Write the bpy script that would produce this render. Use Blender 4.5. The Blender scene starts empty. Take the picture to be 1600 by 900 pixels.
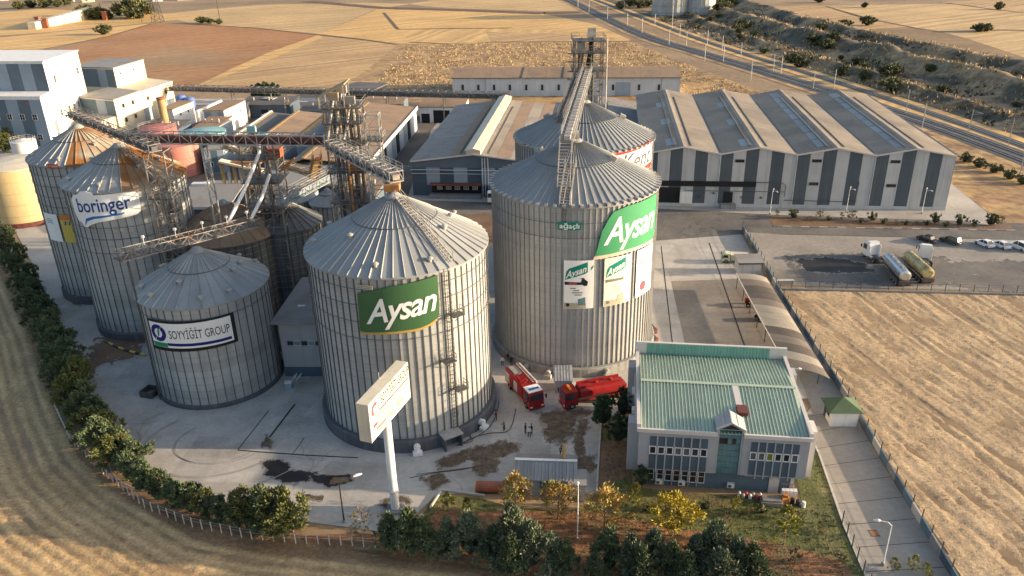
import bpy, bmesh, math, random
from mathutils import Vector, Matrix, noise
import numpy as np
S = bpy.context.scene
COL = S.collection
random.seed(7)
R = math.radians
PI = math.pi

# ------------------------------------------------------------------ camera, sky, sun, exposure
cam_d = bpy.data.cameras.new('camera'); cam = bpy.data.objects.new('camera', cam_d); COL.objects.link(cam)
cam_d.sensor_width = 36; cam_d.lens = 27.9; cam_d.clip_start = .5; cam_d.clip_end = 9000
_p, _r = R(24.62), R(1.3)
_dn = Vector((0, -math.sin(_p), -math.cos(_p))); _x = Vector((1, 0, 0)); _f = Vector((0, math.cos(_p), -math.sin(_p)))
_rt = _x*math.cos(_r) + _dn*math.sin(_r); _d2 = _x*(-math.sin(_r)) + _dn*math.cos(_r)
_m = Matrix((( _rt.x, -_d2.x, -_f.x), (_rt.y, -_d2.y, -_f.y), (_rt.z, -_d2.z, -_f.z))).to_4x4()
_m.translation = Vector((0, 0, 65)); cam.matrix_world = _m
S.camera = cam
SUN_AZ, SUN_EL = -3.0, 11.0          # degrees: azimuth from +X towards +Y, elevation
W = bpy.data.worlds.new('World'); S.world = W; W.use_nodes = True
wn = W.node_tree.nodes; wl = W.node_tree.links
sky = wn.new('ShaderNodeTexSky'); sky.sky_type = 'NISHITA'; sky.sun_disc = False
sky.sun_elevation = R(SUN_EL); sky.sun_rotation = R(90 - SUN_AZ); sky.altitude = 800
sky.air_density = 1.0; sky.dust_density = 5.0; sky.ozone_density = 1.0
bg = wn['Background']; bg.inputs['Strength'].default_value = .14
wl.new(sky.outputs[0], bg.inputs[0])
sl = bpy.data.lights.new('sun', 'SUN'); sl.energy = 4.7; sl.angle = R(.55); sl.color = (1, .78, .53)
sun = bpy.data.objects.new('sun', sl); COL.objects.link(sun)
_sd = Vector((math.cos(R(SUN_AZ))*math.cos(R(SUN_EL)), math.sin(R(SUN_AZ))*math.cos(R(SUN_EL)), math.sin(R(SUN_EL))))
sun.rotation_euler = _sd.to_track_quat('Z', 'Y').to_euler()
S.view_settings.view_transform = 'Standard'; S.view_settings.look = 'None'
S.view_settings.gamma = 1; S.view_settings.exposure = 1.2; S.view_settings.use_curve_mapping = False

# ------------------------------------------------------------------ materials
def mat(name, col, rough=.7, metal=0., var=.15, sc=.4, fine=0., fsc=6., rnd=0., bump=0., bsc=8., col2=None, c2sc=.2, c2lo=.5, c2hi=.62,
        stripe=None, obj=False, band=None, emit=None, streak=None, spec=.3):
    m = bpy.data.materials.new(name); m.use_nodes = True
    n = m.node_tree.nodes; l = m.node_tree.links; b = n['Principled BSDF']
    b.inputs['Roughness'].default_value = rough; b.inputs['Metallic'].default_value = metal
    b.inputs['Specular IOR Level'].default_value = spec
    if obj:
        pos = n.new('ShaderNodeTexCoord').outputs['Object']
    else:
        pos = n.new('ShaderNodeNewGeometry').outputs['Position']
    def nz(scale, detail=4, vec=None):
        t = n.new('ShaderNodeTexNoise'); t.inputs['Scale'].default_value = scale; t.inputs['Detail'].default_value = detail
        l.new(vec or pos, t.inputs['Vector']); return t.outputs['Fac']
    def math_(op, a, b_=None, clamp=False):
        t = n.new('ShaderNodeMath'); t.operation = op; t.use_clamp = clamp
        for i, v in enumerate((a, b_)):
            if v is None: continue
            if isinstance(v, (int, float)): t.inputs[i].default_value = v
            else: l.new(v, t.inputs[i])
        return t.outputs[0]
    def rng(v, lo, hi, a, b_):
        t = n.new('ShaderNodeMapRange'); l.new(v, t.inputs[0])
        for i, q in enumerate((lo, hi, a, b_)): t.inputs[i+1].default_value = q
        return t.outputs[0]
    f = rng(nz(sc), .3, .7, 1-var, 1+var)
    if fine: f = math_('MULTIPLY', f, rng(nz(fsc, 3), .3, .7, 1-fine, 1+fine))
    if rnd:
        oi = n.new('ShaderNodeObjectInfo'); f = math_('MULTIPLY', f, rng(oi.outputs['Random'], 0, 1, 1-rnd, 1+rnd))
    if stripe:   # (angle deg of stripe direction, period, amount, wobble)
        ang, per, amt, wob = stripe
        sp = n.new('ShaderNodeSeparateXYZ'); l.new(pos, sp.inputs[0])
        u = math_('ADD', math_('MULTIPLY', sp.outputs[0], -math.sin(R(ang))/per), math_('MULTIPLY', sp.outputs[1], math.cos(R(ang))/per))
        u = math_('ADD', u, math_('MULTIPLY', nz(.05/per*4, 3), wob))
        cx = n.new('ShaderNodeCombineXYZ'); l.new(u, cx.inputs[0])
        t = n.new('ShaderNodeTexNoise'); t.inputs['Scale'].default_value = 1; t.inputs['Detail'].default_value = 3; l.new(cx.outputs[0], t.inputs['Vector'])
        f = math_('MULTIPLY', f, rng(t.outputs['Fac'], .3, .7, 1-amt, 1+amt))
    if band:     # (height of a sheet tier, amount): each tier of sheets has its own tone
        h, amt = band
        sp = n.new('ShaderNodeSeparateXYZ'); l.new(pos, sp.inputs[0])
        q = math_('FLOOR', math_('DIVIDE', sp.outputs[2], h))
        wn_ = n.new('ShaderNodeTexWhiteNoise'); wn_.noise_dimensions = '1D'; l.new(q, wn_.inputs['W'])
        f = math_('MULTIPLY', f, rng(wn_.outputs['Value'], 0, 1, 1-amt, 1+amt))
    mx = n.new('ShaderNodeMix'); mx.data_type = 'RGBA'; mx.blend_type = 'MULTIPLY'; mx.inputs[0].default_value = 1
    base = None
    if col2:
        m2 = n.new('ShaderNodeMix'); m2.data_type = 'RGBA'
        m2.inputs[6].default_value = (*col, 1); m2.inputs[7].default_value = (*col2, 1)
        l.new(rng(nz(c2sc, 5), c2lo, c2hi, 0, 1), m2.inputs[0]); base = m2.outputs[2]
    if streak:   # (colour, amount): rain streaks running down the sheets
        mp = n.new('ShaderNodeMapping'); l.new(pos, mp.inputs[0]); mp.inputs['Scale'].default_value = (1.6, 1.6, .07)
        m3 = n.new('ShaderNodeMix'); m3.data_type = 'RGBA'
        if base: l.new(base, m3.inputs[6])
        else: m3.inputs[6].default_value = (*col, 1)
        m3.inputs[7].default_value = (*streak[0], 1)
        l.new(rng(nz(1., 4, mp.outputs[0]), .5, .75, 0, streak[1]), m3.inputs[0]); base = m3.outputs[2]
    if base: l.new(base, mx.inputs[6])
    else: mx.inputs[6].default_value = (*col, 1)
    cb = n.new('ShaderNodeCombineColor')
    for i in range(3): l.new(f, cb.inputs[i])
    l.new(cb.outputs[0], mx.inputs[7]); l.new(mx.outputs[2], b.inputs['Base Color'])
    if bump:
        bp = n.new('ShaderNodeBump'); bp.inputs['Strength'].default_value = bump; bp.inputs['Distance'].default_value = .1
        l.new(nz(bsc, 4), bp.inputs['Height']); l.new(bp.outputs[0], b.inputs['Normal'])
    if emit:
        b.inputs['Emission Color'].default_value = (*emit, 1); b.inputs['Emission Strength'].default_value = 1
    return m

M = {}
def D(k, *a, **kw): M[k] = mat(k, *a, **kw)
# ground
D('earth', (.30,.205,.115), var=.25, sc=.02, fine=.2, fsc=.4, bump=.3)
D('plough', (.38,.185,.075), var=.2, sc=.012, fine=.15, fsc=.25, stripe=(28,5,.24,2), bump=.3, col2=(.35,.22,.11), c2sc=.008)
D('gold', (.60,.375,.145), var=.15, sc=.02, fine=.12, fsc=.3, stripe=(35,6,.34,1.5))
D('gold2', (.58,.37,.15), var=.15, sc=.02, fine=.12, fsc=.3, stripe=(75,7,.34,1.5))
D('pale', (.52,.35,.165), var=.15, sc=.02, fine=.12, fsc=.3, stripe=(30,6,.34,1.5))
D('greystraw', (.46,.295,.14), var=.15, sc=.02, fine=.13, fsc=.35, stripe=(35,4.5,.38,1.2))
D('brownfield', (.26,.17,.085), var=.22, sc=.03, fine=.2, fsc=.3)
D('drygrass', (.44,.285,.13), var=.3, sc=.06, fine=.35, fsc=.35, col2=(.27,.16,.085), c2sc=.12, c2lo=.45, c2hi=.62, bump=1, bsc=.7)
D('bank', (.31,.215,.12), var=.35, sc=.08, fine=.4, fsc=.5, col2=(.085,.07,.042), c2sc=.045, c2lo=.42, c2hi=.53, bump=1, bsc=.7)
D('plant_yard', (.135,.12,.105), var=.2, sc=.08, fine=.15, fsc=1, rough=.9, col2=(.20,.165,.13), c2sc=.06, c2lo=.5, c2hi=.65)
D('track_soil', (.16,.10,.06), var=.2, sc=.1)
D('concrete', (.43,.40,.36), var=.12, sc=.12, fine=.09, fsc=1.5, col2=(.30,.275,.24), c2sc=.07, c2lo=.52, c2hi=.75, bump=.08, bsc=3, rough=.85)
D('slab', (.42,.395,.36), var=.12, sc=.3, fine=.08, fsc=2, rnd=.10, rough=.85, col2=(.31,.28,.245), c2sc=.16, c2lo=.5, c2hi=.75)
D('slab_dark', (.24,.22,.195), var=.12, sc=.3, fine=.08, fsc=2, rnd=.06, rough=.85)
D('asphalt', (.13,.122,.115), var=.2, sc=.12, fine=.14, fsc=1.2, rough=.9, col2=(.19,.17,.15), c2sc=.1, c2lo=.45, c2hi=.7)
D('court', (.20,.178,.155), var=.13, sc=.1, fine=.1, fsc=1.2, rough=.9, col2=(.27,.235,.195), c2sc=.07)
D('carpark', (.30,.27,.235), var=.16, sc=.06, fine=.12, fsc=1., rough=.9, col2=(.22,.20,.175), c2sc=.05, c2lo=.5, c2hi=.66)
D('lane', (.33,.295,.25), var=.1, sc=.2, fine=.08, fsc=1.5, rough=.85, rnd=.07)
D('dirt', (.20,.125,.075), var=.25, sc=.15, fine=.2, fsc=1.5, bump=.5, bsc=3)
D('mud', (.115,.085,.06), var=.35, sc=.9, rough=.5, fine=.3, fsc=3, bump=.3, bsc=4, col2=(.15,.11,.075), c2sc=1.2)
D('tyremark', (.33,.31,.28), var=.2, sc=.5, rough=.85)
D('crackline', (.20,.185,.165), var=.2)
D('damp', (.25,.225,.195), var=.15, sc=.6, rough=.75, fine=.1, fsc=2)
D('pane_mid', (.10,.11,.125), rough=.15, var=.2)
D('pane_lime', (.16,.17,.03), rough=.2, var=.2)
D('oil', (.03,.027,.024), var=.3, sc=.6, rough=.5)
D('lawn', (.12,.125,.04), var=.3, sc=.25, fine=.25, fsc=2, col2=(.20,.15,.07), c2sc=.16, c2lo=.5, c2hi=.68, bump=.8, bsc=4)
D('leaf_soil', (.24,.115,.055), var=.3, sc=.3, fine=.3, fsc=2, col2=(.14,.10,.05), c2sc=.25, bump=.7, bsc=4)
D('straw', (.46,.33,.17), var=.25, sc=.3, rnd=.1)
D('straw2', (.52,.38,.20), var=.2, sc=.3)
D('grassblade', (.13,.13,.05), var=.4, sc=.6)
D('ballast', (.10,.095,.092), var=.15, sc=.2, fine=.2, fsc=2)
D('roadway', (.055,.055,.06), var=.12, sc=.05)
D('joint', (.035,.03,.027), var=.2)
D('concrete_l', (.42,.40,.36), var=.1, sc=.5)
D('kerb', (.48,.46,.42), var=.12, sc=1)
D('white_line', (.6,.6,.57), var=.15, sc=1)
# metal and paint
D('galv', (.395,.405,.408), rough=.48, metal=.15, var=.09, sc=.25, rnd=.09, band=(1.15,.07), streak=((.275,.275,.27),.55))
D('galv_old', (.38,.395,.395), rough=.5, metal=.2, var=.1, sc=.3, rnd=.09, band=(1.6,.1), streak=((.25,.25,.24),.6))
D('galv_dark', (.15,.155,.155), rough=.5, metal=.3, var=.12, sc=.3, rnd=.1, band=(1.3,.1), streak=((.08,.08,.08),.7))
D('roofgalv', (.275,.285,.287), rough=.6, metal=.1, var=.1, sc=.2, rnd=.07)
D('roofold', (.285,.297,.297), rough=.6, metal=.1, var=.12, sc=.25, rnd=.1)
D('roofrust', (.34,.30,.23), rough=.65, metal=.1, var=.15, sc=.25, rnd=.1, col2=(.26,.115,.035), c2sc=.14, c2lo=.40, c2hi=.56)
D('rib', (.33,.33,.325), rough=.5, metal=.2, var=.08)
D('seam', (.31,.31,.305), rough=.55, metal=.15, var=.2, sc=.6)
D('ribdark', (.12,.125,.13), rough=.5, metal=.4, var=.1)
D('steel', (.27,.255,.235), rough=.55, metal=.3, var=.25, sc=1, col2=(.21,.11,.065), c2sc=.7, c2lo=.52, c2hi=.68)
D('steel_pale', (.40,.385,.36), rough=.55, metal=.2, var=.18, sc=1, col2=(.30,.22,.16), c2sc=.8, c2lo=.56, c2hi=.7)
D('steel_mid', (.24,.225,.205), rough=.55, metal=.3, var=.25, sc=1, col2=(.20,.11,.065), c2sc=.7, c2lo=.52, c2hi=.68)
D('steel_dark', (.11,.11,.11), rough=.5, metal=.4, var=.2, sc=1)
D('steel_red', (.30,.10,.06), rough=.6, var=.2, sc=1)
D('rust', (.30,.145,.06), rough=.8, var=.3, sc=1)
D('foundation', (.24,.24,.235), var=.12, sc=.3, fine=.1, fsc=2, rough=.85, streak=((.12,.11,.10),.7))
D('found_dark', (.095,.10,.115), var=.15, sc=.3, rough=.8, streak=((.2,.19,.18),.5))
D('white', (.74,.73,.71), var=.06, sc=.5, rough=.55, streak=((.45,.42,.38),.35))
D('signwhite', (.80,.79,.77), var=.03, sc=.5, rough=.5)
D('signface', (.58,.56,.52), var=.05, sc=.5, rough=.5)
D('cream', (.62,.55,.42), var=.1, sc=.3, rough=.65, streak=((.42,.36,.27),.5))
D('paleblue', (.50,.54,.57), var=.06, sc=.3, rough=.6, rnd=.03, streak=((.3,.3,.3),.4))
D('bluegrey', (.115,.15,.185), var=.08, sc=.3, rough=.6, rnd=.04)
D('midblue', (.27,.33,.39), var=.06, sc=.3, rough=.6, rnd=.04)
D('lightpanel', (.47,.475,.48), var=.07, sc=.3, rough=.6, rnd=.05, streak=((.30,.29,.28),.6))
D('darkpanel', (.075,.095,.115), var=.08, sc=.3, rough=.6, rnd=.06, streak=((.15,.15,.15),.35))
D('sheetroof', (.315,.265,.21), rough=.75, metal=.0, var=.1, sc=.12, fine=.06, fsc=1.5, rnd=.08, col2=(.26,.225,.185), c2sc=.1)
D('brownroof', (.30,.205,.135), rough=.8, var=.12, sc=.15, rnd=.08, col2=(.22,.16,.11), c2sc=.15)
D('greyroof', (.27,.265,.255), rough=.75, var=.12, sc=.2, rnd=.07, col2=(.21,.195,.18), c2sc=.2)
D('darkroof', (.13,.125,.12), rough=.8, var=.15, sc=.2, rnd=.06)
D('skylight', (.23,.255,.27), rough=.4, var=.1, sc=.4, rnd=.2)
D('greensheet', (.43,.51,.40), rough=.5, metal=.1, var=.07, sc=.4, rnd=.06, streak=((.48,.46,.37),.45))
D('greenclad', (.16,.36,.30), rough=.5, metal=.1, var=.08, sc=.4, rnd=.04)
D('trim', (.58,.54,.51), var=.07, sc=.5, rough=.7)
D('render', (.35,.35,.37), var=.06, sc=.5, rough=.8, streak=((.27,.27,.28),.4))
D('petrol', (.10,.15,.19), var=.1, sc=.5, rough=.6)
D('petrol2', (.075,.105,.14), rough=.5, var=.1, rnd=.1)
D('carport_a', (.30,.265,.215), var=.14, sc=.5, rough=.75, rnd=.06)
D('carport_b', (.165,.14,.115), var=.14, sc=.5, rough=.75, rnd=.06)
D('carport_c', (.095,.082,.07), var=.15, sc=.5, rough=.75, rnd=.06)
D('glass', (.022,.027,.033), rough=.08, var=.3, sc=.7, rnd=.5, spec=.6)
D('glass_teal', (.12,.22,.24), rough=.12, var=.2, sc=.7, spec=.6)
D('darkgreen', (.07,.115,.06), rough=.6, var=.12, sc=.6)
D('opening', (.018,.018,.02), rough=.8, var=.2)
D('tan', (.36,.25,.12), var=.12, sc=.5, rough=.7)
D('redtank', (.42,.13,.11), var=.12, sc=.3, rough=.6, streak=((.28,.12,.10),.6))
D('pinktank', (.50,.20,.16), var=.1, sc=.3, rough=.6, streak=((.35,.16,.13),.5))
D('tealtank', (.20,.38,.40), var=.1, sc=.3, rough=.6)
D('bluetank', (.035,.12,.22), var=.12, sc=.3, rough=.6)
D('blue', (.10,.17,.42), rough=.5, var=.08, sc=.5)
D('creamtank', (.60,.46,.24), var=.08, sc=.3, rough=.6, streak=((.42,.33,.18),.4))
D('maroon', (.14,.05,.04), var=.15, rough=.7)
# signs
D('signgreen', (.045,.115,.05), var=.05, rough=.5)
D('signgreen2', (.05,.26,.12), var=.05, rough=.5)
D('teal_green', (.0,.20,.15), var=.05, rough=.5)
D('gilt', (.42,.28,.08), rough=.5, var=.05)
D('navy', (.012,.012,.16), rough=.5, var=.05)
D('logo_blue', (.012,.05,.22), rough=.5, var=.05)
D('logo_blue2', (.02,.14,.42), rough=.5, var=.05)
D('logo_grey', (.09,.09,.11), rough=.5, var=.05)
D('black', (.015,.015,.017), rough=.5, var=.1)
D('logo_green', (.01,.23,.10), rough=.5, var=.05)
D('sign_red', (.50,.035,.02), rough=.5, var=.05)
D('print_red', (.50,.07,.10), rough=.6, var=.1)
D('print_brown', (.05,.022,.010), rough=.6, var=.1)
D('print_grey', (.16,.16,.15), rough=.6, var=.1)
D('print_pale', (.40,.37,.28), rough=.6, var=.1)
D('yellowposter', (.60,.46,.10), rough=.6, var=.06)
D('orangeposter', (.52,.20,.05), rough=.6, var=.08)
D('poster_tint', (.70,.70,.55), rough=.6, var=.06)
# vehicles
D('firered', (.27,.012,.014), rough=.35, var=.18, sc=1.2, spec=.45, streak=((.16,.03,.025),.55))
D('firered_dull', (.30,.02,.02), rough=.5, var=.15, sc=.8)
D('carwhite', (.74,.74,.74), rough=.25, var=.03, spec=.5)
D('carblack', (.018,.018,.022), rough=.22, var=.1, spec=.5)
D('cargreen', (.05,.065,.06), rough=.25, var=.1, spec=.5)
D('carpurple', (.045,.035,.06), rough=.25, var=.1, spec=.5)
D('palelime', (.55,.58,.40), rough=.4, var=.06)
D('tyre', (.018,.018,.018), rough=.9, var=.2)
D('hub', (.35,.35,.35), rough=.4, metal=.5)
D('chrome', (.66,.68,.70), rough=.22, metal=.85, var=.08, sc=.6)
D('yelltank', (.50,.44,.22), rough=.35, metal=.2, var=.1, sc=.6, col2=(.28,.22,.10), c2sc=.5)
D('lampred', (.45,.02,.02), rough=.3)
D('lampclear', (.7,.7,.65), rough=.2)
D('amber', (.65,.25,.02), rough=.3)
D('skin', (.42,.25,.17), rough=.6)
D('cloth_navy', (.02,.022,.035), rough=.9, var=.2)
D('cloth_tan', (.20,.16,.10), rough=.9, var=.2)
D('cloth_white', (.62,.60,.57), rough=.9)
D('cloth_red', (.20,.03,.03), rough=.9)
D('hair', (.02,.015,.012), rough=.8)
D('hose', (.10,.085,.07), rough=.8)
# plants
D('pine', (.10,.13,.062), var=.4, sc=1.1, rnd=.22, rough=.7)
D('pine_sunlit', (.13,.14,.045), var=.4, sc=1.1, rnd=.18, rough=.7)  # yellower copy of the pine leaf: sunlight on the hedge put into the colour
D('bluepine', (.125,.15,.09), var=.4, sc=1.1, rnd=.18, rough=.7)
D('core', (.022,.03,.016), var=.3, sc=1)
D('yellowleaf', (.40,.31,.035), var=.35, sc=.8, rnd=.1)
D('orangeleaf', (.37,.235,.06), var=.4, sc=.8, rnd=.15, col2=(.24,.22,.06), c2sc=.5)
D('limeleaf', (.22,.21,.035), var=.35, sc=.8, rnd=.1)
D('dullleaf', (.15,.12,.06), var=.35, sc=.8, rnd=.15)
D('bushleaf', (.10,.105,.045), var=.4, sc=.5, rnd=.3)
D('scrubleaf', (.065,.065,.036), var=.5, sc=.15)
D('cypress', (.035,.075,.03), var=.3, sc=1)
D('bark', (.16,.12,.085), var=.25, sc=3)
D('palebark', (.34,.29,.23), var=.25, sc=3)


# ------------------------------------------------------------------ mesh builder
class MB:
    def __init__(s, o=(0,0,0)):
        s.v = []; s.f = []; s.m = []; s.o = Vector((o[0], o[1], o[2] if len(o) > 2 else 0)); s.mi = 0
    def add(s, vs, fs):
        b = len(s.v); o = s.o
        s.v.extend([(x[0]-o.x, x[1]-o.y, x[2]-o.z) for x in vs])
        for f in fs: s.f.append([b+i for i in f]); s.m.append(s.mi)
        return s
    def hexa(s, p):      # 4 bottom, 4 top points
        return s.add(p, [(3,2,1,0),(4,5,6,7),(0,1,5,4),(1,2,6,5),(2,3,7,6),(3,0,4,7)])
    def box(s, x0, x1, y0, y1, z0, z1):
        return s.hexa([(x0,y0,z0),(x1,y0,z0),(x1,y1,z0),(x0,y1,z0),(x0,y0,z1),(x1,y0,z1),(x1,y1,z1),(x0,y1,z1)])
    def obox(s, c, sz, rz=0, M_=None):
        m = M_ or Matrix.Rotation(rz, 3, 'Z'); c = Vector(c); hx, hy, hz = [q/2 for q in sz]
        return s.hexa([c + m @ Vector(q) for q in ((-hx,-hy,-hz),(hx,-hy,-hz),(hx,hy,-hz),(-hx,hy,-hz),(-hx,-hy,hz),(hx,-hy,hz),(hx,hy,hz),(-hx,hy,hz))])
    def bar(s, a, b, w, h=None, up=(0,0,1)):
        a = Vector(a); b = Vector(b); d = (b-a)
        if d.length < 1e-5: return s
        d.normalize(); u = Vector(up)
        if abs(d.dot(u)) > .98: u = Vector((1,0,0))
        x = d.cross(u).normalized()*w/2; y = x.cross(d).normalized()*((h or w)/2)
        return s.hexa([a-x-y, a+x-y, b+x-y, b-x-y, a-x+y, a+x+y, b+x+y, b-x+y])
    def tube(s, pts, r, n=8, r2=None, cap=True):
        pts = [Vector(p) for p in pts]; k = len(pts); vs = []
        for i, p in enumerate(pts):
            d = (pts[min(i+1,k-1)] - pts[max(i-1,0)]).normalized()
            u = Vector((0,0,1)) if abs(d.z) < .95 else Vector((1,0,0))
            x = d.cross(u).normalized(); y = x.cross(d)
            rr = r if r2 is None else r + (r2-r)*i/(k-1)
            if isinstance(r, (list, tuple)): rr = r[i]
            for j in range(n):
                a = 2*PI*j/n; vs.append(p + x*math.cos(a)*rr + y*math.sin(a)*rr)
        fs = [(i*n+j, i*n+(j+1)%n, (i+1)*n+(j+1)%n, (i+1)*n+j) for i in range(k-1) for j in range(n)]
        if cap: fs += [tuple(range(n-1,-1,-1)), tuple((k-1)*n+j for j in range(n))]
        return s.add(vs, fs)
    def lathe(s, c, prof, n=24, cap=True):   # prof: (radius, z)
        vs = []; k = len(prof)
        for r, z in prof:
            for j in range(n):
                a = 2*PI*j/n; vs.append((c[0]+r*math.cos(a), c[1]+r*math.sin(a), (c[2] if len(c) > 2 else 0)+z))
        fs = [(i*n+j, i*n+(j+1)%n, (i+1)*n+(j+1)%n, (i+1)*n+j) for i in range(k-1) for j in range(n)]
        if cap: fs += [tuple(range(n-1,-1,-1)), tuple((k-1)*n+j for j in range(n))]
        return s.add(vs, fs)
    def prism(s, pts, z0, z1):
        n = len(pts); vs = [(p[0],p[1],z0) for p in pts] + [(p[0],p[1],z1) for p in pts]
        return s.add(vs, [tuple(range(n-1,-1,-1)), tuple(range(n,2*n))] + [(i,(i+1)%n,n+(i+1)%n,n+i) for i in range(n)])
    def slab(s, pts, t):   # planar 3d polygon given thickness along -normal
        p = [Vector(q) for q in pts]; nn = (p[1]-p[0]).cross(p[2]-p[0]).normalized()*t; n = len(p)
        return s.add(p + [q-nn for q in p], [tuple(range(n)), tuple(range(2*n-1,n-1,-1))] + [(i,n+i,n+(i+1)%n,(i+1)%n) for i in range(n)])
    def mesh(s, name, mats=(), smooth=False):
        me = bpy.data.meshes.new(name); me.from_pydata(s.v, [], s.f)
        for m in mats: me.materials.append(M[m] if isinstance(m, str) else m)
        if any(s.m): me.polygons.foreach_set('material_index', s.m)
        if smooth: me.polygons.foreach_set('use_smooth', [True]*len(me.polygons))
        me.update(); return me
    def ob(s, name, mats, parent=None, smooth=False, label=None, cat=None, group=None, kind=None):
        if isinstance(mats, str): mats = (mats,)
        o = bpy.data.objects.new(name, s.mesh(name, mats, smooth)); COL.objects.link(o)
        if parent: o.parent = parent
        else: o.location = s.o
        return tag(o, label, cat, group, kind)
def tag(o, label=None, cat=None, group=None, kind=None):
    for k, v in (('label',label),('category',cat),('group',group),('kind',kind)):
        if v: o[k] = v
    return o
def thing(name, label, cat, loc=(0,0,0), rz=0, group=None):
    o = bpy.data.objects.new(name, None); COL.objects.link(o); o.empty_display_size = .3
    o.location = (loc[0], loc[1], loc[2] if len(loc) > 2 else 0); o.rotation_euler.z = rz
    return tag(o, label, cat, group)
def inst(name, me, parent, loc=(0,0,0), rz=0, sc=None):
    o = bpy.data.objects.new(name, me); COL.objects.link(o); o.parent = parent; o.location = loc; o.rotation_euler.z = rz
    if sc: o.scale = sc
    return o
KIDS = {}
def kids(root):
    return [o for o in COL.objects if o.parent == root]
def copy_tree(proto, loc, rz, label=None, group=None, scale=None):
    if proto.name not in KIDS:
        k = []
        for c in kids(proto): k.append((c, kids(c)))
        KIDS[proto.name] = k
    r = proto.copy(); COL.objects.link(r); r.location = (loc[0], loc[1], loc[2] if len(loc) > 2 else 0); r.rotation_euler.z = rz
    if label: r['label'] = label
    if group: r['group'] = group
    if scale: r.scale = scale if isinstance(scale, (tuple, list)) else (scale,)*3
    for c, g in KIDS[proto.name]:
        d = c.copy(); COL.objects.link(d); d.parent = r
        for e in g:
            q = e.copy(); COL.objects.link(q); q.parent = d
    return r
def drop(root):
    for c in kids(root):
        for g in kids(c): bpy.data.objects.remove(g)
        bpy.data.objects.remove(c)
    bpy.data.objects.remove(root)
def structure(name, mb, m, smooth=False): return mb.ob(name, m, smooth=smooth, kind='structure')
def sheet(name, pts, z, m, kind='structure'):
    mb = MB(); mb.add([(p[0],p[1],z) for p in pts], [tuple(range(len(pts)))]); return mb.ob(name, m, kind=kind)
BZ = [0.]
def blot(name, pts, z, m, jag=.5, step=.3, halo=0.):      # a stain or painted shade: a ragged outline with gaps, made of small cells
    if not halo and m in ('mud','oil'): blot('damp_patch', pts, z, 'damp', jag, step, jag*.75)
    BZ[0] += .0007; z += BZ[0]; c = .2 if step < 1 else .32
    q = jag*2+halo; x0 = min(p[0] for p in pts)-q; x1 = max(p[0] for p in pts)+q; y0 = min(p[1] for p in pts)-q; y1 = max(p[1] for p in pts)+q
    loop = list(pts)+[pts[0]]; nx = int((x1-x0)/c)+1; ny = int((y1-y0)/c)+1; vs = []; fs = []; idx = {}
    def vid(i, j):
        if (i,j) not in idx: idx[(i,j)] = len(vs); vs.append((x0+i*c+.4*c*noise.noise(Vector((i*.9,j*.9,1))), y0+j*c+.4*c*noise.noise(Vector((i*.9,j*.9,7))), z))
        return idx[(i,j)]
    for i in range(nx):
        for j in range(ny):
            p = (x0+(i+.5)*c, y0+(j+.5)*c); d = dist_poly(p, loop)
            if d > jag*2.2+halo and not inside(p, pts): continue
            d = d if inside(p, pts) else -d
            f = noise.noise(Vector((p[0]*.55, p[1]*.55, 3)))*1.5 + noise.noise(Vector((p[0]*1.5, p[1]*1.5, 8)))*.9 + noise.noise(Vector((p[0]*3.7, p[1]*3.7, 5)))*.5
            if min(d, jag*1.4) + halo + jag*1.25*f > 0: fs.append((vid(i,j), vid(i+1,j), vid(i+1,j+1), vid(i,j+1)))
    mb = MB(); mb.add(vs, fs); return mb.ob(name, m, kind='structure')
def dist_poly(p, poly):
    best = 1e9; px, py = p
    for i in range(len(poly)-1):
        ax, ay = poly[i]; bx, by = poly[i+1]; dx, dy = bx-ax, by-ay
        t = max(0, min(1, ((px-ax)*dx + (py-ay)*dy)/(dx*dx+dy*dy))); q = math.hypot(px-ax-t*dx, py-ay-t*dy)
        if q < best: best = q
    return best
def inside(p, poly):
    x, y = p; c = False; n = len(poly); j = n-1
    for i in range(n):
        xi, yi = poly[i]; xj, yj = poly[j]
        if (yi > y) != (yj > y) and x < (xj-xi)*(y-yi)/(yj-yi)+xi: c = not c
        j = i
    return c
def tufts(name, pts, m, h=(.15,.4), w=.05, blades=3, label=None):
    vs = []; fs = []
    for x, y, z in pts:
        for k in range(blades):
            a = random.uniform(0, 2*PI); hh = random.uniform(*h); ww = w*random.uniform(.7,1.5); lx, ly = random.uniform(-.5,.5)*hh, random.uniform(-.5,.5)*hh
            ox, oy = random.uniform(-.15,.15), random.uniform(-.15,.15); c, s_ = math.cos(a)*ww, math.sin(a)*ww; b = len(vs)
            vs += [(x+ox-c, y+oy-s_, z-.02), (x+ox+c, y+oy+s_, z-.02), (x+ox+lx, y+oy+ly, z+hh)]; fs.append((b,b+1,b+2))
    me = bpy.data.meshes.new(name); me.from_pydata(vs, [], fs); me.materials.append(M[m]); o = bpy.data.objects.new(name, me); COL.objects.link(o)
    return tag(o, label, None, None, 'stuff')

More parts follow.
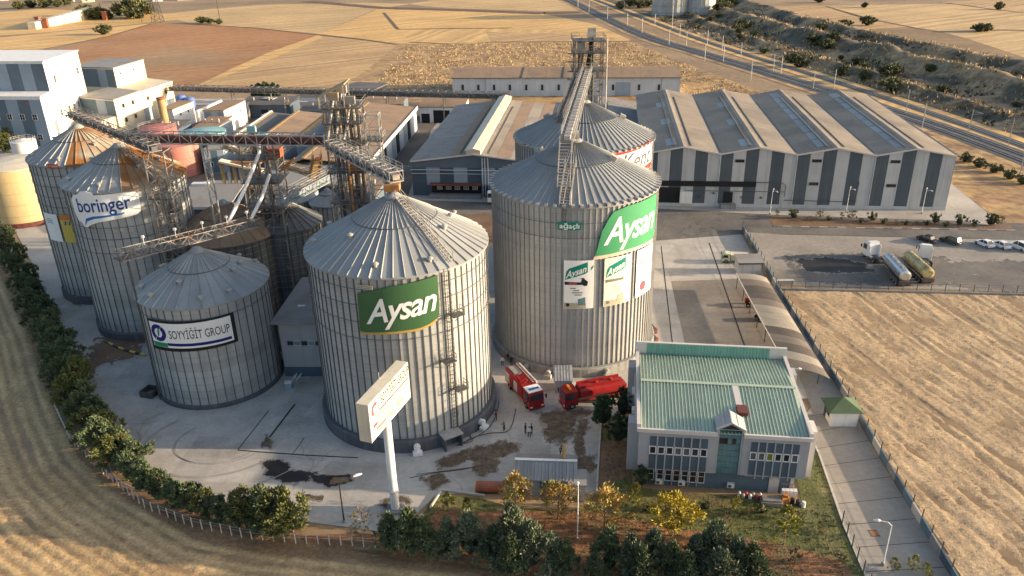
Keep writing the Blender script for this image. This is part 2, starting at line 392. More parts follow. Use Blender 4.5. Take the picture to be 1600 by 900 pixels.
# ------------------------------------------------------------------ flat lettering and boards, bent round a silo when asked
def text_mesh(body, size, shear=0., offset=0., spacing=1., width=None, extrude=.0):
    c = bpy.data.curves.new('t', 'FONT'); c.body = body; c.size = size; c.shear = shear; c.offset = offset; c.space_character = spacing
    c.align_x = 'CENTER'; c.align_y = 'CENTER'; c.resolution_u = 3; c.extrude = extrude
    o = bpy.data.objects.new('t', c); COL.objects.link(o); bpy.context.view_layer.update()
    me = bpy.data.meshes.new_from_object(o.evaluated_get(bpy.context.evaluated_depsgraph_get()))
    bpy.data.objects.remove(o); bpy.data.curves.remove(c)
    if width:
        xs = [v.co.x for v in me.vertices]; k = width/(max(xs)-min(xs)); mid = (max(xs)+min(xs))/2
        for v in me.vertices: v.co.x = (v.co.x-mid)*k
    return me
def outline_mesh(pts, t=.06):
    bm = bmesh.new(); vs = [bm.verts.new((p[0],p[1],0)) for p in pts]; f = bm.faces.new(vs)
    if f.normal.z < 0: f.normal_flip()
    r = bmesh.ops.extrude_face_region(bm, geom=[f])
    for g in r['geom']:
        if isinstance(g, bmesh.types.BMVert): g.co.z += t
    bmesh.ops.triangulate(bm, faces=bm.faces[:])
    me = bpy.data.meshes.new('o'); bm.to_mesh(me); bm.free(); return me
def bend(me, cx, cy, Rr, az, z, dx=0, dy=0, tilt=0., step=.5, origin=(0,0,0), depth=.0):
    """lay a flat mesh (x along, y up, z out) on a cylinder of radius Rr about (cx,cy)"""
    bm = bmesh.new(); bm.from_mesh(me)
    xs = [v.co.x for v in bm.verts]; a, b = min(xs), max(xs); k = int((b-a)/step)
    for i in range(1, k+1):
        bmesh.ops.bisect_plane(bm, geom=bm.verts[:]+bm.edges[:]+bm.faces[:], plane_co=(a+(b-a)*i/(k+1),0,0), plane_no=(1,0,0))
    for v in bm.verts:
        x = v.co.x+dx; y = v.co.y+dy+tilt*x; th = R(az) + x/Rr; rr = Rr+v.co.z+depth
        v.co = (cx+rr*math.cos(th)-origin[0], cy+rr*math.sin(th)-origin[1], z+y-origin[2])
    bmesh.ops.recalc_face_normals(bm, faces=bm.faces[:]) if depth == 0 else None
    bm.to_mesh(me); bm.free(); return me
def link_me(name, me, m, parent, label=None):
    me.name = name; me.materials.clear(); me.materials.append(M[m]); o = bpy.data.objects.new(name, me); COL.objects.link(o); o.parent = parent
    return tag(o, label)
def flat(me, o, x, n, dx=0, dy=0, dz=0):   # place a flat mesh in a vertical plane: origin o, x direction, normal n
    X = Vector(x).normalized(); N = Vector(n).normalized(); U = N.cross(X)
    for v in me.vertices:
        c = v.co; v.co = Vector(o) + X*(c.x+dx) + U*(c.y+dy) + N*(c.z+dz)
    return me


# ------------------------------------------------------------------ the setting: ground, fields, yard, roads, railway
def graded(name, m, cx, cy, hf):
    xs = sorted(set([-4200,-2500,-1500,-900,-600,-400,-250,-150,-80,0,80,135,400,700,1100,1700,2600,4200]))
    ys = sorted(set([-900,-300,-100,0,60,150,220,300,420,600,800,1100,1600,2400,3600,6000]))
    mb = MB(); vs = [(x,y,0) for y in ys for x in xs]; n = len(xs)
    mb.add(vs, [(j*n+i, j*n+i+1, (j+1)*n+i+1, (j+1)*n+i) for j in range(len(ys)-1) for i in range(n-1)]); return structure(name, mb, m)
graded('ground', 'earth', 0, 0, None)
FZ = [.02]
def fld(name, m, pts, z):
    FZ[0] += .006; return sheet(name, pts, FZ[0], m)
fld('golden_field', 'gold', [(-112.11, 734.60),(-37.56, 700.55),(30.17, 659.52),(62.53, 582.45),(75.07, 498.70),(3.22, 482.60),(-65.20, 504.99),(-126.42, 562.95)], .02)
fld('golden_field', 'gold2', [(-75.75, 582.41),(-9.19, 573.48),(45.70, 541.84),(73.18, 499.03),(75.30, 487.18),(-12.19, 501.89),(-59.84, 509.90)], .03)
fld('pale_field', 'pale', [(-302.03, 732.90),(-237.69, 801.79),(-140.55, 804.41),(-88.77, 778.05),(-114.13, 729.32),(-126.42, 562.95),(-184.72, 606.99),(-241.88, 642.80)], .02)
fld('pale_field', 'pale', [(-88.77, 778.05),(-57.20, 840.30),(54.60, 795.51),(59.15, 673.19),(-38.39, 717.33),(-77.78, 756.31)], .02)
fld('grey_stubble_field', 'greystraw', [(-126.40, 552.73),(-94.49, 527.84),(-65.69, 499.38),(-69.34, 427.11),(-74.25, 355.40),(-142.11, 363.50),(-134.42, 463.49)], .02)
fld('gold_field', 'gold', [(-127.91, 559.77),(-120.55, 545.09),(-129.36, 457.99),(-142.47, 374.47),(-143.86, 366.77),(-141.50, 469.39)], .03)
fld('ploughed_field', 'plough', [(-281.39, 655.02),(-241.88, 642.80),(-182.25, 606.52),(-126.26, 556.07),(-138.57, 478.92),(-145.47, 381.36),(-145.10, 365.38),(-166.48, 353.11),(-242.00, 414.91),(-276.99, 516.72),(-278.46, 562.74),(-284.20, 610.19)], .02)
fld('dry_field', 'gold', [(-378.90, 563.53),(-335.13, 604.40),(-308.26, 626.52),(-278.66, 654.47),(-277.38, 579.57),(-285.73, 518.11),(-327.38, 482.52)], .03)
fld('pale_field', 'gold', [(-500.19, 754.28),(-451.61, 814.13),(-319.31, 747.82),(-248.01, 705.23),(-283.37, 659.86),(-337.31, 608.55),(-388.31, 578.33)], .02)
fld('dry_grass_field', 'drygrass', [(-65.69, 499.38),(-12.19, 501.89),(74.25, 493.04),(87.40, 415.07),(103.64, 335.56),(127.66, 294.94),(64.74, 299.41),(-23.87, 318.46),(-73.99, 339.68),(-74.25, 355.40),(-69.34, 427.11)], .025)
fld('grey_field', 'greystraw', [(-13.20, 552.68),(28.74, 538.20),(46.09, 522.07),(34.07, 494.11),(-8.28, 501.23)], .035)
fld('brown_field', 'brownfield', [(228.65, 528.07),(263.99, 542.51),(273.46, 519.52),(257.36, 404.66),(250.71, 347.13),(216.93, 296.68),(232.35, 362.71),(223.76, 401.34),(213.30, 448.40)], .03)
fld('grey_field', 'greystraw', [(208.39, 681.04),(255.23, 680.82),(248.69, 576.62),(261.66, 528.66),(226.05, 521.76),(219.76, 558.82),(193.39, 614.27)], .03)
fld('pale_field', 'pale', [(253.37, 675.68),(352.89, 667.92),(394.62, 562.11),(344.26, 486.88),(301.12, 504.35),(260.54, 505.47),(252.78, 575.77)], .02)
fld('pale_field', 'pale', [(264.47, 501.56),(299.47, 501.44),(340.63, 481.46),(241.32, 333.11),(255.07, 400.83),(264.26, 471.77)], .028)
fld('grey_field', 'greystraw', [(353.43, 679.21),(412.12, 700.21),(449.35, 643.86),(399.49, 569.38),(371.33, 611.63)], .03)
for k, (w, pts) in enumerate([(14, [(58.72, 668.16),(30.39, 664.42),(-37.83, 706.05),(-113.87, 746.77),(-195.83, 832.55)]), (2, [(4.06, 570.95),(-44.80, 576.54),(-75.28, 578.59),(-101.63, 699.04)]), (1.6, [(-66.49, 499.52),(-95.03, 531.05),(-124.92, 555.83),(-182.25, 606.52),(-241.88, 642.80)]),
        (2, [(256.25, 669.47),(252.78, 575.77),(258.68, 522.34),(264.47, 501.56)]), (1.6, [(259.11, 502.55),(301.12, 504.35),(347.96, 492.41)]), (2, [(355.45, 672.94),(363.01, 613.55),(369.86, 593.38)]), (1.5, [(-35.28, 497.18),(-59.84, 509.90)]), (1.6, [(-288.50, 515.74),(-275.67, 575.78),(-276.73, 649.71)]), (1.2, [(-12.19, 501.89),(75.71, 489.94)])]):
    mb = MB()
    for a, b in zip(pts[:-1], pts[1:]):
        d = Vector((b[0]-a[0], b[1]-a[1])); nn = Vector((-d.y, d.x)).normalized()*w/2
        mb.add([(a[0]-nn.x,a[1]-nn.y,.2+k*.006),(b[0]-nn.x,b[1]-nn.y,.2+k*.006),(b[0]+nn.x,b[1]+nn.y,.2+k*.006),(a[0]+nn.x,a[1]+nn.y,.2+k*.006)], [(0,1,2,3)])
    structure('field_boundary', mb, 'track_soil')
# --- stubble field in front: drilled rows that follow the hedge, with real relief
HEDGE = [(-140,230),(-136.14, 194.70),(-114.57, 167.15),(-97.72, 145.62),(-84.12, 127.09),(-75.04, 114.24),(-66.05, 101.52),(-58.34, 91.60),(-50.76, 84.34),(-43.61, 78.83),(-36.79, 75.14),(-28.46, 72.68),(-18.49, 71.52),(-5.04, 69.05),(8,66),(30,62)]
def along(p, poly):
    best = (1e9, 0); acc = 0; px, py = p
    for i in range(len(poly)-1):
        ax, ay = poly[i]; bx, by = poly[i+1]; dx, dy = bx-ax, by-ay; l = math.hypot(dx, dy)
        t = max(0, min(1, ((px-ax)*dx + (py-ay)*dy)/(l*l))); q = math.hypot(px-ax-t*dx, py-ay-t*dy)
        if q < best[0]: best = (q, acc+t*l)
        acc += l
    return best
HROW = [(-150,262),(-118,190)]+[HEDGE[i] for i in (2,4,6,7,8,10,11,13)]+[(8,66),(40,60)]
def row_h(x, y):
    d, s_ = along((x,y), HROW); d += noise.noise(Vector((x*.03,y*.03,0)))*.8
    r_ = .75*math.sin(2*PI*d/1.5)*(.7+.6*noise.noise(Vector((d*.3,s_*.06,1))))+.6*noise.noise(Vector((d*.62, s_*.035, 3)))+.55*noise.noise(Vector((d*1.5, s_*.12, 6)))
    return .1*r_ + .05*noise.noise(Vector((x*.9,y*.9,2))) - 9*(d < 2.5), .075*r_ + .05*noise.noise(Vector((x*.5,y*.5,5))) + .05*noise.noise(Vector((x*1.15,y*1.15,9)))
def straw_ground(name, m_soil, x0, x1, y0, y1, st, hf, poly, base=.05):
    nx = int((x1-x0)/st)+1; ny = int((y1-y0)/st)+1; vs = []; cr = []
    for j in range(ny):
        for i in range(nx):
            x = x0+i*st; y = y0+j*st; t, h = hf(x, y) if inside((x,y), poly) else (0, 0); vs.append((x,y,base+h)); cr.append(t if t > -5 else -.2)
    fs = []
    for j in range(ny-1):
        for i in range(nx-1):
            if inside((x0+(i+.5)*st, y0+(j+.5)*st), poly): fs.append((j*nx+i, j*nx+i+1, (j+1)*nx+i+1, (j+1)*nx+i))
    me = bpy.data.meshes.new(name); me.from_pydata(vs, [], fs); me.materials.append(M[m_soil]); me.polygons.foreach_set('use_smooth', [True]*len(fs))
    at = me.attributes.new('crest', 'FLOAT', 'POINT'); at.data.foreach_set('value', cr)
    bm = bmesh.new(); bm.from_mesh(me); bmesh.ops.delete(bm, geom=[v for v in bm.verts if not v.link_faces], context='VERTS'); bm.to_mesh(me); bm.free()
    o = bpy.data.objects.new(name, me); COL.objects.link(o); return tag(o, kind='structure')
def crest_mat(name, lo_c, hi_c, lo, hi):       # straw lies on the crests, soil shows in the furrows: a property of the field itself
    m = mat(name, lo_c, var=.2, sc=.15, fine=.25, fsc=2.5, rough=.95, bump=.6, bsc=5)
    n = m.node_tree.nodes; l = m.node_tree.links
    at = n.new('ShaderNodeAttribute'); at.attribute_name = 'crest'; mr = n.new('ShaderNodeMapRange'); l.new(at.outputs['Fac'], mr.inputs[0])
    mr.inputs[1].default_value = lo; mr.inputs[2].default_value = hi
    mx = n.new('ShaderNodeMix'); mx.data_type = 'RGBA'; mx.inputs[6].default_value = (*lo_c,1); mx.inputs[7].default_value = (*hi_c,1); l.new(mr.outputs[0], mx.inputs[0])
    mul = [q for q in n if q.type == 'MIX' and q.blend_type == 'MULTIPLY'][0]; l.new(mx.outputs[2], mul.inputs[6]); M[name] = m
crest_mat('stubble', (.25,.15,.08), (.62,.44,.22), -.13, .14)
crest_mat('strawfield', (.34,.24,.145), (.47,.345,.21), -.17, .16)
fp = [p for p in HEDGE] + [(30,20),(-150,20),(-230,120)]
straw_ground('stubble_field', 'stubble', -112, 6, 60, 190, .30, row_h, fp)
# --- bare straw field on the right, rutted by wheels
def rut_h(x, y):
    u = x*.975 + y*.22; v = x*.22 - y*.975
    w = noise.noise(Vector((x*.03,y*.03,2)))*2.5
    h = .065*(1-2*abs(noise.noise(Vector(((u+w)*.8, v*.05, 1))))) - .04 + .055*noise.noise(Vector((u*1.25, v*.22, 4))) + .04*noise.noise(Vector((u*.5+v*.4, v*.5-u*.3, 14))) + .09*noise.noise(Vector((x*.2,y*.2,7))) + .06*noise.noise(Vector((x*1.2,y*1.2,3)))
    for k, u0 in enumerate((68,69.8,79.5,81.3,93,94.8,104,105.8,118,119.8)):
        q = (u + 1.6*math.sin(v*.045+u0) - u0)/.38
        if abs(q) < 3: h -= .13*math.exp(-q*q)*(.6+.5*noise.noise(Vector((v*.2,u0,0))))
    return h, h
WALL_LINE = [(46.9,62),(48.9,95.5),(50.9,138.4)]
rp = [(47.6,60),(49.3,95),(51.3,137.6),(72.82, 135.83),(95.37, 132.92),(150,128),(150,50)]
straw_ground('straw_field', 'strawfield', 46, 112, 58, 139, .36, rut_h, rp)
pts = []
for _ in range(15000):
    x = random.uniform(-95,5); y = random.uniform(62,112)
    if inside((x,y), fp):
        d, h = row_h(x, y)
        if d > .035: pts.append((x,y,h))
tufts('stubble_tuft', pts, 'straw2', h=(.06,.2), w=.03, blades=2, label='short cut straw standing in the stubble rows')
pts = []
for _ in range(2600):
    x = random.uniform(48,108); y = random.uniform(60,137)
    if inside((x,y), rp):
        pts.append((x,y,rut_h(x,y)[1]))
tufts('straw_tuft', pts, 'straw', h=(.1,.28), w=.05, blades=3, label='loose straw lying on the bare field')
pts = []
for _ in range(26000):
    x = random.uniform(-60,150); y = random.uniform(262,560)
    if inside((x,y), [(-65.01, 493.71),(-12.08, 496.16),(73.44, 487.49),(86.60, 411.05),(102.86, 332.84),(123.08, 295.43),(68.78, 319.44),(70,352),(-22,366),(-24,340),(-41.37, 338.67),(-71.09, 353.54)]):
        if noise.noise(Vector((x*.08,y*.08,1)))+.6*noise.noise(Vector((x*.3,y*.3,6))) > -.25: pts.append((x,y,.1))
tufts('dry_grass', pts, 'straw', h=(.25,.8), w=.22, blades=2, label='tall dry grass behind the long white shed')
# --- yard of concrete, asphalt court, car park, lane, lawn
YARD = [(-215,262),(-150,250),(-118,170),(-125.58, 189.15),(-102.05, 157.28),(-84.67, 132.20),(-72.88, 114.14),(-61.31, 97.96),(-53.49, 89.67),(-47.63, 84.89),(-40.91, 80.19),(-34.28, 76.99),(-26.12, 75.57),(-18.93, 74.11),(-14.22, 72.97),(-10.23, 79.74),(-5.83, 80.20),(9.81, 79.29),(12.37, 95.03),(16.94, 98.13),(17,99),(44,100),(50,139),(52.5,171),(125,160),(260,140),(240,200),(150,205),(106,212),(116,256),(75,322),(0,334),(-150,344),(-260,330)]
sheet('yard', YARD, .055, 'concrete')
sheet('asphalt_court', [(28,108),(44.5,108),(46,140),(46.6,143.8),(31.5,143.2)], .066, 'court')
sheet('service_road', [(-45,168),(30,165),(52,168),(62,167.5),(115,160.5),(180,152),(180,160),(116,171.5),(62,181),(25,190),(-24,198),(-60,205),(-60,180)], .066, 'asphalt')
sheet('car_park', [(51.8,140.2),(96,134.6),(190,122),(190,150),(116,160.2),(62,167.2),(53.4,169.4)], .070, 'carpark')
sheet('plant_yard', [(-135,330),(-150,262),(-100,205),(-84,170),(-72,150),(-40,118),(-28,118),(-27,170),(-27,276),(-22,318),(0,316),(0,332)], .0615, 'plant_yard')
sheet('carport_floor', [(46.1,140.2),(45.2,107.6),(49.4,107.6),(50.9,139.9)], .0765, 'slab')
sheet('back_road', [(106.5,170),(112,171),(123,250),(114,253.5)], .07, 'concrete')
sheet('dry_verge', [(113,172),(140,166),(160,160),(152,215),(147,250),(125,255)], .075, 'drygrass')
sheet('bare_ground', [(100,222),(124,256),(75,326),(60,326),(110,262)], .06, 'drygrass')
lane_bits = []
la = Vector((38.9,64)); lb = Vector((43.3,95.5)); ra = Vector((46.75,62)); rb = Vector((48.5,95.5))
sheet('lane', [(37.0,58),(46.4,58),(46.75,66),(48.6,96),(49.3,107.5),(44.6,107.5),(43.2,97.5),(41.0,95),(40.4,86.5),(38.3,72.7)], .066, 'lane')
mbj = MB()
for k in range(11):
    t = k/10; a = Vector((37.0,58)).lerp(Vector((41.2,95)), t); b = Vector((46.4,58)).lerp(Vector((48.6,97)), t)
    mbj.add([(a.x,a.y-.04,.071),(b.x,b.y-.04,.071),(b.x,b.y+.04,.071),(a.x,a.y+.04,.071)], [(0,1,2,3)])
structure('lane_joint', mbj, 'joint')
LAWN = [(12.23, 93.76),(16.28, 94.24),(15.2,86),(14.6,80.5),(34.8,76.8),(38.2,95),(40.8,94.5),(40.3,86.6),(38.2,72.6),(37.1,60),(5,60),(3,67),(-13,70.5),(-10.77, 78.55),(-9.42, 79.71),(-4.99, 79.19),(-0.61, 77.37),(5.60, 76.22),(9.99, 77.24)]
sheet('lawn', LAWN, .078, 'lawn')
sheet('leafy_ground', [(-2.96, 76.51),(9.47, 76.09),(14.61, 74.22),(23.17, 71.76),(30.04, 69.97),(36.11, 66.78),(37,58),(5,58),(-3.63, 71.04)], .083, 'leaf_soil')
sheet('leafy_ground', [(-25.53, 73.02),(-18.78, 73.23),(-12.67, 72.60),(-9.26, 77.43),(-2.95, 76.28),(-3.63, 71.04),(-4.66, 68.44),(-13.74, 69.12),(-24.48, 71.71)], .087, 'leaf_soil')
sheet('leafy_ground', [(11.68, 90.42),(15.62, 90.27),(14.53, 82.66),(10.62, 80.88)], .084, 'dirt')
blot('bare_strip', [(-80.24, 117.66),(-76.92, 117.51),(-64.45, 100.60),(-54.63, 89.28),(-45.49, 81.59),(-36.62, 76.95),(-25.94, 74.78),(-25.43, 72.59),(-36.64, 74.69),(-46.13, 79.15),(-57.50, 87.97),(-67.43, 99.87)], .07, 'dirt', .5)
pts = []
for _ in range(3800):
    x = random.uniform(-14,42); y = random.uniform(60,92)
    if inside((x,y), LAWN) and not (14.4 < x < 38 and 76.6 < y < 97): pts.append((x,y,.08))
tufts('lawn_grass', pts, 'grassblade', h=(.08,.3), w=.05, blades=4, label='rough green grass round the office block')
# concrete slabs that show their joints beside the silos
def slabs(o, ux, uy, nx, ny, lx, ly, m, z=.064, gap=.06, skip=()):
    root = thing('concrete_apron', None, None, (o[0],o[1],0)); root['kind'] = 'structure'
    ux = Vector(ux).normalized(); uy = Vector(uy).normalized()
    for i in range(nx):
        for j in range(ny):
            if (i,j) in skip: continue
            p = [ux*(i*lx+gap)+uy*(j*ly+gap), ux*((i+1)*lx-gap)+uy*(j*ly+gap), ux*((i+1)*lx-gap)+uy*((j+1)*ly-gap), ux*(i*lx+gap)+uy*((j+1)*ly-gap)]
            mb = MB(); zz = z + random.uniform(0,.006); mb.prism([(q.x,q.y) for q in p], zz-.03, zz); mb.ob('slab', m, root)
    return root
def yard_slabs():
    root = thing('concrete_yard', None, None, (-20,92,0)); root['kind'] = 'structure'
    ux = Vector((1,-.075)).normalized(); uy = Vector((.075,1)).normalized(); low = [p for p in YARD if p[1] < 175]
    discs = [(-15.59,101.55,13.2),(10.27,121.1,14),(-46.81,110.16,9.8),(-66.22,132.91,10.2),(-80.56,148.05,9.9)]
    for i in range(-16,12):
        for j in range(-5,13):
            c = Vector((-20,92)) + ux*(i+.5)*5 + uy*(j+.5)*5
            cs = [c+ux*a*2.46+uy*b*2.46 for a, b in ((-1,-1),(1,-1),(1,1),(-1,1))]
            if not all(inside((q.x,q.y), YARD) and not inside((q.x,q.y), LAWN) for q in cs): continue
            if c.y > 142 or any(math.hypot(c.x-x, c.y-y) < r-3 for x, y, r in discs): continue
            zz = .0575+random.uniform(0,.003); mb = MB((-20,92,0)); mb.prism([(q.x,q.y) for q in cs], zz-.03, zz); mb.ob('slab', 'slab', root)
yard_slabs()
slabs((-38.07, 89.96), (1,-.09), (.30,1), 3, 5, 4.4, 4.4, 'slab')
slabs((-3.5,90.2), (1,-.05), (.05,1), 4, 4, 3.6, 3.8, 'slab', skip=((0,3),(3,3)))
slabs((31.8,144.2), (1,0), (-.02,1), 4, 4, 4.4, 4.6, 'slab')
mbj = MB()
def seam(mb, pts, w=.1, z=.075):
    for a, b in zip(pts[:-1], pts[1:]): 
        d = Vector((b[0]-a[0], b[1]-a[1])); nn = Vector((-d.y, d.x)).normalized()*w/2
        mb.add([(a[0]-nn.x,a[1]-nn.y,z),(b[0]-nn.x,b[1]-nn.y,z),(b[0]+nn.x,b[1]+nn.y,z),(a[0]+nn.x,a[1]+nn.y,z)], [(0,1,2,3)])
seam(mbj, [(-38.16, 90.25),(-34.66, 89.68),(-28.31, 88.73),(-21.22, 87.90)], .22); seam(mbj, [(-38.21, 90.40),(-36.56, 99.98)], .16); seam(mbj, [(-35.04, 90.72),(-33.03, 101.56)], .3); seam(mbj, [(-30.42, 88.80),(-29.62, 92.91)], .1)
seam(mbj, [(43.80, 163.24),(38.26, 112.25)], .22, .078); seam(mbj, [(32.96, 161.99),(26.49, 114.93)], .18, .078); seam(mbj, [(-13.07, 84.04),(-3.92, 85.59)], .12)
structure('tar_joint', mbj, 'joint')
# stains, wet mud, and shade bands painted on the car park
Z0 = .082
blot('wet_stain', [(-34.24, 87.53),(-32.73, 88.32),(-30.87, 87.13),(-29.98, 85.59),(-26.56, 84.66),(-26.74, 83.22),(-28.98, 82.53),(-32.35, 84.34)], Z0, 'oil', .35)
blot('wet_stain', [(-26.78, 84.14),(-21.80, 84.36),(-21.24, 83.03),(-23.90, 81.84),(-26.18, 82.94)], Z0, 'oil', .2)
blot('mud_patch', [(-23.89, 83.90),(-21.79, 83.83),(-21.55, 82.91),(-23.94, 82.48)], Z0+.005, 'dirt', .15)
blot('mud_patch', [(-10.34, 86.65),(-7.46, 88.81),(-5.31, 89.59),(-1.37, 90.92),(0.57, 90.11),(0.02, 88.53),(-2.23, 87.33),(-2.63, 84.20),(-4.54, 83.47),(-5.83, 84.72),(-5.50, 87.31),(-7.76, 86.28),(-9.82, 85.26)], Z0, 'mud', .4)
blot('mud_patch', [(3.89, 97.83),(9.46, 98.44),(11.25, 97.53),(8.33, 96.00),(8.51, 92.66),(6.58, 90.62),(4.64, 90.69),(4.06, 93.46)], Z0, 'mud', .55)
blot('mud_patch', [(9.18, 95.16),(10.63, 95.91),(9.39, 90.51),(9.26, 86.21),(7.96, 85.98),(8.16, 90.56)], Z0+.002, 'mud', .3)
blot('mud_patch', [(6.33, 87.01),(10.64, 87.27),(10.19, 84.54),(8.15, 83.28),(6.63, 85.21)], Z0+.004, 'mud', .4)
blot('wet_stain', [(-12.16, 83.22),(-9.72, 83.92),(-8.80, 82.58),(-10.66, 81.12)], Z0, 'mud', .3)
blot('wet_stain', [(-17.23, 78.17),(-15.23, 79.91),(-13.31, 78.51),(-15.33, 76.93)], Z0, 'mud', .3)
blot('wet_stain', [(-26.42, 80.30),(-24.25, 79.98),(-24.23, 79.13),(-26.44, 79.69)], Z0, 'mud', .2)
blot('wet_stain', [(-35.29, 91.32),(-35.24, 93.75),(-34.10, 92.17),(-33.62, 90.37)], Z0, 'mud', .2)
blot('painted_shade', [(57.70, 154.96),(67.90, 155.06),(90.89, 152.27),(84.35, 138.43),(71.69, 138.83),(56.00, 141.81)], .0745, 'asphalt', .9, 1.2)  # shadow band round the tankers, painted as a dark asphalt patch
blot('painted_shade', [(87.41, 149.04),(100.08, 149.66),(114.44, 147.46),(104.07, 131.63),(96.19, 134.29),(84.47, 137.24)], .0745, 'asphalt', .9, 1.2)  # second shadow band, right of the tankers, put in as dark colour
blot('oil_stain', [(58.52, 152.10),(66.06, 153.75),(72.55, 149.91),(72.83, 145.59),(64.16, 145.12),(59.57, 146.67)], Z0, 'oil', .6, 1.2)
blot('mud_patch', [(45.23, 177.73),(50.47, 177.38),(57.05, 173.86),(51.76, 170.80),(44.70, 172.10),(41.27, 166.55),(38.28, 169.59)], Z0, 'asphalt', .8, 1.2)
blot('mud_patch', [(-72.99, 122.96),(-71.70, 130.25),(-65.72, 125.71),(-63.16, 116.88),(-68.39, 115.41),(-67.43, 108.90),(-71.95, 117.28)], Z0, 'dirt', .8, 1.2)
blot('mud_patch', [(-100.42, 166.30),(-100.44, 172.20),(-90.87, 149.96),(-82.48, 137.50),(-86.20, 140.54)], Z0, 'dirt', .6, 1.2)
blot('dust_patch', [(-70,172),(-30,160),(-8,150),(-10,165),(20,164),(0,185),(-50,190)], .067, 'dirt', 1.5, 2)
mb = MB()
for rr in (6.2, 6.5, 9.8, 10.1, 14.5):
    c = Vector((-41.25, 92.45)); seam(mb, [(c.x+rr*math.cos(a/10)+.6*math.sin(rr*3), c.y+rr*.8*math.sin(a/10)) for a in range(24, 58)], .14, .0855)
structure('tyre_mark', mb, 'tyremark')
rc = random.Random(9)
for k in range(26):      # cracks in the concrete
    x = rc.uniform(-58,12); y = rc.uniform(78,118)
    if not inside((x,y), YARD) or inside((x,y), LAWN) or any(math.hypot(x-a, y-b) < r for a, b, r in ((-15.6,101.5,14),(10.3,121,15),(-46.8,110,11))): continue
    a = rc.uniform(0,6.28); pts = [(x,y)]
    for j in range(rc.randrange(6,14)): a += rc.uniform(-.6,.6); x += math.cos(a)*.8; y += math.sin(a)*.8; pts.append((x,y))
    mb = MB(); seam(mb, pts, .055, .0765+k*.0002); structure('crack', mb, 'crackline')
# --- railway: two beds that part towards the camera, rails on sleepers
def ribbon(pts, w, z, mb, off=0):
    out = []
    for i, p in enumerate(pts):
        a = Vector(pts[max(0,i-1)]); b = Vector(pts[min(len(pts)-1,i+1)]); nn = Vector((-(b-a).y, (b-a).x)).normalized(); p = Vector(p)
        out.append((p+nn*(off-w/2), p+nn*(off+w/2)))
    for (a, b), (c, d) in zip(out[:-1], out[1:]): mb.add([(a.x,a.y,z),(b.x,b.y,z),(d.x,d.y,z),(c.x,c.y,z)], [(0,1,2,3)])
    return out
def smooth_pts(pts, n=6):
    out = []
    for i in range(len(pts)-1):
        p0 = Vector(pts[max(0,i-1)]); p1 = Vector(pts[i]); p2 = Vector(pts[i+1]); p3 = Vector(pts[min(len(pts)-1,i+2)])
        for k in range(n):
            t = k/n; out.append(tuple(.5*((2*p1)+(p2-p0)*t+(2*p0-5*p1+4*p2-p3)*t*t+(3*p1-p0-3*p2+p3)*t**3)))
    return out + [tuple(pts[-1])]
NEAR = smooth_pts([(30,1010),(58,782),(84,530),(104,440),(121,372),(134,315),(142.5,275),(148,238),(151,205),(152,160),(150,90)])
FAR = smooth_pts([(55,1010),(82,782),(110,535),(124,440),(136,380),(147,318),(154,268),(158,232),(163,190),(166,140),(166,90)])
mb = MB(); ribbon(NEAR, 17, .10, mb); structure('railway_verge', mb, 'drygrass')
mb = MB(); ribbon(NEAR, 10.5, .16, mb); structure('railway_bed', mb, 'ballast')
mb = MB(); ribbon(NEAR, 2.6, .19, mb, 2.2); ribbon(NEAR, 2.6, .19, mb, -2.2); structure('track_strip', mb, 'roadway')
mb = MB(); ribbon(FAR, 13, .13, mb); structure('railway_verge', mb, 'gold')
mb = MB(); ribbon(FAR, 5.4, .18, mb); structure('railway_bed', mb, 'ballast')
mb = MB(); ribbon(FAR, 2.6, .21, mb); structure('track_strip', mb, 'roadway')
for line, offs in ((NEAR, (2.2,-2.2)), (FAR, (0,))):
    for o_ in offs:
        for e in (-.75,.75):
            mb = MB(); L_ = ribbon(line, .16, .3, MB(), o_+e)
            for (a, b), (c, d) in zip(L_[:-1], L_[1:]):
                mb.hexa([(a.x,a.y,.2),(b.x,b.y,.2),(d.x,d.y,.2),(c.x,c.y,.2),(a.x,a.y,.34),(b.x,b.y,.34),(d.x,d.y,.34),(c.x,c.y,.34)])
            structure('rail', mb, 'steel_pale')
# --- scrubby bank beyond the railway
CR1 = [(150,760),(160,640),(169.6,536),(178,462),(189,406),(195,358),(201,308),(205,250),(207,180)]
CR2 = [(190,760),(200,620),(205,519),(214,448),(224,401),(233,362),(245,300),(255,240)]
CR0 = [(132,700),(138,560),(143,480),(152,412),(160,352),(167,310),(172,270),(178,220)]
def bank_h(x, y):
    d1 = dist_poly((x,y), CR1); d2 = dist_poly((x,y), CR2); d0 = dist_poly((x,y), CR0)
    w = 1+.35*noise.noise(Vector((x*.02,y*.02,1)))
    h = 6.0*w*math.exp(-(d1/8)**2) + 4.6*math.exp(-(d2/8)**2) + 2.4*w*math.exp(-(d0/5)**2)
    h += 1.3*noise.noise(Vector((x*.09,y*.09,4))) + .8*noise.noise(Vector((x*.28,y*.28,2)))
    e = min(1, max(0, (dist_poly((x,y), FAR)-9)/8)); return max(-.3, h)*e
BANK = [(82,800),(100,650),(117,535),(131,440),(143,380),(154,318),(161,268),(166,228),(171,185),(174,120),(300,120),(282,240),(262,300),(247,362),(236,401),(226,448),(217,519),(212,620),(205,800)]
st = 2.2; x0, x1, y0, y1 = 78, 302, 118, 802; nx = int((x1-x0)/st)+1; ny = int((y1-y0)/st)+1
vs = []; fs = []; need = [False]*(nx*ny)
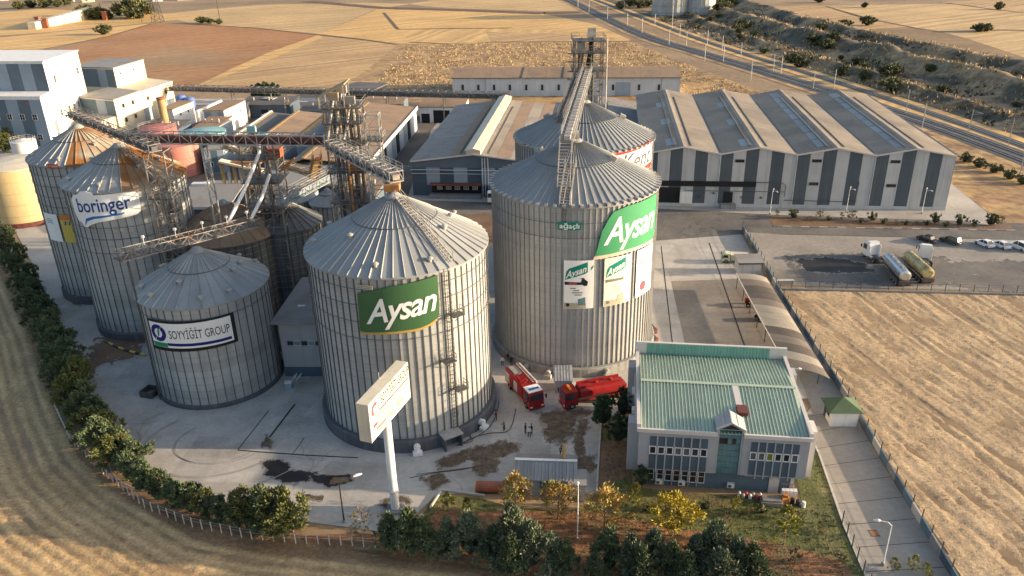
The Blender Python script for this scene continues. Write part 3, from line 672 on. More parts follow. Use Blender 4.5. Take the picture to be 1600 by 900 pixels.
for j in range(ny-1):
    for i in range(nx-1):
        if inside((x0+(i+.5)*st, y0+(j+.5)*st), BANK):
            q = (j*nx+i, j*nx+i+1, (j+1)*nx+i+1, (j+1)*nx+i); fs.append(q)
            for k in q: need[k] = True
for j in range(ny):
    for i in range(nx):
        x = x0+i*st; y = y0+j*st; vs.append((x, y, .1+bank_h(x,y) if need[j*nx+i] else 0))
me = bpy.data.meshes.new('scrub_bank'); me.from_pydata(vs, [], fs); me.materials.append(M['bank']); me.polygons.foreach_set('use_smooth', [True]*len(fs))
bm = bmesh.new(); bm.from_mesh(me); bmesh.ops.delete(bm, geom=[v for v in bm.verts if not v.link_faces], context='VERTS'); bm.to_mesh(me); bm.free()
o = bpy.data.objects.new('scrub_bank', me); COL.objects.link(o); tag(o, kind='structure')
pts = []
for _ in range(9000):
    x = random.uniform(118,262); y = random.uniform(190,560)
    if inside((x,y), BANK) and noise.noise(Vector((x*.07,y*.07,8))) > -.1: pts.append((x,y,.1+bank_h(x,y)))
tufts('bank_grass', pts, 'straw', h=(.5,1.5), w=.25, blades=3, label='tall dry grass on the bank beyond the railway')
# hills on the horizon
mb = MB(); vs = []
for i in range(60):
    x = -4000+i*140; vs += [(x,5600,-20),(x,6000,60+110*abs(noise.noise(Vector((i*.13,0,0))))+30*noise.noise(Vector((i*.6,1,0)))),(x,6600,-20)]
mb.add(vs, [(3*i+k,3*i+3+k,3*i+4+k,3*i+1+k) for i in range(59) for k in (0,1)]); structure('distant_hills', mb, 'greystraw', True)
# planter with kerb in front of the striped shed
pl = [(61,172.6),(113.5,166.4),(114,169.6),(61.6,179.4)]
sheet('planting_bed', pl, .09, 'dirt')
root = thing('planter_kerb', None, None, (0,0,0)); root['kind'] = 'structure'
for k in range(26):
    a = Vector(pl[0]).lerp(Vector(pl[1]), k/26); b = Vector(pl[0]).lerp(Vector(pl[1]), (k+.93)/26)
    mb = MB(); mb.bar((a.x,a.y,.13),(b.x,b.y,.13),.28,.2); mb.ob('kerb_stone', 'kerb' if k%2 else 'foundation', root)
mb = MB(); mb.bar((37.3,62,.12),(38.3,72.6,.12),.25,.16); mb.bar((38.3,72.65,.12),(40.35,86.5,.12),.25,.16); mb.bar((40.35,86.55,.12),(40.95,95,.12),.25,.16); structure('lane_kerb', mb, 'kerb')
mb = MB(); mb.bar((*(12.28, 95.03),.12),(*(10.01, 79.65),.12),.22,.16); structure('lawn_kerb', mb, 'kerb')
mb = MB(); mb.bar((*(-9.48, 80.58),.2),(*(-4.03, 79.40),.2),.2,.3); mb.bar((*(-9.48, 80.58),.2),(*(-10.66, 77.24),.2),.2,.3); structure('lawn_kerb', mb, 'kerb')


# ------------------------------------------------------------------ silos
def silo(label, cx, cy, Rr, eave, apex, n, found=1.5, wallm='galv', roofm='roofgalv', ribm='rib', rings=(), vents=8, eavehoods=0, name='grain_silo', cap=1.2, ledge=.55, rustroof=None, mid=True, group=None, foundm='foundation', rib=.10, rw=.16):
    t = thing(name, label, 'silo', (cx,cy,0), group=group)
    mb = MB(); mb.lathe((0,0), [(Rr+ledge,0),(Rr+ledge,found-.15),(Rr+ledge-.12,found),(Rr-.4,found)], 64); mb.ob('foundation', foundm, t)
    da = 2*PI/n
    # one upright sheet with its folded stiffener, shared by the whole ring
    w = 2*Rr*math.tan(da/2)/2; mb = MB()
    mb.add([(Rr,-w,found),(Rr,w,found),(Rr,w,eave),(Rr,-w,eave),(Rr-.12,-w,found),(Rr-.12,w,found),(Rr-.12,w,eave),(Rr-.12,-w,eave)], [(0,1,2,3),(5,4,7,6),(0,3,7,4),(1,5,6,2),(3,2,6,7)])
    k = 7   # corrugation folds: shallow waves up the sheet
    pm = mb.mesh('wall_panel', (wallm,))
    for i in range(n): inst('wall_panel', pm, t, (0,0,0), i*da)
    mb = MB()
    for i in range(n):
        a = (i+.5)*da; c = Vector((math.cos(a), math.sin(a), 0)); s_ = Vector((-c.y,c.x,0)); r0 = Rr/math.cos(da/2)
        mb.hexa([c*(r0-.05)-s_*rw/2+Vector((0,0,found)), c*(r0+rib)-s_*rw/2+Vector((0,0,found)), c*(r0+rib)+s_*rw/2+Vector((0,0,found)), c*(r0-.05)+s_*rw/2+Vector((0,0,found)),
                 c*(r0-.05)-s_*rw/2+Vector((0,0,eave-.1)), c*(r0+rib)-s_*rw/2+Vector((0,0,eave-.1)), c*(r0+rib)+s_*rw/2+Vector((0,0,eave-.1)), c*(r0-.05)+s_*rw/2+Vector((0,0,eave-.1))])
    mb.ob('stiffener', ribm, t, kind='stuff')
    tier = 1.15; mb = MB(); z = found+tier
    while z < eave-.4:
        P = []
        for i in range(n):
            a = (i+.5)*da; r0 = Rr/math.cos(da/2); P += [(r0*math.cos(a), r0*math.sin(a), z-.04), ((r0+.02)*math.cos(a), (r0+.02)*math.sin(a), z), (r0*math.cos(a), r0*math.sin(a), z+.04)]
        mb.add(P, [(3*i+k, 3*((i+1)%n)+k, 3*((i+1)%n)+k+1, 3*i+k+1) for i in range(n) for k in (0,1)]); z += tier
    mb.ob('sheet_seam', 'seam', t, kind='stuff')
    for z in rings:
        mb = MB(); pts = [(math.cos(a*2*PI/72)*(Rr+.2), math.sin(a*2*PI/72)*(Rr+.2), z) for a in range(73)]; mb.tube(pts, .045, 5, cap=False); mb.ob('wind_ring', 'ribdark', t)
    # roof sheets: wedges with a raised seam
    re = Rr+.35; rc = cap; slope = (apex-eave)/Rr; zr = lambda r: apex-slope*r
    nr = max(30, int(n*.72)); db = 2*PI/nr
    def wedge(r0, r1):
        h0 = r0*math.tan(db/2); h1 = r1*math.tan(db/2); mb = MB(); z0, z1 = zr(r0), zr(r1); q = .2 if Rr > 6 else .09; p = .2 if Rr > 6 else .08
        mb.add([(r0,-h0,z0),(r1,-h1,z1),(r1,h1,z1),(r0,h0,z0)], [(0,1,2,3)])
        b0 = min(h0*.9, q/2)
        mb.add([(r0,h0-b0,z0),(r1,h1-q,z1),(r1,h1-q/2,z1+p),(r0,h0-b0/2,z0+p*.6),(r1,h1,z1),(r0,h0,z0)], [(0,1,2,3),(3,2,4,5),(1,4,2)])
        mb.add([(r1,-h1,z1),(r1,h1,z1),(r1,h1,z1-.22),(r1,-h1,z1-.22)], [(0,3,2,1)]); return mb
    rm = Rr*.47
    me0 = wedge(rc*.8, rm).mesh('roof_sheet', (roofm,)); me1 = wedge(rm-.05, re).mesh('roof_sheet', (roofm,))
    if rustroof: me2 = wedge(rc*.8, rm).mesh('roof_sheet', (rustroof[0],)); me3 = wedge(rm-.05, re).mesh('roof_sheet', (rustroof[0],))
    for i in range(nr):
        a = i*db; rust = False
        if rustroof:
            dd = abs((math.degrees(a)-rustroof[1]+180)%360-180); rust = dd < rustroof[2]
        inst('roof_sheet', me2 if rust else me0, t, (0,0,.03), a); inst('roof_sheet', me3 if rust else me1, t, (0,0,0), a)
    mb = MB(); mb.lathe((0,0), [(rc,zr(rc)+.02),(rc,zr(rc)+.2),(rc*.5,apex+.02),(.2,apex+.15)], 20); mb.ob('roof_cap', 'roofgalv', t)
    if mid:
        mb = MB(); mb.tube([(math.cos(a*2*PI/60)*rm, math.sin(a*2*PI/60)*rm, zr(rm)+.1) for a in range(61)], .07, 5, cap=False); mb.ob('roof_ring', 'ribdark', t)
    vm = MB(); vm.lathe((0,0), [(.22,0),(.22,.35),(.42,.4),(.42,.55),(.1,.72)], 10); vme = vm.mesh('roof_vent', ('steel_pale',))
    for i in range(vents):
        a = i*2*PI/vents+.2; r = Rr*(.9 if i%3 else .62); inst('roof_vent', vme, t, (r*math.cos(a), r*math.sin(a), zr(r)-.02), a)
    if eavehoods:
        hm = MB(); hm.hexa([(-.35,-.25,0),(.35,-.25,-.2),(.35,.25,-.2),(-.35,.25,0),(-.35,-.25,.18),(.42,-.25,.15),(.42,.25,.15),(-.35,.25,.18)]); hme = hm.mesh('eave_hood', ('steel_pale',))
        for i in range(eavehoods):
            a = i*2*PI/eavehoods; inst('eave_hood', hme, t, (re*math.cos(a)*.985, re*math.sin(a)*.985, eave+.02), a)
    return t
def wall_ladder(t, az, Rr, z0, z1, plats=(), cage=True):
    mb = MB(); a = R(az); c = Vector((math.cos(a), math.sin(a), 0)); s_ = Vector((-c.y,c.x,0))
    for d in (-.28,.28): mb.bar(c*(Rr+.35)+s_*d+Vector((0,0,z0)), c*(Rr+.35)+s_*d+Vector((0,0,z1)), .07)
    z = z0
    while z < z1: mb.bar(c*(Rr+.35)-s_*.28+Vector((0,0,z)), c*(Rr+.35)+s_*.28+Vector((0,0,z)), .05); z += .6
    if cage:
        z = z0+2.2
        while z < z1:
            pts = [c*(Rr+.35+.75*math.sin(k*PI/6))+s_*(.42*math.cos(k*PI/6))+Vector((0,0,z)) for k in range(7)]; mb.tube(pts, .025, 4); z += 1.3
        for k in (1.5,3,4.5):
            p = c*(Rr+.35+.75*math.sin(k*PI/6))+s_*(.42*math.cos(k*PI/6)); mb.bar(p+Vector((0,0,z0+2.2)), p+Vector((0,0,z1)), .04)
    mb.ob('ladder', 'steel_dark', t)
    for z, side in plats:
        mb = MB(); ce = c*(Rr+.95)+s_*side+Vector((0,0,z)); m_ = Matrix.Rotation(a, 3, 'Z'); mb.obox(ce, (1.3,1.7,.12), M_=m_)
        for u, v in ((-.6,-.8),(.6,-.8),(.6,.8),(-.6,.8)):
            mb.bar(ce+m_@Vector((u,v,0)), ce+m_@Vector((u,v,1.1)), .06)
        for (u,v),(x,y) in (((-.6,-.8),(.6,-.8)),((.6,-.8),(.6,.8)),((.6,.8),(-.6,.8))):
            for h in (.55,1.1): mb.bar(ce+m_@Vector((u,v,h)), ce+m_@Vector((x,y,h)), .05)
        mb.bar(ce+m_@Vector((.5,0,-.05)), ce+m_@Vector((-.5,0,-1.1)), .08); mb.ob('landing', 'steel_dark', t)
def roof_steps(t, az, Rr, eave, apex, r0, r1, w=.9, rail=True, m='steel_pale'):
    mb = MB(); a = R(az); c = Vector((math.cos(a), math.sin(a), 0)); s_ = Vector((-c.y,c.x,0)); zr = lambda r: apex-(apex-eave)/Rr*r+.35
    P = lambda r, d, h=0: c*r+s_*d+Vector((0,0,zr(r)+h))
    for d in (-w/2,w/2): mb.bar(P(r0,d), P(r1,d), .09, .16)
    r = r0
    while r < r1: mb.bar(P(r,-w/2), P(r,w/2), .22, .06); r += .5
    if rail:
        for d in (-w/2,w/2):
            mb.bar(P(r0,d,1), P(r1,d,1), .05); mb.bar(P(r0,d,.5), P(r1,d,.5), .04); r = r0
            while r <= r1: mb.bar(P(r,d), P(r,d,1), .05); r += 1.5
    return mb.ob('roof_steps', m, t)
SB = (-15.59,101.55,12.17); SC = (10.27,121.1,13.02); SD = (-46.81,110.16,9.36); S1 = (-80.56,148.05,9.3); S2 = (-66.22,132.91,9.65); SE = (14.39,149.62,13.0)
sB = silo('large ribbed silo with the broad green board, behind the tall pole sign', *SB, 26.05, 32.87, 74, found=1.9, rings=(24.2,22.0,19.6,17.2), vents=10, ribm='ribdark', foundm='found_dark', ledge=.7)
wall_ladder(sB, -54, SB[2], 2.2, 26, ((19.5,.9),(13.2,-.7),(8.4,.9)))
roof_steps(sB, -48, SB[2], 26.05, 32.87, 1.2, 12.1)
mb = MB(); mb.obox((math.cos(R(-59))*13.1, math.sin(R(-59))*13.1, 2.05), (2.2,2.9,.14), R(-59)); mb.ob('hatch_roof', 'steel_pale', sB)
mb = MB()
for s_ in (-1.25,1.25):
    c = Vector((math.cos(R(-59)), math.sin(R(-59)),0)); q = Vector((-c.y,c.x,0)); p = c*13.2+q*s_; mb.obox((p.x,p.y,1.0), (1.9,.18,1.96), R(-59))
mb.ob('hatch_wall', 'found_dark', sB)
for az in (-80,-34):
    c = Vector((math.cos(R(az)), math.sin(R(az)),0)); mb = MB(); mb.tube([c*12.8+Vector((0,0,1.1)), c*13.5+Vector((0,0,1.1))], .45, 12); mb.tube([c*13.3+Vector((0,0,.1)), c*13.3+Vector((0,0,1.5))], .3, 8)
    mb.obox(c*13.5+Vector((0,0,.35)), (.8,1.3,.5), R(az)); mb.ob('aeration_fan', 'white', sB)
sC = silo('largest silo, carrying the green board above three tall white banners', *SC, 28.16, 34.8, 96, found=1.6, rings=(25.5,23.2), vents=0, eavehoods=64, ribm='rib', ledge=.8, rib=.2, rw=.2)
wall_ladder(sC, -101, SC[2], 24.6, 28.2, (), cage=True)
roof_steps(sC, -101, SC[2], 28.16, 34.8, 5.5, 13.3, w=1.5)
c = Vector((math.cos(R(-101)), math.sin(R(-101)),0))
for az in (150, -20):
    c = Vector((math.cos(R(az)), math.sin(R(az)),0)); mb = MB(); mb.obox(c*6.2+Vector((0,0,32.0)), (1.1,1.0,.9), R(az), Matrix.Rotation(R(az),3,'Z')@Matrix.Rotation(R(27),3,'Y')); mb.ob('roof_hatch', 'steel_pale', sC)
for az in (-126,-110,-72):
    c = Vector((math.cos(R(az)), math.sin(R(az)),0)); mb = MB(); mb.tube([c*13.7+Vector((0,0,.9)), c*14.6+Vector((0,0,.9))], .4, 10); mb.obox(c*14.6+Vector((0,0,.4)), (.8,1.2,.6), R(az)); mb.ob('aeration_fan', 'steel_pale', sC)
sE = silo('large silo with the red edged board, behind the largest silo', *SE, 28.16, 34.9, 96, found=1.6, rings=(25.5,), vents=0, eavehoods=64, ribm='rib', ledge=.8, rib=.2, rw=.2)
for az in (165, 0):
    c = Vector((math.cos(R(az)), math.sin(R(az)),0)); mb = MB(); mb.obox(c*7.2+Vector((0,0,31.5)), (1.1,1.0,.9), R(az), Matrix.Rotation(R(az),3,'Z')@Matrix.Rotation(R(27),3,'Y')); mb.ob('roof_hatch', 'steel_pale', sE)
sD = silo('shortest silo, with the white name board framed in black', *SD, 16.94, 22.3, 46, found=.7, wallm='galv_old', roofm='roofold', rings=(14.9,), vents=13, ribm='ribdark', foundm='found_dark', ledge=.3, rw=.1, rib=.09)
s2 = silo('tall rust stained silo with the cloud shaped white board', *S2, 27.32, 32.65, 48, found=1.6, wallm='galv_old', roofm='roofold', rings=(26,24,21,19,16.5), vents=7, ribm='ribdark', foundm='found_dark', ledge=.4, rw=.1, rustroof=('roofrust',10,75))
s1 = silo('rear left silo with two narrow posters under a rusty roof', *S1, 27.64, 32.7, 46, found=1.6, wallm='galv_old', roofm='roofold', rings=(25.5,23.5,21.5,19.6), vents=7, ribm='ribdark', foundm='found_dark', ledge=.4, rw=.1, rustroof=('roofrust',5,85))
roof_steps(s2, -35, S2[2], 27.32, 32.65, 1.5, 9.9, m='steel')
wall_ladder(s2, -30, S2[2], 1.6, 27.3, ((22,.8),(16,-.8)))
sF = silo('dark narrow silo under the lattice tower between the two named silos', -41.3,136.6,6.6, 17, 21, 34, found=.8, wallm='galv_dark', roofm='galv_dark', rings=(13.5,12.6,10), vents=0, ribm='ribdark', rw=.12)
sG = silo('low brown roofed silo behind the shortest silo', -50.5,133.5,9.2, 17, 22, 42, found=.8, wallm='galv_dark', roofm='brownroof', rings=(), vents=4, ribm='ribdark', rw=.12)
sH = silo('slim pale silo at the foot of the elevator tower', -37.6,157,3.6, 14, 16.5, 24, found=.5, wallm='galv_old', roofm='roofold', vents=0, ribm='ribdark', rw=.1, cap=.6)
silo('slim pale silo beside the brown roofed shed', -44.8,160,3.6, 14, 16.5, 24, found=.5, wallm='galv_old', roofm='roofold', vents=0, ribm='ribdark', rw=.1, cap=.6)
silo('distant grey silo at the top, left of its brighter twin', 125,634,14, 26, 31, 24, found=1, wallm='galv_old', roofm='roofold', vents=0, cap=1, mid=False)
silo('distant bright grey silo at the top beside the scrub trees', 146,632,12, 26, 31, 24, found=1, wallm='galv', roofm='roofold', vents=0, cap=1, mid=False)

# ------------------------------------------------------------------ boards and banners on the silos
def ring_pt(s, az, off=.3): return (s[0]+(s[2]+off)*math.cos(R(az)), s[1]+(s[2]+off)*math.sin(R(az)))
def board(label, s, az, z, off=.32, name='sign_board', cat='sign'):
    p = ring_pt(s, az, off); t = thing(name, label, cat, (p[0],p[1],z)); t['_'] = 0; del t['_']
    return t, (p[0],p[1],z)
def on(s, t, o, name, me, m, az, z, off, dx=0, dy=0, tilt=0.):
    return link_me(name, bend(me, s[0], s[1], s[2]+off, az, z, dx, dy, tilt, origin=o), m, t)
def arc(cx, cy, r0, r1, a0, a1, n=14):
    return [(cx+r1*math.cos(R(a0+(a1-a0)*i/n)), cy+r1*math.sin(R(a0+(a1-a0)*i/n))) for i in range(n+1)] + [(cx+r0*math.cos(R(a1-(a1-a0)*i/n)), cy+r0*math.sin(R(a1-(a1-a0)*i/n))) for i in range(n+1)]
def strip(x0, x1, y0, y1, n=8, f=lambda u: 0):   # curved band
    return [(x0+(x1-x0)*i/n, y0+f(i/n)) for i in range(n+1)] + [(x1-(x1-x0)*i/n, y1+f(1-i/n)) for i in range(n+1)]
# green board, silo with the pole sign before it
t, o = board('green board with gilt lower edge and white script on the ribbed silo', SB, -82.1, 18.2)
low = lambda u: .75*max(0,(u-.72)/.28)**2*1.2 + .5*u
ol = [(-5.55,.25)] + [(-5.55+10*i/9, .05+low(i/9)*.9) for i in range(1,10)] + [(4.75,1.9),(4.85,3.2),(4.85,7.25),(2,6.9),(-1,6.6),(-3.5,6.0),(-5.4,5.55)]
on(SB, t, o, 'panel', outline_mesh(ol, .12), 'signgreen', -82.1, 18.2, .30)
ed = [(-5.6+10.1*i/9, -.2+low(i/9)*.9) for i in range(10)] + [(4.5-10.1*i/9, .12+low(1-i/9)*.9) for i in range(10)]
on(SB, t, o, 'lower_edge', outline_mesh(ed, .1), 'gilt', -82.1, 18.2, .36)
on(SB, t, o, 'lettering', text_mesh('Aysan', 4.6, shear=.28, offset=.075, width=9.2, spacing=.92), 'signwhite', -82.1, 18.2, .47, 0, 3.45, .14)
t, o = board('small white lettered plate above the green board on the ribbed silo', SB, -102.3, 24.4)
on(SB, t, o, 'panel', outline_mesh([(-1.05,.1),(1.05,-.05),(1.05,.5),(-1.05,.65)], .05), 'print_pale', -102.3, 24.3, .3)
for k in (.18,.42): on(SB, t, o, 'print', outline_mesh([(-.9,k+.02),(.9,k-.1),(.9,k),(-.9,k+.12)], .02), 'print_grey', -102.3, 24.3, .34)
# green board of the largest silo
t, o = board('large bright green board with white script on the largest silo', SC, -55, 20)
ol = [(-5.6,.3),(-4.6,4.3),(-3.6,6.1),(-2.9,7.0),(-.5,7.5),(3,7.6),(6.3,7.7),(6.9,7.2),(6.9,2.2),(6.5,.9),(5.5,.5),(0,.6)]
ol = [(x, y) for x, y in ol]
on(SC, t, o, 'panel', outline_mesh(ol, .12), 'signgreen2', -57.3, 20, .34)
on(SC, t, o, 'lower_edge', outline_mesh([(-5.9,-.15),(0,.2),(6,.1),(6.4,.5),(5.5,.55),(0,.65),(-5.7,.4)], .14), 'cream', -57.3, 20, .33)
on(SC, t, o, 'lettering', text_mesh('Aysan', 5.6, shear=.3, offset=.085, width=10.6, spacing=.92), 'signwhite', -57.3, 20, .48, .9, 3.95, .05)
t, o = board('small teal plate lettered in white on the largest silo', SC, -97.6, 24.6)
on(SC, t, o, 'panel', outline_mesh([(-1.65,0),(1.65,0),(1.65,1.15),(-1.65,1.15)], .08), 'teal_green', -97.6, 24.6, .36)
on(SC, t, o, 'lettering', text_mesh('ağaçlı', 1.05, offset=.02, width=2.9), 'signwhite', -97.6, 24.6, .46, 0, .6)
def banner(label, az, hw, kind):
    t, o = board(label, SC, az, 11.95, name='advert_banner', cat='banner')
    P = lambda nm, pts, m, off=.40: on(SC, t, o, nm, outline_mesh(pts, .015), m, az, 11.95, off)
    on(SC, t, o, 'panel', outline_mesh([(-hw,0),(hw,0),(hw,7.85),(-hw,7.85)], .06), 'signwhite' if kind != 1 else 'poster_tint', az, 11.95, .34)
    if kind < 2:
        P('print', [(-2.1,4.75),(-1.9,6.1),(-1.5,6.6),(1.25,7.6),(1.3,6.0),(.95,5.75)], 'teal_green', .41)
        on(SC, t, o, 'lettering', text_mesh('Aysan', 1.5, shear=.28, offset=.03, width=3.1), 'signwhite', az, 11.95, .44, -.45, 6.15, .36)
        P('print', [(1.75,6.2),(2.1,6.7),(2.15,7.1),(1.75,6.7)], 'teal_green' if kind == 0 else 'print_pale')
        P('print', [(-2.15,3.95),(1.0,3.95),(1.0,4.35),(-2.15,4.45)], 'black' if kind == 0 else 'print_grey')
        if kind == 0:
            P('print', [(.3,4.1),(.8,3.75),(1.25,3.8),(1.35,4.45),(.9,4.8),(.75,5.05),(.2,5.1),(.45,4.85),(.3,4.5)], 'black')
            P('print', [(-1.5,4.05),(-.3,4.05),(-.3,4.25),(-1.5,4.3)], 'print_red', .43)
        for k, (w_, x_) in enumerate([(.8,-.9),(.9,-.4),(1.6,-.2),(1.1,-.1)]):
            P('print', strip(x_-w_/2, x_+w_/2, 3.3-k*.36, 3.46-k*.36), 'print_grey' if kind == 0 else 'print_pale')
        P('print', [(-2.2,.05),(1.1,.05),(1.1,.9),(-2.2,1.0)], 'print_pale'); P('print', [(-.1,.6),(1,.6),(1,1.9),(-.1,1.6)], 'glass_teal' if kind == 0 else 'print_pale', .42)
        P('print', arc(-1.65,.65,.0,.28,0,359,10)[:11], 'black' if kind == 0 else 'print_grey', .43)
    else:
        P('print', arc(-.5,1.6,.0,.8,0,359,14)[:15], 'print_red'); P('print', [(-1.4,5.6),(.9,7.2),(.9,6.9),(-1.2,5.3)], 'print_grey'); P('print', [(-1.5,4.9),(.8,6.4),(.8,6.2),(-1.5,4.7)], 'print_pale')
banner('left white banner with a hammer shape below its green heading on the largest silo', -91.2, 2.25, 0)
banner('middle pale yellow banner under the green board on the largest silo', -64.7, 2.35, 1)
banner('right white banner with a faint red disc at the edge of the largest silo', -39.4, 2.3, 2)
# cloud shaped board
t, o = board('cloud shaped white board with blue lettering on the rust stained silo', S2, -90, 22.5)
ol = [(-5.1,3.2),(-4.4,4.1),(-3.2,4.45),(-2.6,4.9),(-1.6,5.0),(-.7,4.75),(-.4,4.35),(4.7,4.5),(6.1,4.3),(6.4,3.6),(6.2,1.1),(5.6,.6),(3,.25),(-.6,-.25),(-2.2,-.8),(-2.9,-1.25),(-3.6,-1.2),(-3.8,-.5),(-4.6,-.2),(-5.0,1.2)]
on(S2, t, o, 'panel', outline_mesh(ol, .12), 'signwhite', -92.3, 22.4, .32)
on(S2, t, o, 'lettering', text_mesh('boringer', 3.3, offset=.035, width=9.0), 'logo_blue', -92.3, 22.4, .48, .55, 2.55, .055)
sw = [(-3.3,-.95),(-2.6,-.15),(-1.2,.35),(1.5,.7),(3.6,.95),(3.9,1.35),(3.5,1.15),(1,.95),(-1.4,.75),(-2.8,.3)]
on(S2, t, o, 'swoosh', outline_mesh(sw, .02), 'logo_blue2', -92.3, 22.4, .47)
# framed board
t, o = board('white name board in a black frame on the shortest silo', SD, -85.5, 10)
on(SD, t, o, 'frame', outline_mesh([(-6.75,-.1),(6.35,.3),(6.35,5.0),(-6.75,4.75)], .1), 'black', -85.5, 10, .3)
on(SD, t, o, 'panel', outline_mesh([(-6.3,.55),(5.85,.75),(5.85,4.7),(-6.4,4.45)], .05), 'signwhite', -85.5, 10, .42)
on(SD, t, o, 'lettering', text_mesh('SOYYİĞİT GROUP', 1.9, offset=.0, width=8.6), 'black', -85.5, 10, .50, 1.25, 2.75, .012)
on(SD, t, o, 'blue_line', outline_mesh([(-3.6,.95),(5.6,1.05),(5.6,1.5),(-3.6,1.4)], .02), 'navy', -85.5, 10, .48)
on(SD, t, o, 'green_line', outline_mesh([(-6.2,.6),(-3.65,.65),(-3.65,1.35),(-6.25,1.3)], .02), 'logo_green', -85.5, 10, .48)
for a0, a1, m in ((60,235,'navy'),(240,415,'navy')):
    on(SD, t, o, 'emblem', outline_mesh(arc(-4.9,2.85,.72,1.35,a0,a1), .02), m, -85.5, 10, .485)
on(SD, t, o, 'emblem', outline_mesh([(-5.1,2.1),(-4.75,2.6),(-4.6,3.2),(-4.8,3.75),(-5.0,3.1)], .02), 'logo_green', -85.5, 10, .485)
# red edged board
t, o = board('white board with a red border and slanted grey letters on the rear silo', SE, -36, 24)
on(SE, t, o, 'frame', outline_mesh([(-8,-.6),(4.1,-.6),(4.1,4.5),(-8,3.7)], .1), 'sign_red', -45.8, 24, .3)
on(SE, t, o, 'panel', outline_mesh([(-7.7,-.1),(4.2,-.1),(4.2,4.15),(-7.7,3.3)], .05), 'signwhite', -45.8, 24, .42)
on(SE, t, o, 'lettering', text_mesh('Kent', 4.4, shear=.3, offset=.05, width=8.4), 'logo_grey', -45.8, 24, .5, -.6, 1.9, .07)
on(SE, t, o, 'red_line', outline_mesh([(-2,-.1),(4.2,-.1),(4.2,.6),(1.5,.35)], .02), 'sign_red', -45.8, 24, .49)
# rear left silo
t, o = board('small red plate under the eave of the rear left silo', S1, -94.2, 27)
on(S1, t, o, 'panel', outline_mesh([(-1.3,0),(.9,0),(.9,.75),(-1.3,.75)], .06), 'sign_red', -94.2, 27.1, .3)
for k in range(6): on(S1, t, o, 'print', outline_mesh([(-1.1+k*.32,.25),(-.9+k*.32,.25),(-.9+k*.32,.52),(-1.1+k*.32,.52)], .02), 'print_pale', -94.2, 27.1, .37)
t, o = board('narrow white poster on the rear left silo', S1, -117.8, 12.9, name='advert_banner', cat='banner')
on(S1, t, o, 'panel', outline_mesh([(-1.9,0),(1.85,0),(1.85,5.4),(-1.9,5.4)], .06), 'signwhite', -117.8, 12.9, .32)
for k in range(3): on(S1, t, o, 'print', outline_mesh(strip(-1.2,.6,4.0-k*.35,4.15-k*.35,6,lambda u: .3*math.sin(u*3)), .02), 'tealtank', -117.8, 12.9, .4)
t, o = board('narrow yellow poster with an orange top on the rear left silo', S1, -96.5, 12.9, name='advert_banner', cat='banner')
on(S1, t, o, 'panel', outline_mesh([(-1.2,0),(1.2,0),(1.2,5.4),(-1.2,5.4)], .06), 'yellowposter', -96.5, 12.9, .32)
on(S1, t, o, 'print', outline_mesh([(-1.2,4.4),(1.2,4.4),(1.2,5.4),(-1.2,5.4)], .02), 'orangeposter', -96.5, 12.9, .39)
for k in range(4): on(S1, t, o, 'print', outline_mesh([(-.8+k*.4,3.4),(-.55+k*.4,3.4),(-.3+k*.4,4.2),(-.55+k*.4,4.2)], .02), 'darkgreen' if k%2 else 'print_pale', -96.5, 12.9, .4)


# ------------------------------------------------------------------ buildings
GR = R(-7)
def frame_pt(o, rz, x, y): return (o[0]+x*math.cos(rz)-y*math.sin(rz), o[1]+x*math.sin(rz)+y*math.cos(rz))
def window(t, x, y, z, w, h, d=(1,0), frame='white', glass='glass', bars=(1,1), dep=.12, fw=.09):
    """window set in a wall: lower left corner x,y,z, wall direction d; outward is to the right of d"""
    X = Vector((d[0],d[1],0)).normalized(); N = Vector((X.y,-X.x,0)); Z = Vector((0,0,1)); o = Vector((x,y,z))
    B = lambda mb, u0, u1, v0, v1, n0, n1: mb.hexa([o+X*u+Z*v+N*q for v, u, q in ((v0,u0,n1),(v0,u1,n1),(v0,u1,n0),(v0,u0,n0),(v1,u0,n1),(v1,u1,n1),(v1,u1,n0),(v1,u0,n0))])
    mb = MB(); B(mb,0,fw,0,h,.0,dep); B(mb,w-fw,w,0,h,.0,dep); B(mb,fw,w-fw,0,fw,.0,dep); B(mb,fw,w-fw,h-fw,h,.0,dep)
    for i in range(1,bars[0]): B(mb, w*i/bars[0]-fw*.3, w*i/bars[0]+fw*.3, fw, h-fw, .02, dep*.8)
    for i in range(1,bars[1]): B(mb, fw, w-fw, h*i/bars[1]-fw*.3, h*i/bars[1]+fw*.3, .021, dep*.79)
    f = mb.ob('window', frame, t); mb = MB(); B(mb, fw, w-fw, fw, h-fw, .004, .05); mb.ob('pane', glass, f); return f
def plate(mb, o, X, N, u0, u1, v0, v1, n0=.003, n1=.06, vt=None):
    """upright plate; v1 may be a function of u for a sloping top"""
    o = Vector(o); X = Vector(X); N = Vector(N); Z = Vector((0,0,1)); t0, t1 = (v1(u0), v1(u1)) if callable(v1) else (v1, v1)
    return mb.hexa([o+X*u0+N*n1+Z*v0, o+X*u1+N*n1+Z*v0, o+X*u1+N*n0+Z*v0, o+X*u0+N*n0+Z*v0, o+X*u0+N*n1+Z*t0, o+X*u1+N*n1+Z*t1, o+X*u1+N*n0+Z*t1, o+X*u0+N*n0+Z*t0])
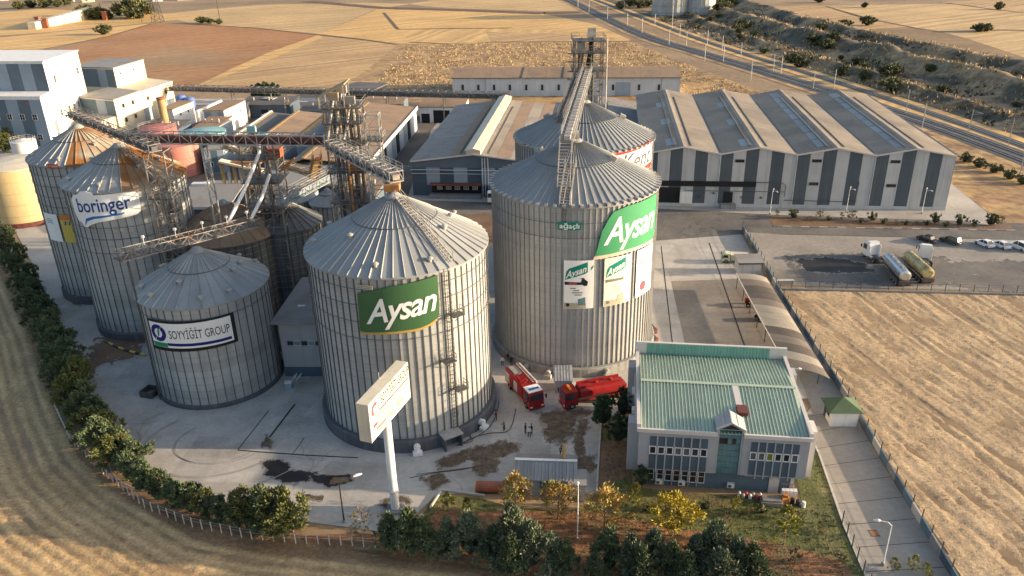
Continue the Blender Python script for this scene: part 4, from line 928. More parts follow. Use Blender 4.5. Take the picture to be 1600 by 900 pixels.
def shed(name, label, o, rz, bays, bw, dep, eave, ridge, stripes, wallm='lightpanel', roofm='sheetroof', nl=3, base=.9, basem='lightpanel', rf=.5, sky=True, over=.5, cat='shed', panels=True, roofr=None):
    """gabled bays side by side: x along the front, y to the back"""
    t = thing(name, label, cat, (*o,0), rz); L = bays*bw
    top = lambda x: (lambda f: eave+(ridge-eave)*(f/rf if f < rf else (1-f)/(1-rf)))((x % bw)/bw if x < L else 0.)
    mb = MB()
    mb.box(0,.3,0,dep,0,eave-.15); mb.box(L-.3,L,0,dep,0,eave-.15)
    for b in range(bays):
        for yy in (0, dep-.3):
            x0 = b*bw+(.3 if b == 0 else 0); x1 = (b+1)*bw-(.3 if b == bays-1 else 0); xm = (b+rf)*bw; q = .15
            mb.add([(x0,yy,0),(x1,yy,0),(x1,yy,eave-q),(xm,yy,ridge-q),(x0,yy,eave-q),(x0,yy+.3,0),(x1,yy+.3,0),(x1,yy+.3,eave-q),(xm,yy+.3,ridge-q),(x0,yy+.3,eave-q)],
                   [(0,1,2,3,4),(9,8,7,6,5),(0,5,6,1),(1,6,7,2),(2,7,8,3),(3,8,9,4),(4,9,5,0)])
    mb.ob('wall', wallm, t)
    if stripes and panels:
        ns = len(stripes)
        for b in range(bays):
            for k, sm in enumerate(stripes):
                x0 = b*bw+k*bw/ns; x1 = x0+bw/ns; xm = (b+rf)*bw; f = lambda x: top(min(max(x, b*bw+1e-6), (b+1)*bw-1e-6))-.2
                mb = MB(); pts = [(x0+.02,base),(x1-.02,base),(x1-.02,f(x1-.02))] + ([(xm,f(xm))] if x0+.03 < xm < x1-.03 else []) + [(x0+.02,f(x0+.02))]
                n = len(pts); mb.add([(p[0],-.08,p[1]) for p in pts]+[(p[0],-.003,p[1]) for p in pts], [tuple(range(n)), tuple(range(2*n-1,n-1,-1))]+[(i,n+i,n+(i+1)%n,(i+1)%n) for i in range(n)]); mb.ob('wall_panel', sm, t)
        mb = MB(); mb.box(0,L,-.1,-.004,0,base); mb.ob('plinth', basem, t)
        m_ = int(dep/4)
        for k in range(m_):
            mb = MB(); mb.box(L+.003,L+.08,k*dep/m_+.02,(k+1)*dep/m_-.02,.02,eave-.2); mb.ob('wall_panel', stripes[k%2], t)
    for b in range(bays):
        for side in (0,1):
            xa, za, xb, zb = (b*bw, eave, (b+rf)*bw, ridge) if side == 0 else ((b+rf)*bw, ridge, (b+1)*bw, eave)
            if side == 0 and b == 0: xa -= over; za -= over*(ridge-eave)/(rf*bw)
            if side == 1 and b == bays-1: xb += over; zb -= over*(ridge-eave)/((1-rf)*bw)
            for k in range(nl):
                y0 = -over+(dep+2*over)*k/nl+.05; y1 = -over+(dep+2*over)*(k+1)/nl-.05
                mb = MB(); mb.slab([(xa,y0,za),(xb,y0,zb),(xb,y1,zb),(xa,y1,za)], .12)
                o_ = mb.ob('roof_panel', roofm, t)
                # standing folds of the sheets
                mf = MB(); nf = max(3, int((y1-y0)/1.1))
                for j in range(1,nf):
                    yy = y0+(y1-y0)*j/nf; mf.bar((xa+.1,yy,za+.02),(xb-.1,yy,zb+.02),.08,.05)
                mf.ob('fold', roofm, o_)
            if sky:
                xm = xa+(xb-xa)*(.78 if side == 0 else .22); zm = za+(zb-za)*(.78 if side == 0 else .22)
                mb = MB(); mb.bar((xm,dep*.03,zm+.10),(xm,dep*.86,zm+.10),.3,.2); mb.ob('roof_rail', 'darkroof', t)
        mb = MB(); xm = (b+rf)*bw; w = .9; dz = (ridge-eave)/(rf*bw)*w
        mb.slab([(xm-w,-over,ridge-dz+.05),(xm,-over,ridge+.06),(xm,dep+over,ridge+.06),(xm-w,dep+over,ridge-dz+.05)], .05); mb.slab([(xm,-over,ridge+.06),(xm+w,-over,ridge-dz+.05),(xm+w,dep+over,ridge-dz+.05),(xm,dep+over,ridge+.06)], .05); mb.ob('ridge_cap', 'sheetroof', t)
        if b < bays-1 or True:
            mb = MB(); mb.bar(((b+1)*bw+(over if b == bays-1 else 0),-over,eave+.02-(.12 if b == bays-1 else 0)),((b+1)*bw+(over if b == bays-1 else 0),dep+over,eave+.02-(.12 if b == bays-1 else 0)),.5,.2); mb.ob('gutter', 'steel_dark', t)
        mb = MB(); mb.bar((b*bw,-over-.06,eave-.02),((b+rf)*bw,-over-.06,ridge-.02),.1,.35); mb.bar(((b+rf)*bw,-over-.06,ridge-.02),((b+1)*bw,-over-.06,eave-.02),.1,.35); mb.ob('verge_trim', 'trim', t)
    return t
# big striped shed of four bays
D6 = ['darkpanel','lightpanel']*3
wh = shed('warehouse', 'striped warehouse with four gabled bays beside the car park', frame_pt((104.9,181.1), GR, -72, 0), GR, 4, 18, 72, 13.5, 15.2, D6, cat='warehouse')
for b in range(4):
    for k in range(9):
        if b in (2,3) or k%3 == 0:
            xm = (b+.5)*18-2.6; z = 15.2-2.6*1.7/9; mb = MB(); y0 = 3+k*7.4; mb.slab([(xm-1.3,y0,z-.24+.04),(xm+1.2,y0,z+.23+.04),(xm+1.2,y0+6.6,z+.23+.04),(xm-1.3,y0+6.6,z-.24+.04)], .05); mb.ob('skylight', 'skylight', wh)
for b, zs in ((1,(11.4,)),(2,(11.6,5.9)),(3,(11.6,5.7))):
    for z in zs:
        x = b*18+3.5; f = window(wh, x, -.09, z, 2.2, .75, frame='steel_dark', bars=(3,1))
mb = MB(); mb.box(0,27,-.35,-.11,5.3,6.6); mb.ob('ribbon_window', 'opening', wh)
for bx in ((0,8.8,-.3,-.11,1.0,4.9),(19.5,21.7,-.3,-.11,1.2,3.9)): mb = MB(); mb.box(*bx); mb.ob('loading_door', 'opening', wh)
mb = MB(); mb.box(18.8,22.4,-2.2,-.12,0,1.1); mb.ob('loading_ramp', 'foundation', wh)
mb = MB(); mb.tube([(27,-.4,6.5),(33,-.4,6.5),(34,-.4,5.9),(34,-.4,3)], .09, 6); mb.tube([(10,-.4,4.2),(34,-.4,4.2)], .07, 6); mb.tube([(34,-.4,2.1),(51,-.4,1.9),(51,-.4,7)], .09, 6); mb.ob('wall_pipe', 'steel_dark', wh)
for x in (9,10.8,14,17,24,28.5,31):
    mb = MB(); mb.obox((x,-.3,3.6 if int(x)%2 else 2.6), (.5,.3,.4)); mb.ob('wall_lamp', 'steel_dark', wh)
mb = MB(); mb.box(8.9,11.9,-.9,-.11,1,4.0); mb.ob('canopy', 'white', wh)
for x in (18,36,54):
    mb = MB(); mb.tube([(x,-.2,.9),(x,-.2,13.3)], .12, 6); mb.ob('downpipe', 'paleblue' if x < 30 else 'lightpanel', wh)
# shed between the two big ones, partly behind the silos
shed('gabled_shed', 'plain grey gabled shed behind the two big silos', frame_pt((10.5,222), GR, 0, 0), GR, 1, 28, 54, 8.6, 11, ['midblue','bluegrey']*3, roofm='greyroof', cat='shed')
mb = MB((38,270)); mb.box(28,33.5,276,281,0,9.5); mb.box(27.8,33.7,275.8,281.2,9.5,9.8); tag(mb.ob('brick_hut', 'steel_red'), 'small red brick head house between the grey shed and the long white shed', 'hut')
# left dark shed with raised ridge ventilator
w2 = shed('warehouse', 'dark fronted warehouse with a raised ridge ventilator left of the big silos', (-25.6,202.4), GR, 1, 33, 70, 9.4, 11.4, None, wallm='bluegrey', roofm='greyroof', cat='warehouse')
for k in range(9):
    mb = MB(); x0 = .2+k*3.65; mb.box(x0+.02,x0+3.6,-.1,-.004,3.0 if k != 0 else 1,7.7); mb.ob('wall_panel', ('petrol2','midblue')[k%2] if k else 'petrol2', w2)
mb = MB(); mb.box(0,33,-.12,-.004,.0,2.95); mb.ob('plinth', 'petrol2', w2)
mb = MB(); mb.box(4.8,18.5,-2.8,-.13,0,.9); mb.ob('loading_dock', 'foundation', w2)
mb = MB(); mb.box(5,18.5,-2.4,-.12,3.5,3.7); mb.ob('canopy', 'maroon', w2)
mb = MB(); mb.box(5.2,18.3,-.3,-.13,.95,3.4); mb.ob('loading_door', 'opening', w2)
mb = MB(); z_ = lambda x: 9.4+2.0*(x/16.5 if x < 16.5 else (33-x)/16.5)+.03
mb.slab([(10.2,-.45,z_(10.2)),(14.4,-.45,z_(14.4)),(14.4,70.4,z_(14.4)),(10.2,70.4,z_(10.2))], .06); mb.ob('roof_strip', 'brownroof', w2)
for q in range(4): mb = MB(); x0 = 18.9+q*3.6; mb.slab([(x0,-.45,z_(x0)),(x0+3.45,-.45,z_(x0+3.45)),(x0+3.45,70.4,z_(x0+3.45)),(x0,70.4,z_(x0))], .05); mb.ob('roof_strip', ('sheetroof','brownroof')[q%2], w2)
for k in range(5): window(w2, 6.6+k*2.35, -.31, 1.9, 1.4, .9, glass='skylight', bars=(2,1))
mb = MB(); mb.box(14.6,18.4,0,70,11.2,12.3); mb.add([(14.3,-.3,12.3),(18.7,-.3,12.3),(18.7,70.3,12.3),(14.3,70.3,12.3),(16.5,-.3,12.9),(16.5,70.3,12.9)], [(0,4,5,3),(4,1,2,5),(0,1,4),(3,5,2)]); mb.ob('ridge_ventilator', 'cream', w2)
mb = MB(); mb.tube([(0,-.5,7.2),(33,-.5,7.2)], .1, 6); mb.tube([(0,-.5,6.2),(33,-.5,6.2)], .08, 6)
for x in (18.8,19.5,20.3): mb.tube([(x,-.5,.3),(x,-.5,10.5)], .14, 6)
mb.ob('wall_pipe', 'paleblue', w2)
for x in (3.3,): mb = MB(); mb.bar((x+5.5,3,9.95),(x+5.5,56,9.95),.35,.12); mb.bar((x-2.6,-.2,9.45),(x-2.6,0,9.45),.3,.1); mb.ob('roof_rail', 'steel_dark', w2)
# long white shed at the back
wl_ = thing('long_shed', 'long low white shed with a brown roof at the field edge behind the silos', 'shed', (-22.9,336.3,0), R(-6.6)); LW = 93.4
mb = MB(); mb.box(0,LW,0,26,0,7.55); mb.ob('wall', 'paleblue', wl_)
for k in range(12):
    x0 = LW*k/12; x1 = LW*(k+1)/12
    mb = MB(); mb.slab([(x0+(-.4 if k == 0 else .03),-.5,7.6),(x1+(.4 if k == 11 else -.03),-.5,7.6),(x1+(.4 if k == 11 else -.03),13,9.6),(x0+(-.4 if k == 0 else .03),13,9.6)], .2); mb.ob('roof_panel', 'brownroof', wl_)
mb = MB(); mb.slab([(-.4,13.02,9.6),(LW+.4,13.02,9.6),(LW+.4,26.5,7.6),(-.4,26.5,7.6)], .2); mb.ob('roof_slope', 'brownroof', wl_)
mb = MB(); mb.bar((-.3,-.62,7.45),(LW+.3,-.62,7.45),.2,.25); mb.ob('gutter', 'steel_dark', wl_)
for x in (29,60.5,46): mb = MB(); mb.bar((x,-.55,7.7),(x,13,9.7),.3,.14); mb.ob('roof_joint', 'steel_dark', wl_)
for x in (3.8,10.4,17,23.6,30.4,37,43.8,51.5,57.5,66,76.5,84.5,): window(wl_, x, -.005, 2.4, 1.0, 2.3, frame='steel_dark', bars=(1,1), fw=.05)
mb = MB(); mb.box(67.5,73.5,-.12,-.004,.2,5.6); mb.ob('sliding_door', 'midblue', wl_)
for x in (14,48.5,50.5,86): mb = MB(); mb.tube([(x,-.15,0),(x,-.15,7.4)], .12, 6); mb.ob('downpipe', 'midblue', wl_)
# brown roofed long sheds
def longshed(label, right_f, right_b, w, eave, ridge, roofm, wallm, fascia, rf=.8):
    d = Vector(right_b)-Vector(right_f); ln = d.length; rz = math.atan2(d.y, d.x)-PI/2
    t = thing('long_shed', label, 'shed', (*right_f,0), rz)
    mb = MB(); mb.box(-w,-.1,0.1,ln-.1,0,eave-.35); mb.ob('wall', wallm, t); xr = -w*rf; n = 6
    for k in range(n):
        y0 = ln*k/n+.03; y1 = ln*(k+1)/n-.03
        mb = MB(); mb.slab([(xr,y0,ridge),(0.3,y0,eave),(.3,y1,eave),(xr,y1,ridge)], .2); mb.ob('roof_panel', roofm, t)
        mb = MB(); mb.slab([(-w-.3,y0,eave),(xr-.03,y0,ridge),(xr-.03,y1,ridge),(-w-.3,y1,eave)], .2); mb.ob('roof_panel', roofm, t)
    mb = MB(); mb.box(.32,.55,-.2,ln+.2,eave-.9,eave+.25); mb.ob('fascia', fascia, t)
    mb = MB(); mb.bar((xr,0,ridge+.1),(xr,ln,ridge+.1),.9,.14); mb.ob('ridge_cap', 'tan', t)
    return t, ln
t, ln = longshed('long brown roofed shed with a pale fascia behind the elevator tower', (-38.0,205), (-31.9,277.3), 21, 8, 9.6, 'brownroof', 'paleblue', 'white')
for k in range(11):
    mb = MB(); mb.box(-.08,.0,2+k*6,6.6+k*6,.3,6.4); mb.ob('bay_door', ('opening','paleblue','midblue')[k%3], t)
t, ln = longshed('shorter brown roofed shed with a ragged lit edge behind the belt bridge', (-65.3,236), (-62.9,274), 11.5, 7, 8.2, 'brownroof', 'midblue', 'tan')
t, ln = longshed('dark roofed shed with a white edge left of the brown roofs', (-75.6,236), (-73.5,276.5), 8.6, 6.4, 7.4, 'darkroof', 'midblue', 'greyroof', .97)
mb = MB(); mb.bar((-9.0,-1,7.5),(-9.0,ln+1,7.5),.7,.5); mb.ob('white_verge', 'white', t)
# mill at the left edge
def block(t, pts, z0, z1, wm, roofm, over=.3, parapet=None):
    mb = MB(t.location); mb.prism(pts, z0, z1); mb.ob('wall', wm, t)
    c = Vector((sum(p[0] for p in pts)/len(pts), sum(p[1] for p in pts)/len(pts)))
    q = [tuple(c+(Vector(p)-c)*(1+over/((Vector(p)-c).length))) for p in pts]
    mb = MB(t.location); mb.prism(q, z1+.004, z1+.35); mb.ob('roof', roofm, t)
def stripes(t, a, b, z0, z1, ms, proud=.06, ztop=None):
    a = Vector((*a,0)); b = Vector((*b,0)); X = (b-a).normalized(); N = Vector((X.y,-X.x,0)); L = (b-a).length; n = len(ms); o = a-Vector(t.location)*1
    for k, m in enumerate(ms):
        mb = MB(); plate(mb, o, X, N, L*k/n+.02, L*(k+1)/n-.02, z0, z1, .003, proud); mb.ob('wall_panel', m, t)
def wins(t, a, b, us, z, w, h, proud=.065, **kw):
    a = Vector((*a,0)); b = Vector((*b,0)); X = (b-a).normalized(); N = Vector((X.y,-X.x,0)); o = a-Vector(t.location)+N*proud
    for u in us:
        p = o+X*u; window(t, p.x, p.y, z, w, h, d=X, **kw)
ml = thing('mill', 'tall white mill with blue stripes at the left edge', 'mill', (-160,270,0))
T0, T1_, T2_, T3 = (-206,277.0), (-152.7,269.6), (-153.6,294.8), (-206,302)
block(ml, [T0,T1_,T2_,T3], 0, 27, 'white', 'white', .5)
L0, L1, L2, L3 = (-206,268.0), (-151.4,260.6), (-152.6,269.5), (-206,276.9)
block(ml, [L0,L1,L2,L3], 0, 17.2, 'white', 'white', .3)
stripes(ml, T0, T1_, 17.6, 26.4, ['midblue','bluegrey']*6); stripes(ml, L0, L1, 1, 16.4, ['midblue','bluegrey']*6+['midblue'])
stripes(ml, T1_, T2_, 2, 26.2, ['white','white','cream','white','white','cream'][:6])
wins(ml, T1_, T2_, (4.2,21), 19.5, 1.6, 2.4, bars=(2,2)); wins(ml, T1_, T2_, (3,9,12.5,16,20.5), 8.6, 1.5, 2.2, bars=(2,2))
wins(ml, L0, L1, [4.5*k+1.2 for k in range(4,12)], 9.8, 1.8, 2.0, bars=(2,2)); wins(ml, L0, L1, [4.5*k+1.2 for k in range(4,12)], 3.2, 1.8, 2.0, bars=(2,2))
b2 = thing('processing_building', 'cream stepped building with a dark striped front behind the rusty silos', 'building', (-150,300,0))
A, B_, C_, D_ = (-165.5,311), (-147.2,305.3), (-144.5,326), (-162,331); block(b2, [A,B_,C_,D_], 0, 19, 'cream', 'greyroof', .25); stripes(b2, A, B_, 12, 18.6, ['bluegrey','petrol','bluegrey','midblue','petrol']); wins(b2, B_, C_, (3,12), 16.2, 1, 1.1)
A, B_, C_, D_ = (-154.2,288.6), (-137.6,280.5), (-135.4,296), (-150.5,305.2); block(b2, [A,B_,C_,D_], 0, 12, 'cream', 'greyroof', .25); stripes(b2, A, B_, 6.2, 11.6, ['bluegrey','petrol','midblue','petrol']); wins(b2, B_, C_, (4,10), 8.4, 1.4, 1.5, frame='tan'); wins(b2, B_, C_, (4,10), 3.4, 1.4, 1.5, frame='tan')
A, B_, C_, D_ = (-150.3,305.3), (-135.4,296.1), (-131.5,318), (-144.3,325.9); block(b2, [A,B_,C_,D_], 0, 11.5, 'cream', 'cream', .25); wins(b2, B_, C_, (4,16), 8, 1.3, 1.4, frame='tan')
mb = MB(b2.location); stripes(b2, (-135.3,297), (-131.8,317), .3, 5.6, ['midblue','cream','midblue','bluegrey'], .3)
A, B_, C_, D_ = (-149.5,282), (-140.3,274.3), (-138.2,280.1), (-147.3,286.2); block(b2, [A,B_,C_,D_], 0, 6.2, 'cream', 'greyroof', .25); wins(b2, B_, C_, (2,), 3, 1.3, 1.4, frame='tan')
# small white buildings
def small(label, a, b, c, d, z, wm, front, roofm='brownroof', name='outbuilding', w_r=(), w_f=()):
    cx = sum(p[0] for p in (a,b,c,d))/4; cy = sum(p[1] for p in (a,b,c,d))/4; t = thing(name, label, 'building', (cx,cy,0))
    block(t, [a,b,c,d], 0, z, wm, roofm, .3); stripes(t, a, b, .4, z-.3, front)
    if w_r: wins(t, b, c, w_r, z*.62, 1.1, 1.0)
    if w_f: wins(t, a, b, w_f, z*.3, 1.2, 1.5)
    return t
small('white outbuilding with a brown roof left of the dark roofed shed', (-106,278), (-98.8,277.3), (-96.5,294.5), (-103.6,296), 8, 'white', ['midblue','lightpanel','midblue'], w_r=(4,8,12))
small('white outbuilding with a brown roof behind the tall brown stack', (-123.6,284.5), (-118.8,283), (-116.5,297), (-122.5,299), 7.6, 'white', ['midblue','lightpanel'], w_r=(4,9))
small('grey gabled hut with two small windows beside the blue tank', (-88.6,226.6), (-83.2,227.6), (-82,238), (-88,237.5), 7.3, 'midblue', ['midblue','petrol','midblue'], 'greyroof', w_f=(1,3.6))
mb = MB((-115,305)); mb.hexa([(-116.8,298,0),(-115.8,298,0),(-113.2,318,0),(-114.2,318,0),(-116.8,298,4.2),(-115.8,298,4.2),(-113.2,318,4.2),(-114.2,318,4.2)]); tag(mb.ob('white_wall', 'white'), 'white wall standing between the two blue cylinders and the small outbuilding', 'wall')
ls = thing('low_shed', 'low grey shed with a rounded roof behind the tall rust stained silo', 'shed', (-73,178,0), R(-4))
mb = MB(); mb.box(-6,7,0,20,0,6.4); mb.ob('wall', 'petrol2', ls); mb = MB(); mb.slab([(-6.5,-.6,6.4),(7.4,-.6,6.4),(7.4,10,8.6),(-6.5,10,8.6)], .25); mb.slab([(-6.5,10.02,8.6),(7.4,10.02,8.6),(7.4,20.5,6.4),(-6.5,20.5,6.4)], .25); mb.ob('roof', 'greyroof', ls); mb = MB(); mb.box(-6.4,7.3,-.75,-.62,5.8,6.5); mb.ob('gutter', 'lightpanel', ls); mb = MB(); mb.box(-5.5,-1.5,9.2,10.8,8.5,9.0); mb.ob('skylight', 'white', ls)
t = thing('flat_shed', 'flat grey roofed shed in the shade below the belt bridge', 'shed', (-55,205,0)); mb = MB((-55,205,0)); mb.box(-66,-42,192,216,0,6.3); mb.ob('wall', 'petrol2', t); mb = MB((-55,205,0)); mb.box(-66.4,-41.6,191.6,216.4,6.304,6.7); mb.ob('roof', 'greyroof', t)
t = thing('open_shed', 'white walled open shed in the shade between the brown roof and the dark fronted warehouse', 'shed', (-26,287,0), R(-7)); mb = MB(); mb.box(-6,10,0,12,0,6); mb.ob('wall', 'white', t); mb = MB(); mb.slab([(-6.5,-.5,6),(10.5,-.5,6),(10.5,12.5,7.4),(-6.5,12.5,7.4)], .3); mb.ob('roof', 'brownroof', t); mb = MB(); mb.box(-1,5,-.1,-.004,.1,4.6); mb.box(-5.4,-2.4,-.1,-.004,.1,3.4); mb.ob('doorway', 'opening', t)
# low dark roofed sheds that crowd the plant
for k, (x, y, w, d, h, m, lab) in enumerate([(-92,302,20,11,5,'darkroof','low dark roofed shed behind the white outbuildings'),(-68,291,17,12,4.6,'darkroof','low dark roofed shed just before the pipe bridge'),(-47,296,15,13,5.4,'brownroof','low brown roofed shed between the pipe bridge and the long brown shed'),(-113,258,9,12,6,'darkroof','dark roofed shed behind the dull red tank'),
        (-54,178,13,9,7,'darkroof','dark roofed shed among the pipes behind the elevator tower'),(-37,184,9,15,6.2,'brownroof','brown roofed lean-to beside the elevator tower'),(-70,222,12,11,6.5,'darkroof','dark roofed shed under the middle of the belt bridge'),(-101,262,8,14,5.5,'brownroof','small brown roofed shed between the tanks and the white outbuilding')]):
    t = thing('low_shed', lab, 'shed', (x,y,0), R(-5)); mb = MB(); mb.box(-w/2,w/2,0,d,0,h); mb.ob('wall', ('petrol2','midblue','bluegrey')[k%3], t)
    for q in range(4): mb = MB(); x0 = -w/2-.3+q*(w+.6)/4; mb.slab([(x0+.03,-.4,h+.05),(x0+(w+.6)/4-.03,-.4,h+.05),(x0+(w+.6)/4-.03,d+.4,h+1.0),(x0+.03,d+.4,h+1.0)], .15); mb.ob('roof_panel', m, t)
    mb = MB(); mb.box(-1.4,1.4,-.08,-.004,.1,3.2); mb.ob('door', 'opening', t)
    for q in range(3): mb = MB(); mb.tube([(-w*.3+q*w*.3,d*.5,h+.5),(-w*.3+q*w*.3,d*.5,h+1.8)], .3, 8); mb.ob('roof_vent', 'steel_pale', t)
# grey block beside the ribbed silo
t = thing('pump_house', 'grey flat block with a band of small windows wedged beside the ribbed silo', 'building', (-33,113,0), R(-3))
mb = MB(); mb.box(-3.3,3.9,-3.2,13,0,9.6); mb.ob('wall', 'render', t); mb = MB(); mb.box(-4.2,4.2,-4.0,13.5,9.604,9.95); mb.ob('roof', 'greyroof', t); mb = MB(); mb.box(-3.35,3.95,-3.32,-3.205,.02,1.7); mb.ob('plinth', 'petrol2', t)
for k in range(5): window(t, -2.3+k*1.12, -3.205, 5.6, 1.05, .85, frame='render' if k%2 == 0 else 'white', glass='glass' if k%2 == 0 else 'skylight', fw=.05)
for q in ((-1,2),(0,6),(1.2,10)): mb = MB(); mb.obox((*q,10.0), (1.2,.5,.08)); mb.ob('roof_light', 'white', t)
# ---------------- office with the green roof
OF = (15.1,80.45); OR = R(-8.2); ow, od, oh = 20.1, 18.8, 8.6
of = thing('office', 'two storey office with a green sheet roof and a glazed stair bay', 'office', (*OF,0), OR)
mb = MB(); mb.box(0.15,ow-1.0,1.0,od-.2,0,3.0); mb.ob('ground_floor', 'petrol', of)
mb = MB()
mb.box(0,9.3,0,od,3.004,oh); mb.box(12.4,ow,0,od,3.004,oh); mb.box(9.3,12.4,1.3,od,3.004,oh); mb.ob('upper_floor', 'render', of)
mb = MB(); mb.box(ow-1.35,ow-1.0+.02,.9,1.3,0,3.0); mb.ob('corner_pier', 'trim', of)
mb = MB(); mb.box(-1.3,-.003,1.2,3.0,1.9,oh+.3); mb.ob('corner_wing', 'render', of); mb = MB(); mb.box(ow+.003,ow+1.1,1.6,4.0,2.2,oh+.3); mb.ob('corner_wing', 'trim', of)
for bx in ((ow+.003,ow+1.1,od-4,od-2,2.2,oh+.3),(-1.3,-.003,od-4,od-2,1.9,oh+.3)): mb = MB(); mb.box(*bx); mb.ob('corner_wing', 'render', of)
# parapet
ph = oh+.95
mb = MB(); mb.box(-.25,9.3,-.25,.05,oh+.004,oh+.5); mb.ob('parapet', 'trim', of); mb = MB(); mb.box(12.4,ow+.25,-.25,.05,oh+.004,oh+.5); mb.ob('parapet', 'trim', of)
for x0, x1 in ((-.3,.15),(ow-.15,ow+.3)): mb = MB(); mb.box(x0,x1,.06,od-.06,oh+.004,ph); mb.ob('parapet', 'trim', of)
mb = MB(); mb.box(-.3,ow+.3,od-.05,od+.35,oh+.004,ph+1.2); mb.ob('parapet', 'trim', of)
# inner cladding of the rear parapet and roof sheets
for k in range(38):
    x0 = 1.2+k*(ow-3.2)/38; mb = MB(); mb.box(x0+.02,x0+(ow-3.2)/38-.05,od-.14,od-.055,oh+.2,ph+1.1); mb.ob('cladding_sheet', 'greenclad', of)
rz_, yr = oh+1.35, 9.6; nS = 46; bwS = (ow-.4)/nS
def sheet_mesh(y0, z0, y1, z1):
    mb = MB(); mb.slab([(0.01,y0,z0),(bwS-.01,y0,z0),(bwS-.01,y1,z1),(.01,y1,z1)], .06)
    mb.hexa([(0.02,y0,z0),(.15,y0,z0),(.15,y1,z1),(.02,y1,z1),(.04,y0,z0+.15),(.13,y0,z0+.15),(.13,y1,z1+.15),(.04,y1,z1+.15)]); return mb.mesh('roof_sheet', ('greensheet',))
ma = sheet_mesh(.08,oh+.25,yr,rz_); mbk = sheet_mesh(yr+.01,rz_,od-.2,oh+.35)
for k in range(nS):
    x = .2+k*bwS
    inst('roof_sheet', ma, of, (x,0,0)); inst('roof_sheet', mbk, of, (x,0,0))
mb = MB(); mb.bar((.2,yr,rz_+.12),(ow-.2,yr,rz_+.12),.55,.1); mb.ob('ridge_cap', 'greensheet', of)
mb = MB(); mb.box(12.0,13.2,3.4,5.2,oh+.6,oh+1.25); mb.ob('roof_hatch', 'maroon', of); mb = MB(); mb.slab([(12.0,5.3,oh+1.05),(12.8,5.3,oh+1.05),(12.6,9.5,rz_+.16),(11.9,9.5,rz_+.16)], .1); mb.ob('flashing', 'trim', of)
# windows
def bay_front(x0, n, st, zs):
    for k in range(n):
        x = x0+k*st
        mb = MB(); mb.box(x,x+st-.22,-.06,-.004,6.62,8.0); mb.ob('spandrel', 'petrol2', of); mb = MB(); mb.box(x,x+st-.22,-.06,-.004,3.2,5.3); mb.ob('spandrel', 'petrol2', of)
        window(of, x-.02, -.005, 5.45, st-.2, 1.12, glass=('pane_lime' if n == 6 and k == 2 else ('glass','pane_mid','glass','glass','pane_mid')[(k*3+n)%5]), bars=(1,1), fw=.085)
    for k in range(1,n): mb = MB(); mb.box(x0+k*st-.2,x0+k*st-.04,-.12,-.004,2.7,8.05); mb.ob('mullion', 'render', of)
bay_front(1.35, 7, 1.02, None); bay_front(13.35, 6, .97, None)
for k in range(7): window(of, 1.45+k*1.02-.15*(k == 0), .995, .7, .84, 1.95, bars=(1,2), fw=.075)
for k in range(1,7): mb = MB(); mb.box(1.45+k*1.02-.17,1.45+k*1.02-.05,.8,.99,.1,2.99); mb.ob('mullion', 'render', of)
# glazed stair bay with a small gable
mb = MB(); mb.box(9.55,12.15,.35,1.28,2.9,9.2); mb.ob('stair_bay', 'glass_teal', of)
for i in range(5):
    for j in range(7):
        mb = MB(); x0 = 9.58+i*.51; z0 = 2.95+j*.86
        mb.box(x0+.03,x0+.48,.28,.345,z0+.04,z0+.82); mb.ob('glass_panel', 'glass' if j == 5 and i in (0,1,3) else 'glass_teal', of)
for x0, x1 in ((9.3,9.55),(12.15,12.4)): mb = MB(); mb.box(x0,x1,.05,1.28,3.004,oh+.9); mb.ob('pier', 'render', of)
mb = MB(); mb.add([(9.1,.0,oh+.9),(12.6,.0,oh+.9),(10.85,.0,oh+1.9),(9.1,2.8,oh+.9),(12.6,2.8,oh+.9),(10.85,2.8,oh+1.9)], [(0,1,2),(5,4,3),(0,2,5,3),(2,1,4,5),(0,3,4,1)]); mb.ob('gable', 'render', of); mb = MB(); mb.bar((9.1,-.03,oh+.95),(10.85,-.03,oh+1.95),.14); mb.bar((12.6,-.03,oh+.95),(10.85,-.03,oh+1.95),.14); mb.bar((10.85,0,oh+1.95),(10.85,2.8,oh+1.95),.12); mb.bar((10.0,0,oh+1.45),(10.0,2.8,oh+1.45),.08); mb.bar((11.7,0,oh+1.45),(11.7,2.8,oh+1.45),.08); mb.ob('gable_frame', 'trim', of)
mb = MB(); mb.add([(9.7,-.03,oh+1.0),(12.0,-.03,oh+1.0),(10.85,-.03,oh+1.65)], [(0,1,2)]); mb.ob('gable_glass', 'glass', of)
mb = MB(); mb.box(9.6,12.2,.35,2.6,oh+.1,oh+.895); mb.ob('gable_glass', 'glass_teal', of)
mb = MB(); mb.box(16.2,17.4,.86,.99,0,2.3); mb.ob('door', 'trim', of)
for x, z in ((2.4,.35),(5.2,.35),(11.2,.5)):
    mb = MB(); mb.box(x,x+.85,.55,.97,z,z+.6); u = mb.ob('air_conditioner', 'white', of); mb = MB(); mb.tube([(x+.3,.545,z+.3),(x+.3,.52,z+.3)], .22, 12); mb.ob('fan_grille', 'steel_dark', u)
for x, w_, m in ((13.3,.9,'tan'),(14.7,.7,'glass_teal')): mb = MB(); mb.box(x,x+w_,.90,.99,2.2,2.7); mb.ob('wall_plate', m, of)
for z in (3.4,5.2,7): mb = MB(); mb.box(-.7,-.26,4+z*1.2,4.9+z*1.2,z-1,z-.3); mb.ob('air_conditioner', 'white', of)
mb = MB(); mb.tube([(-.4,3.2,oh-.6),(-.4,od-1,oh-.6)], .06, 6); mb.ob('wall_pipe', 'trim', of)
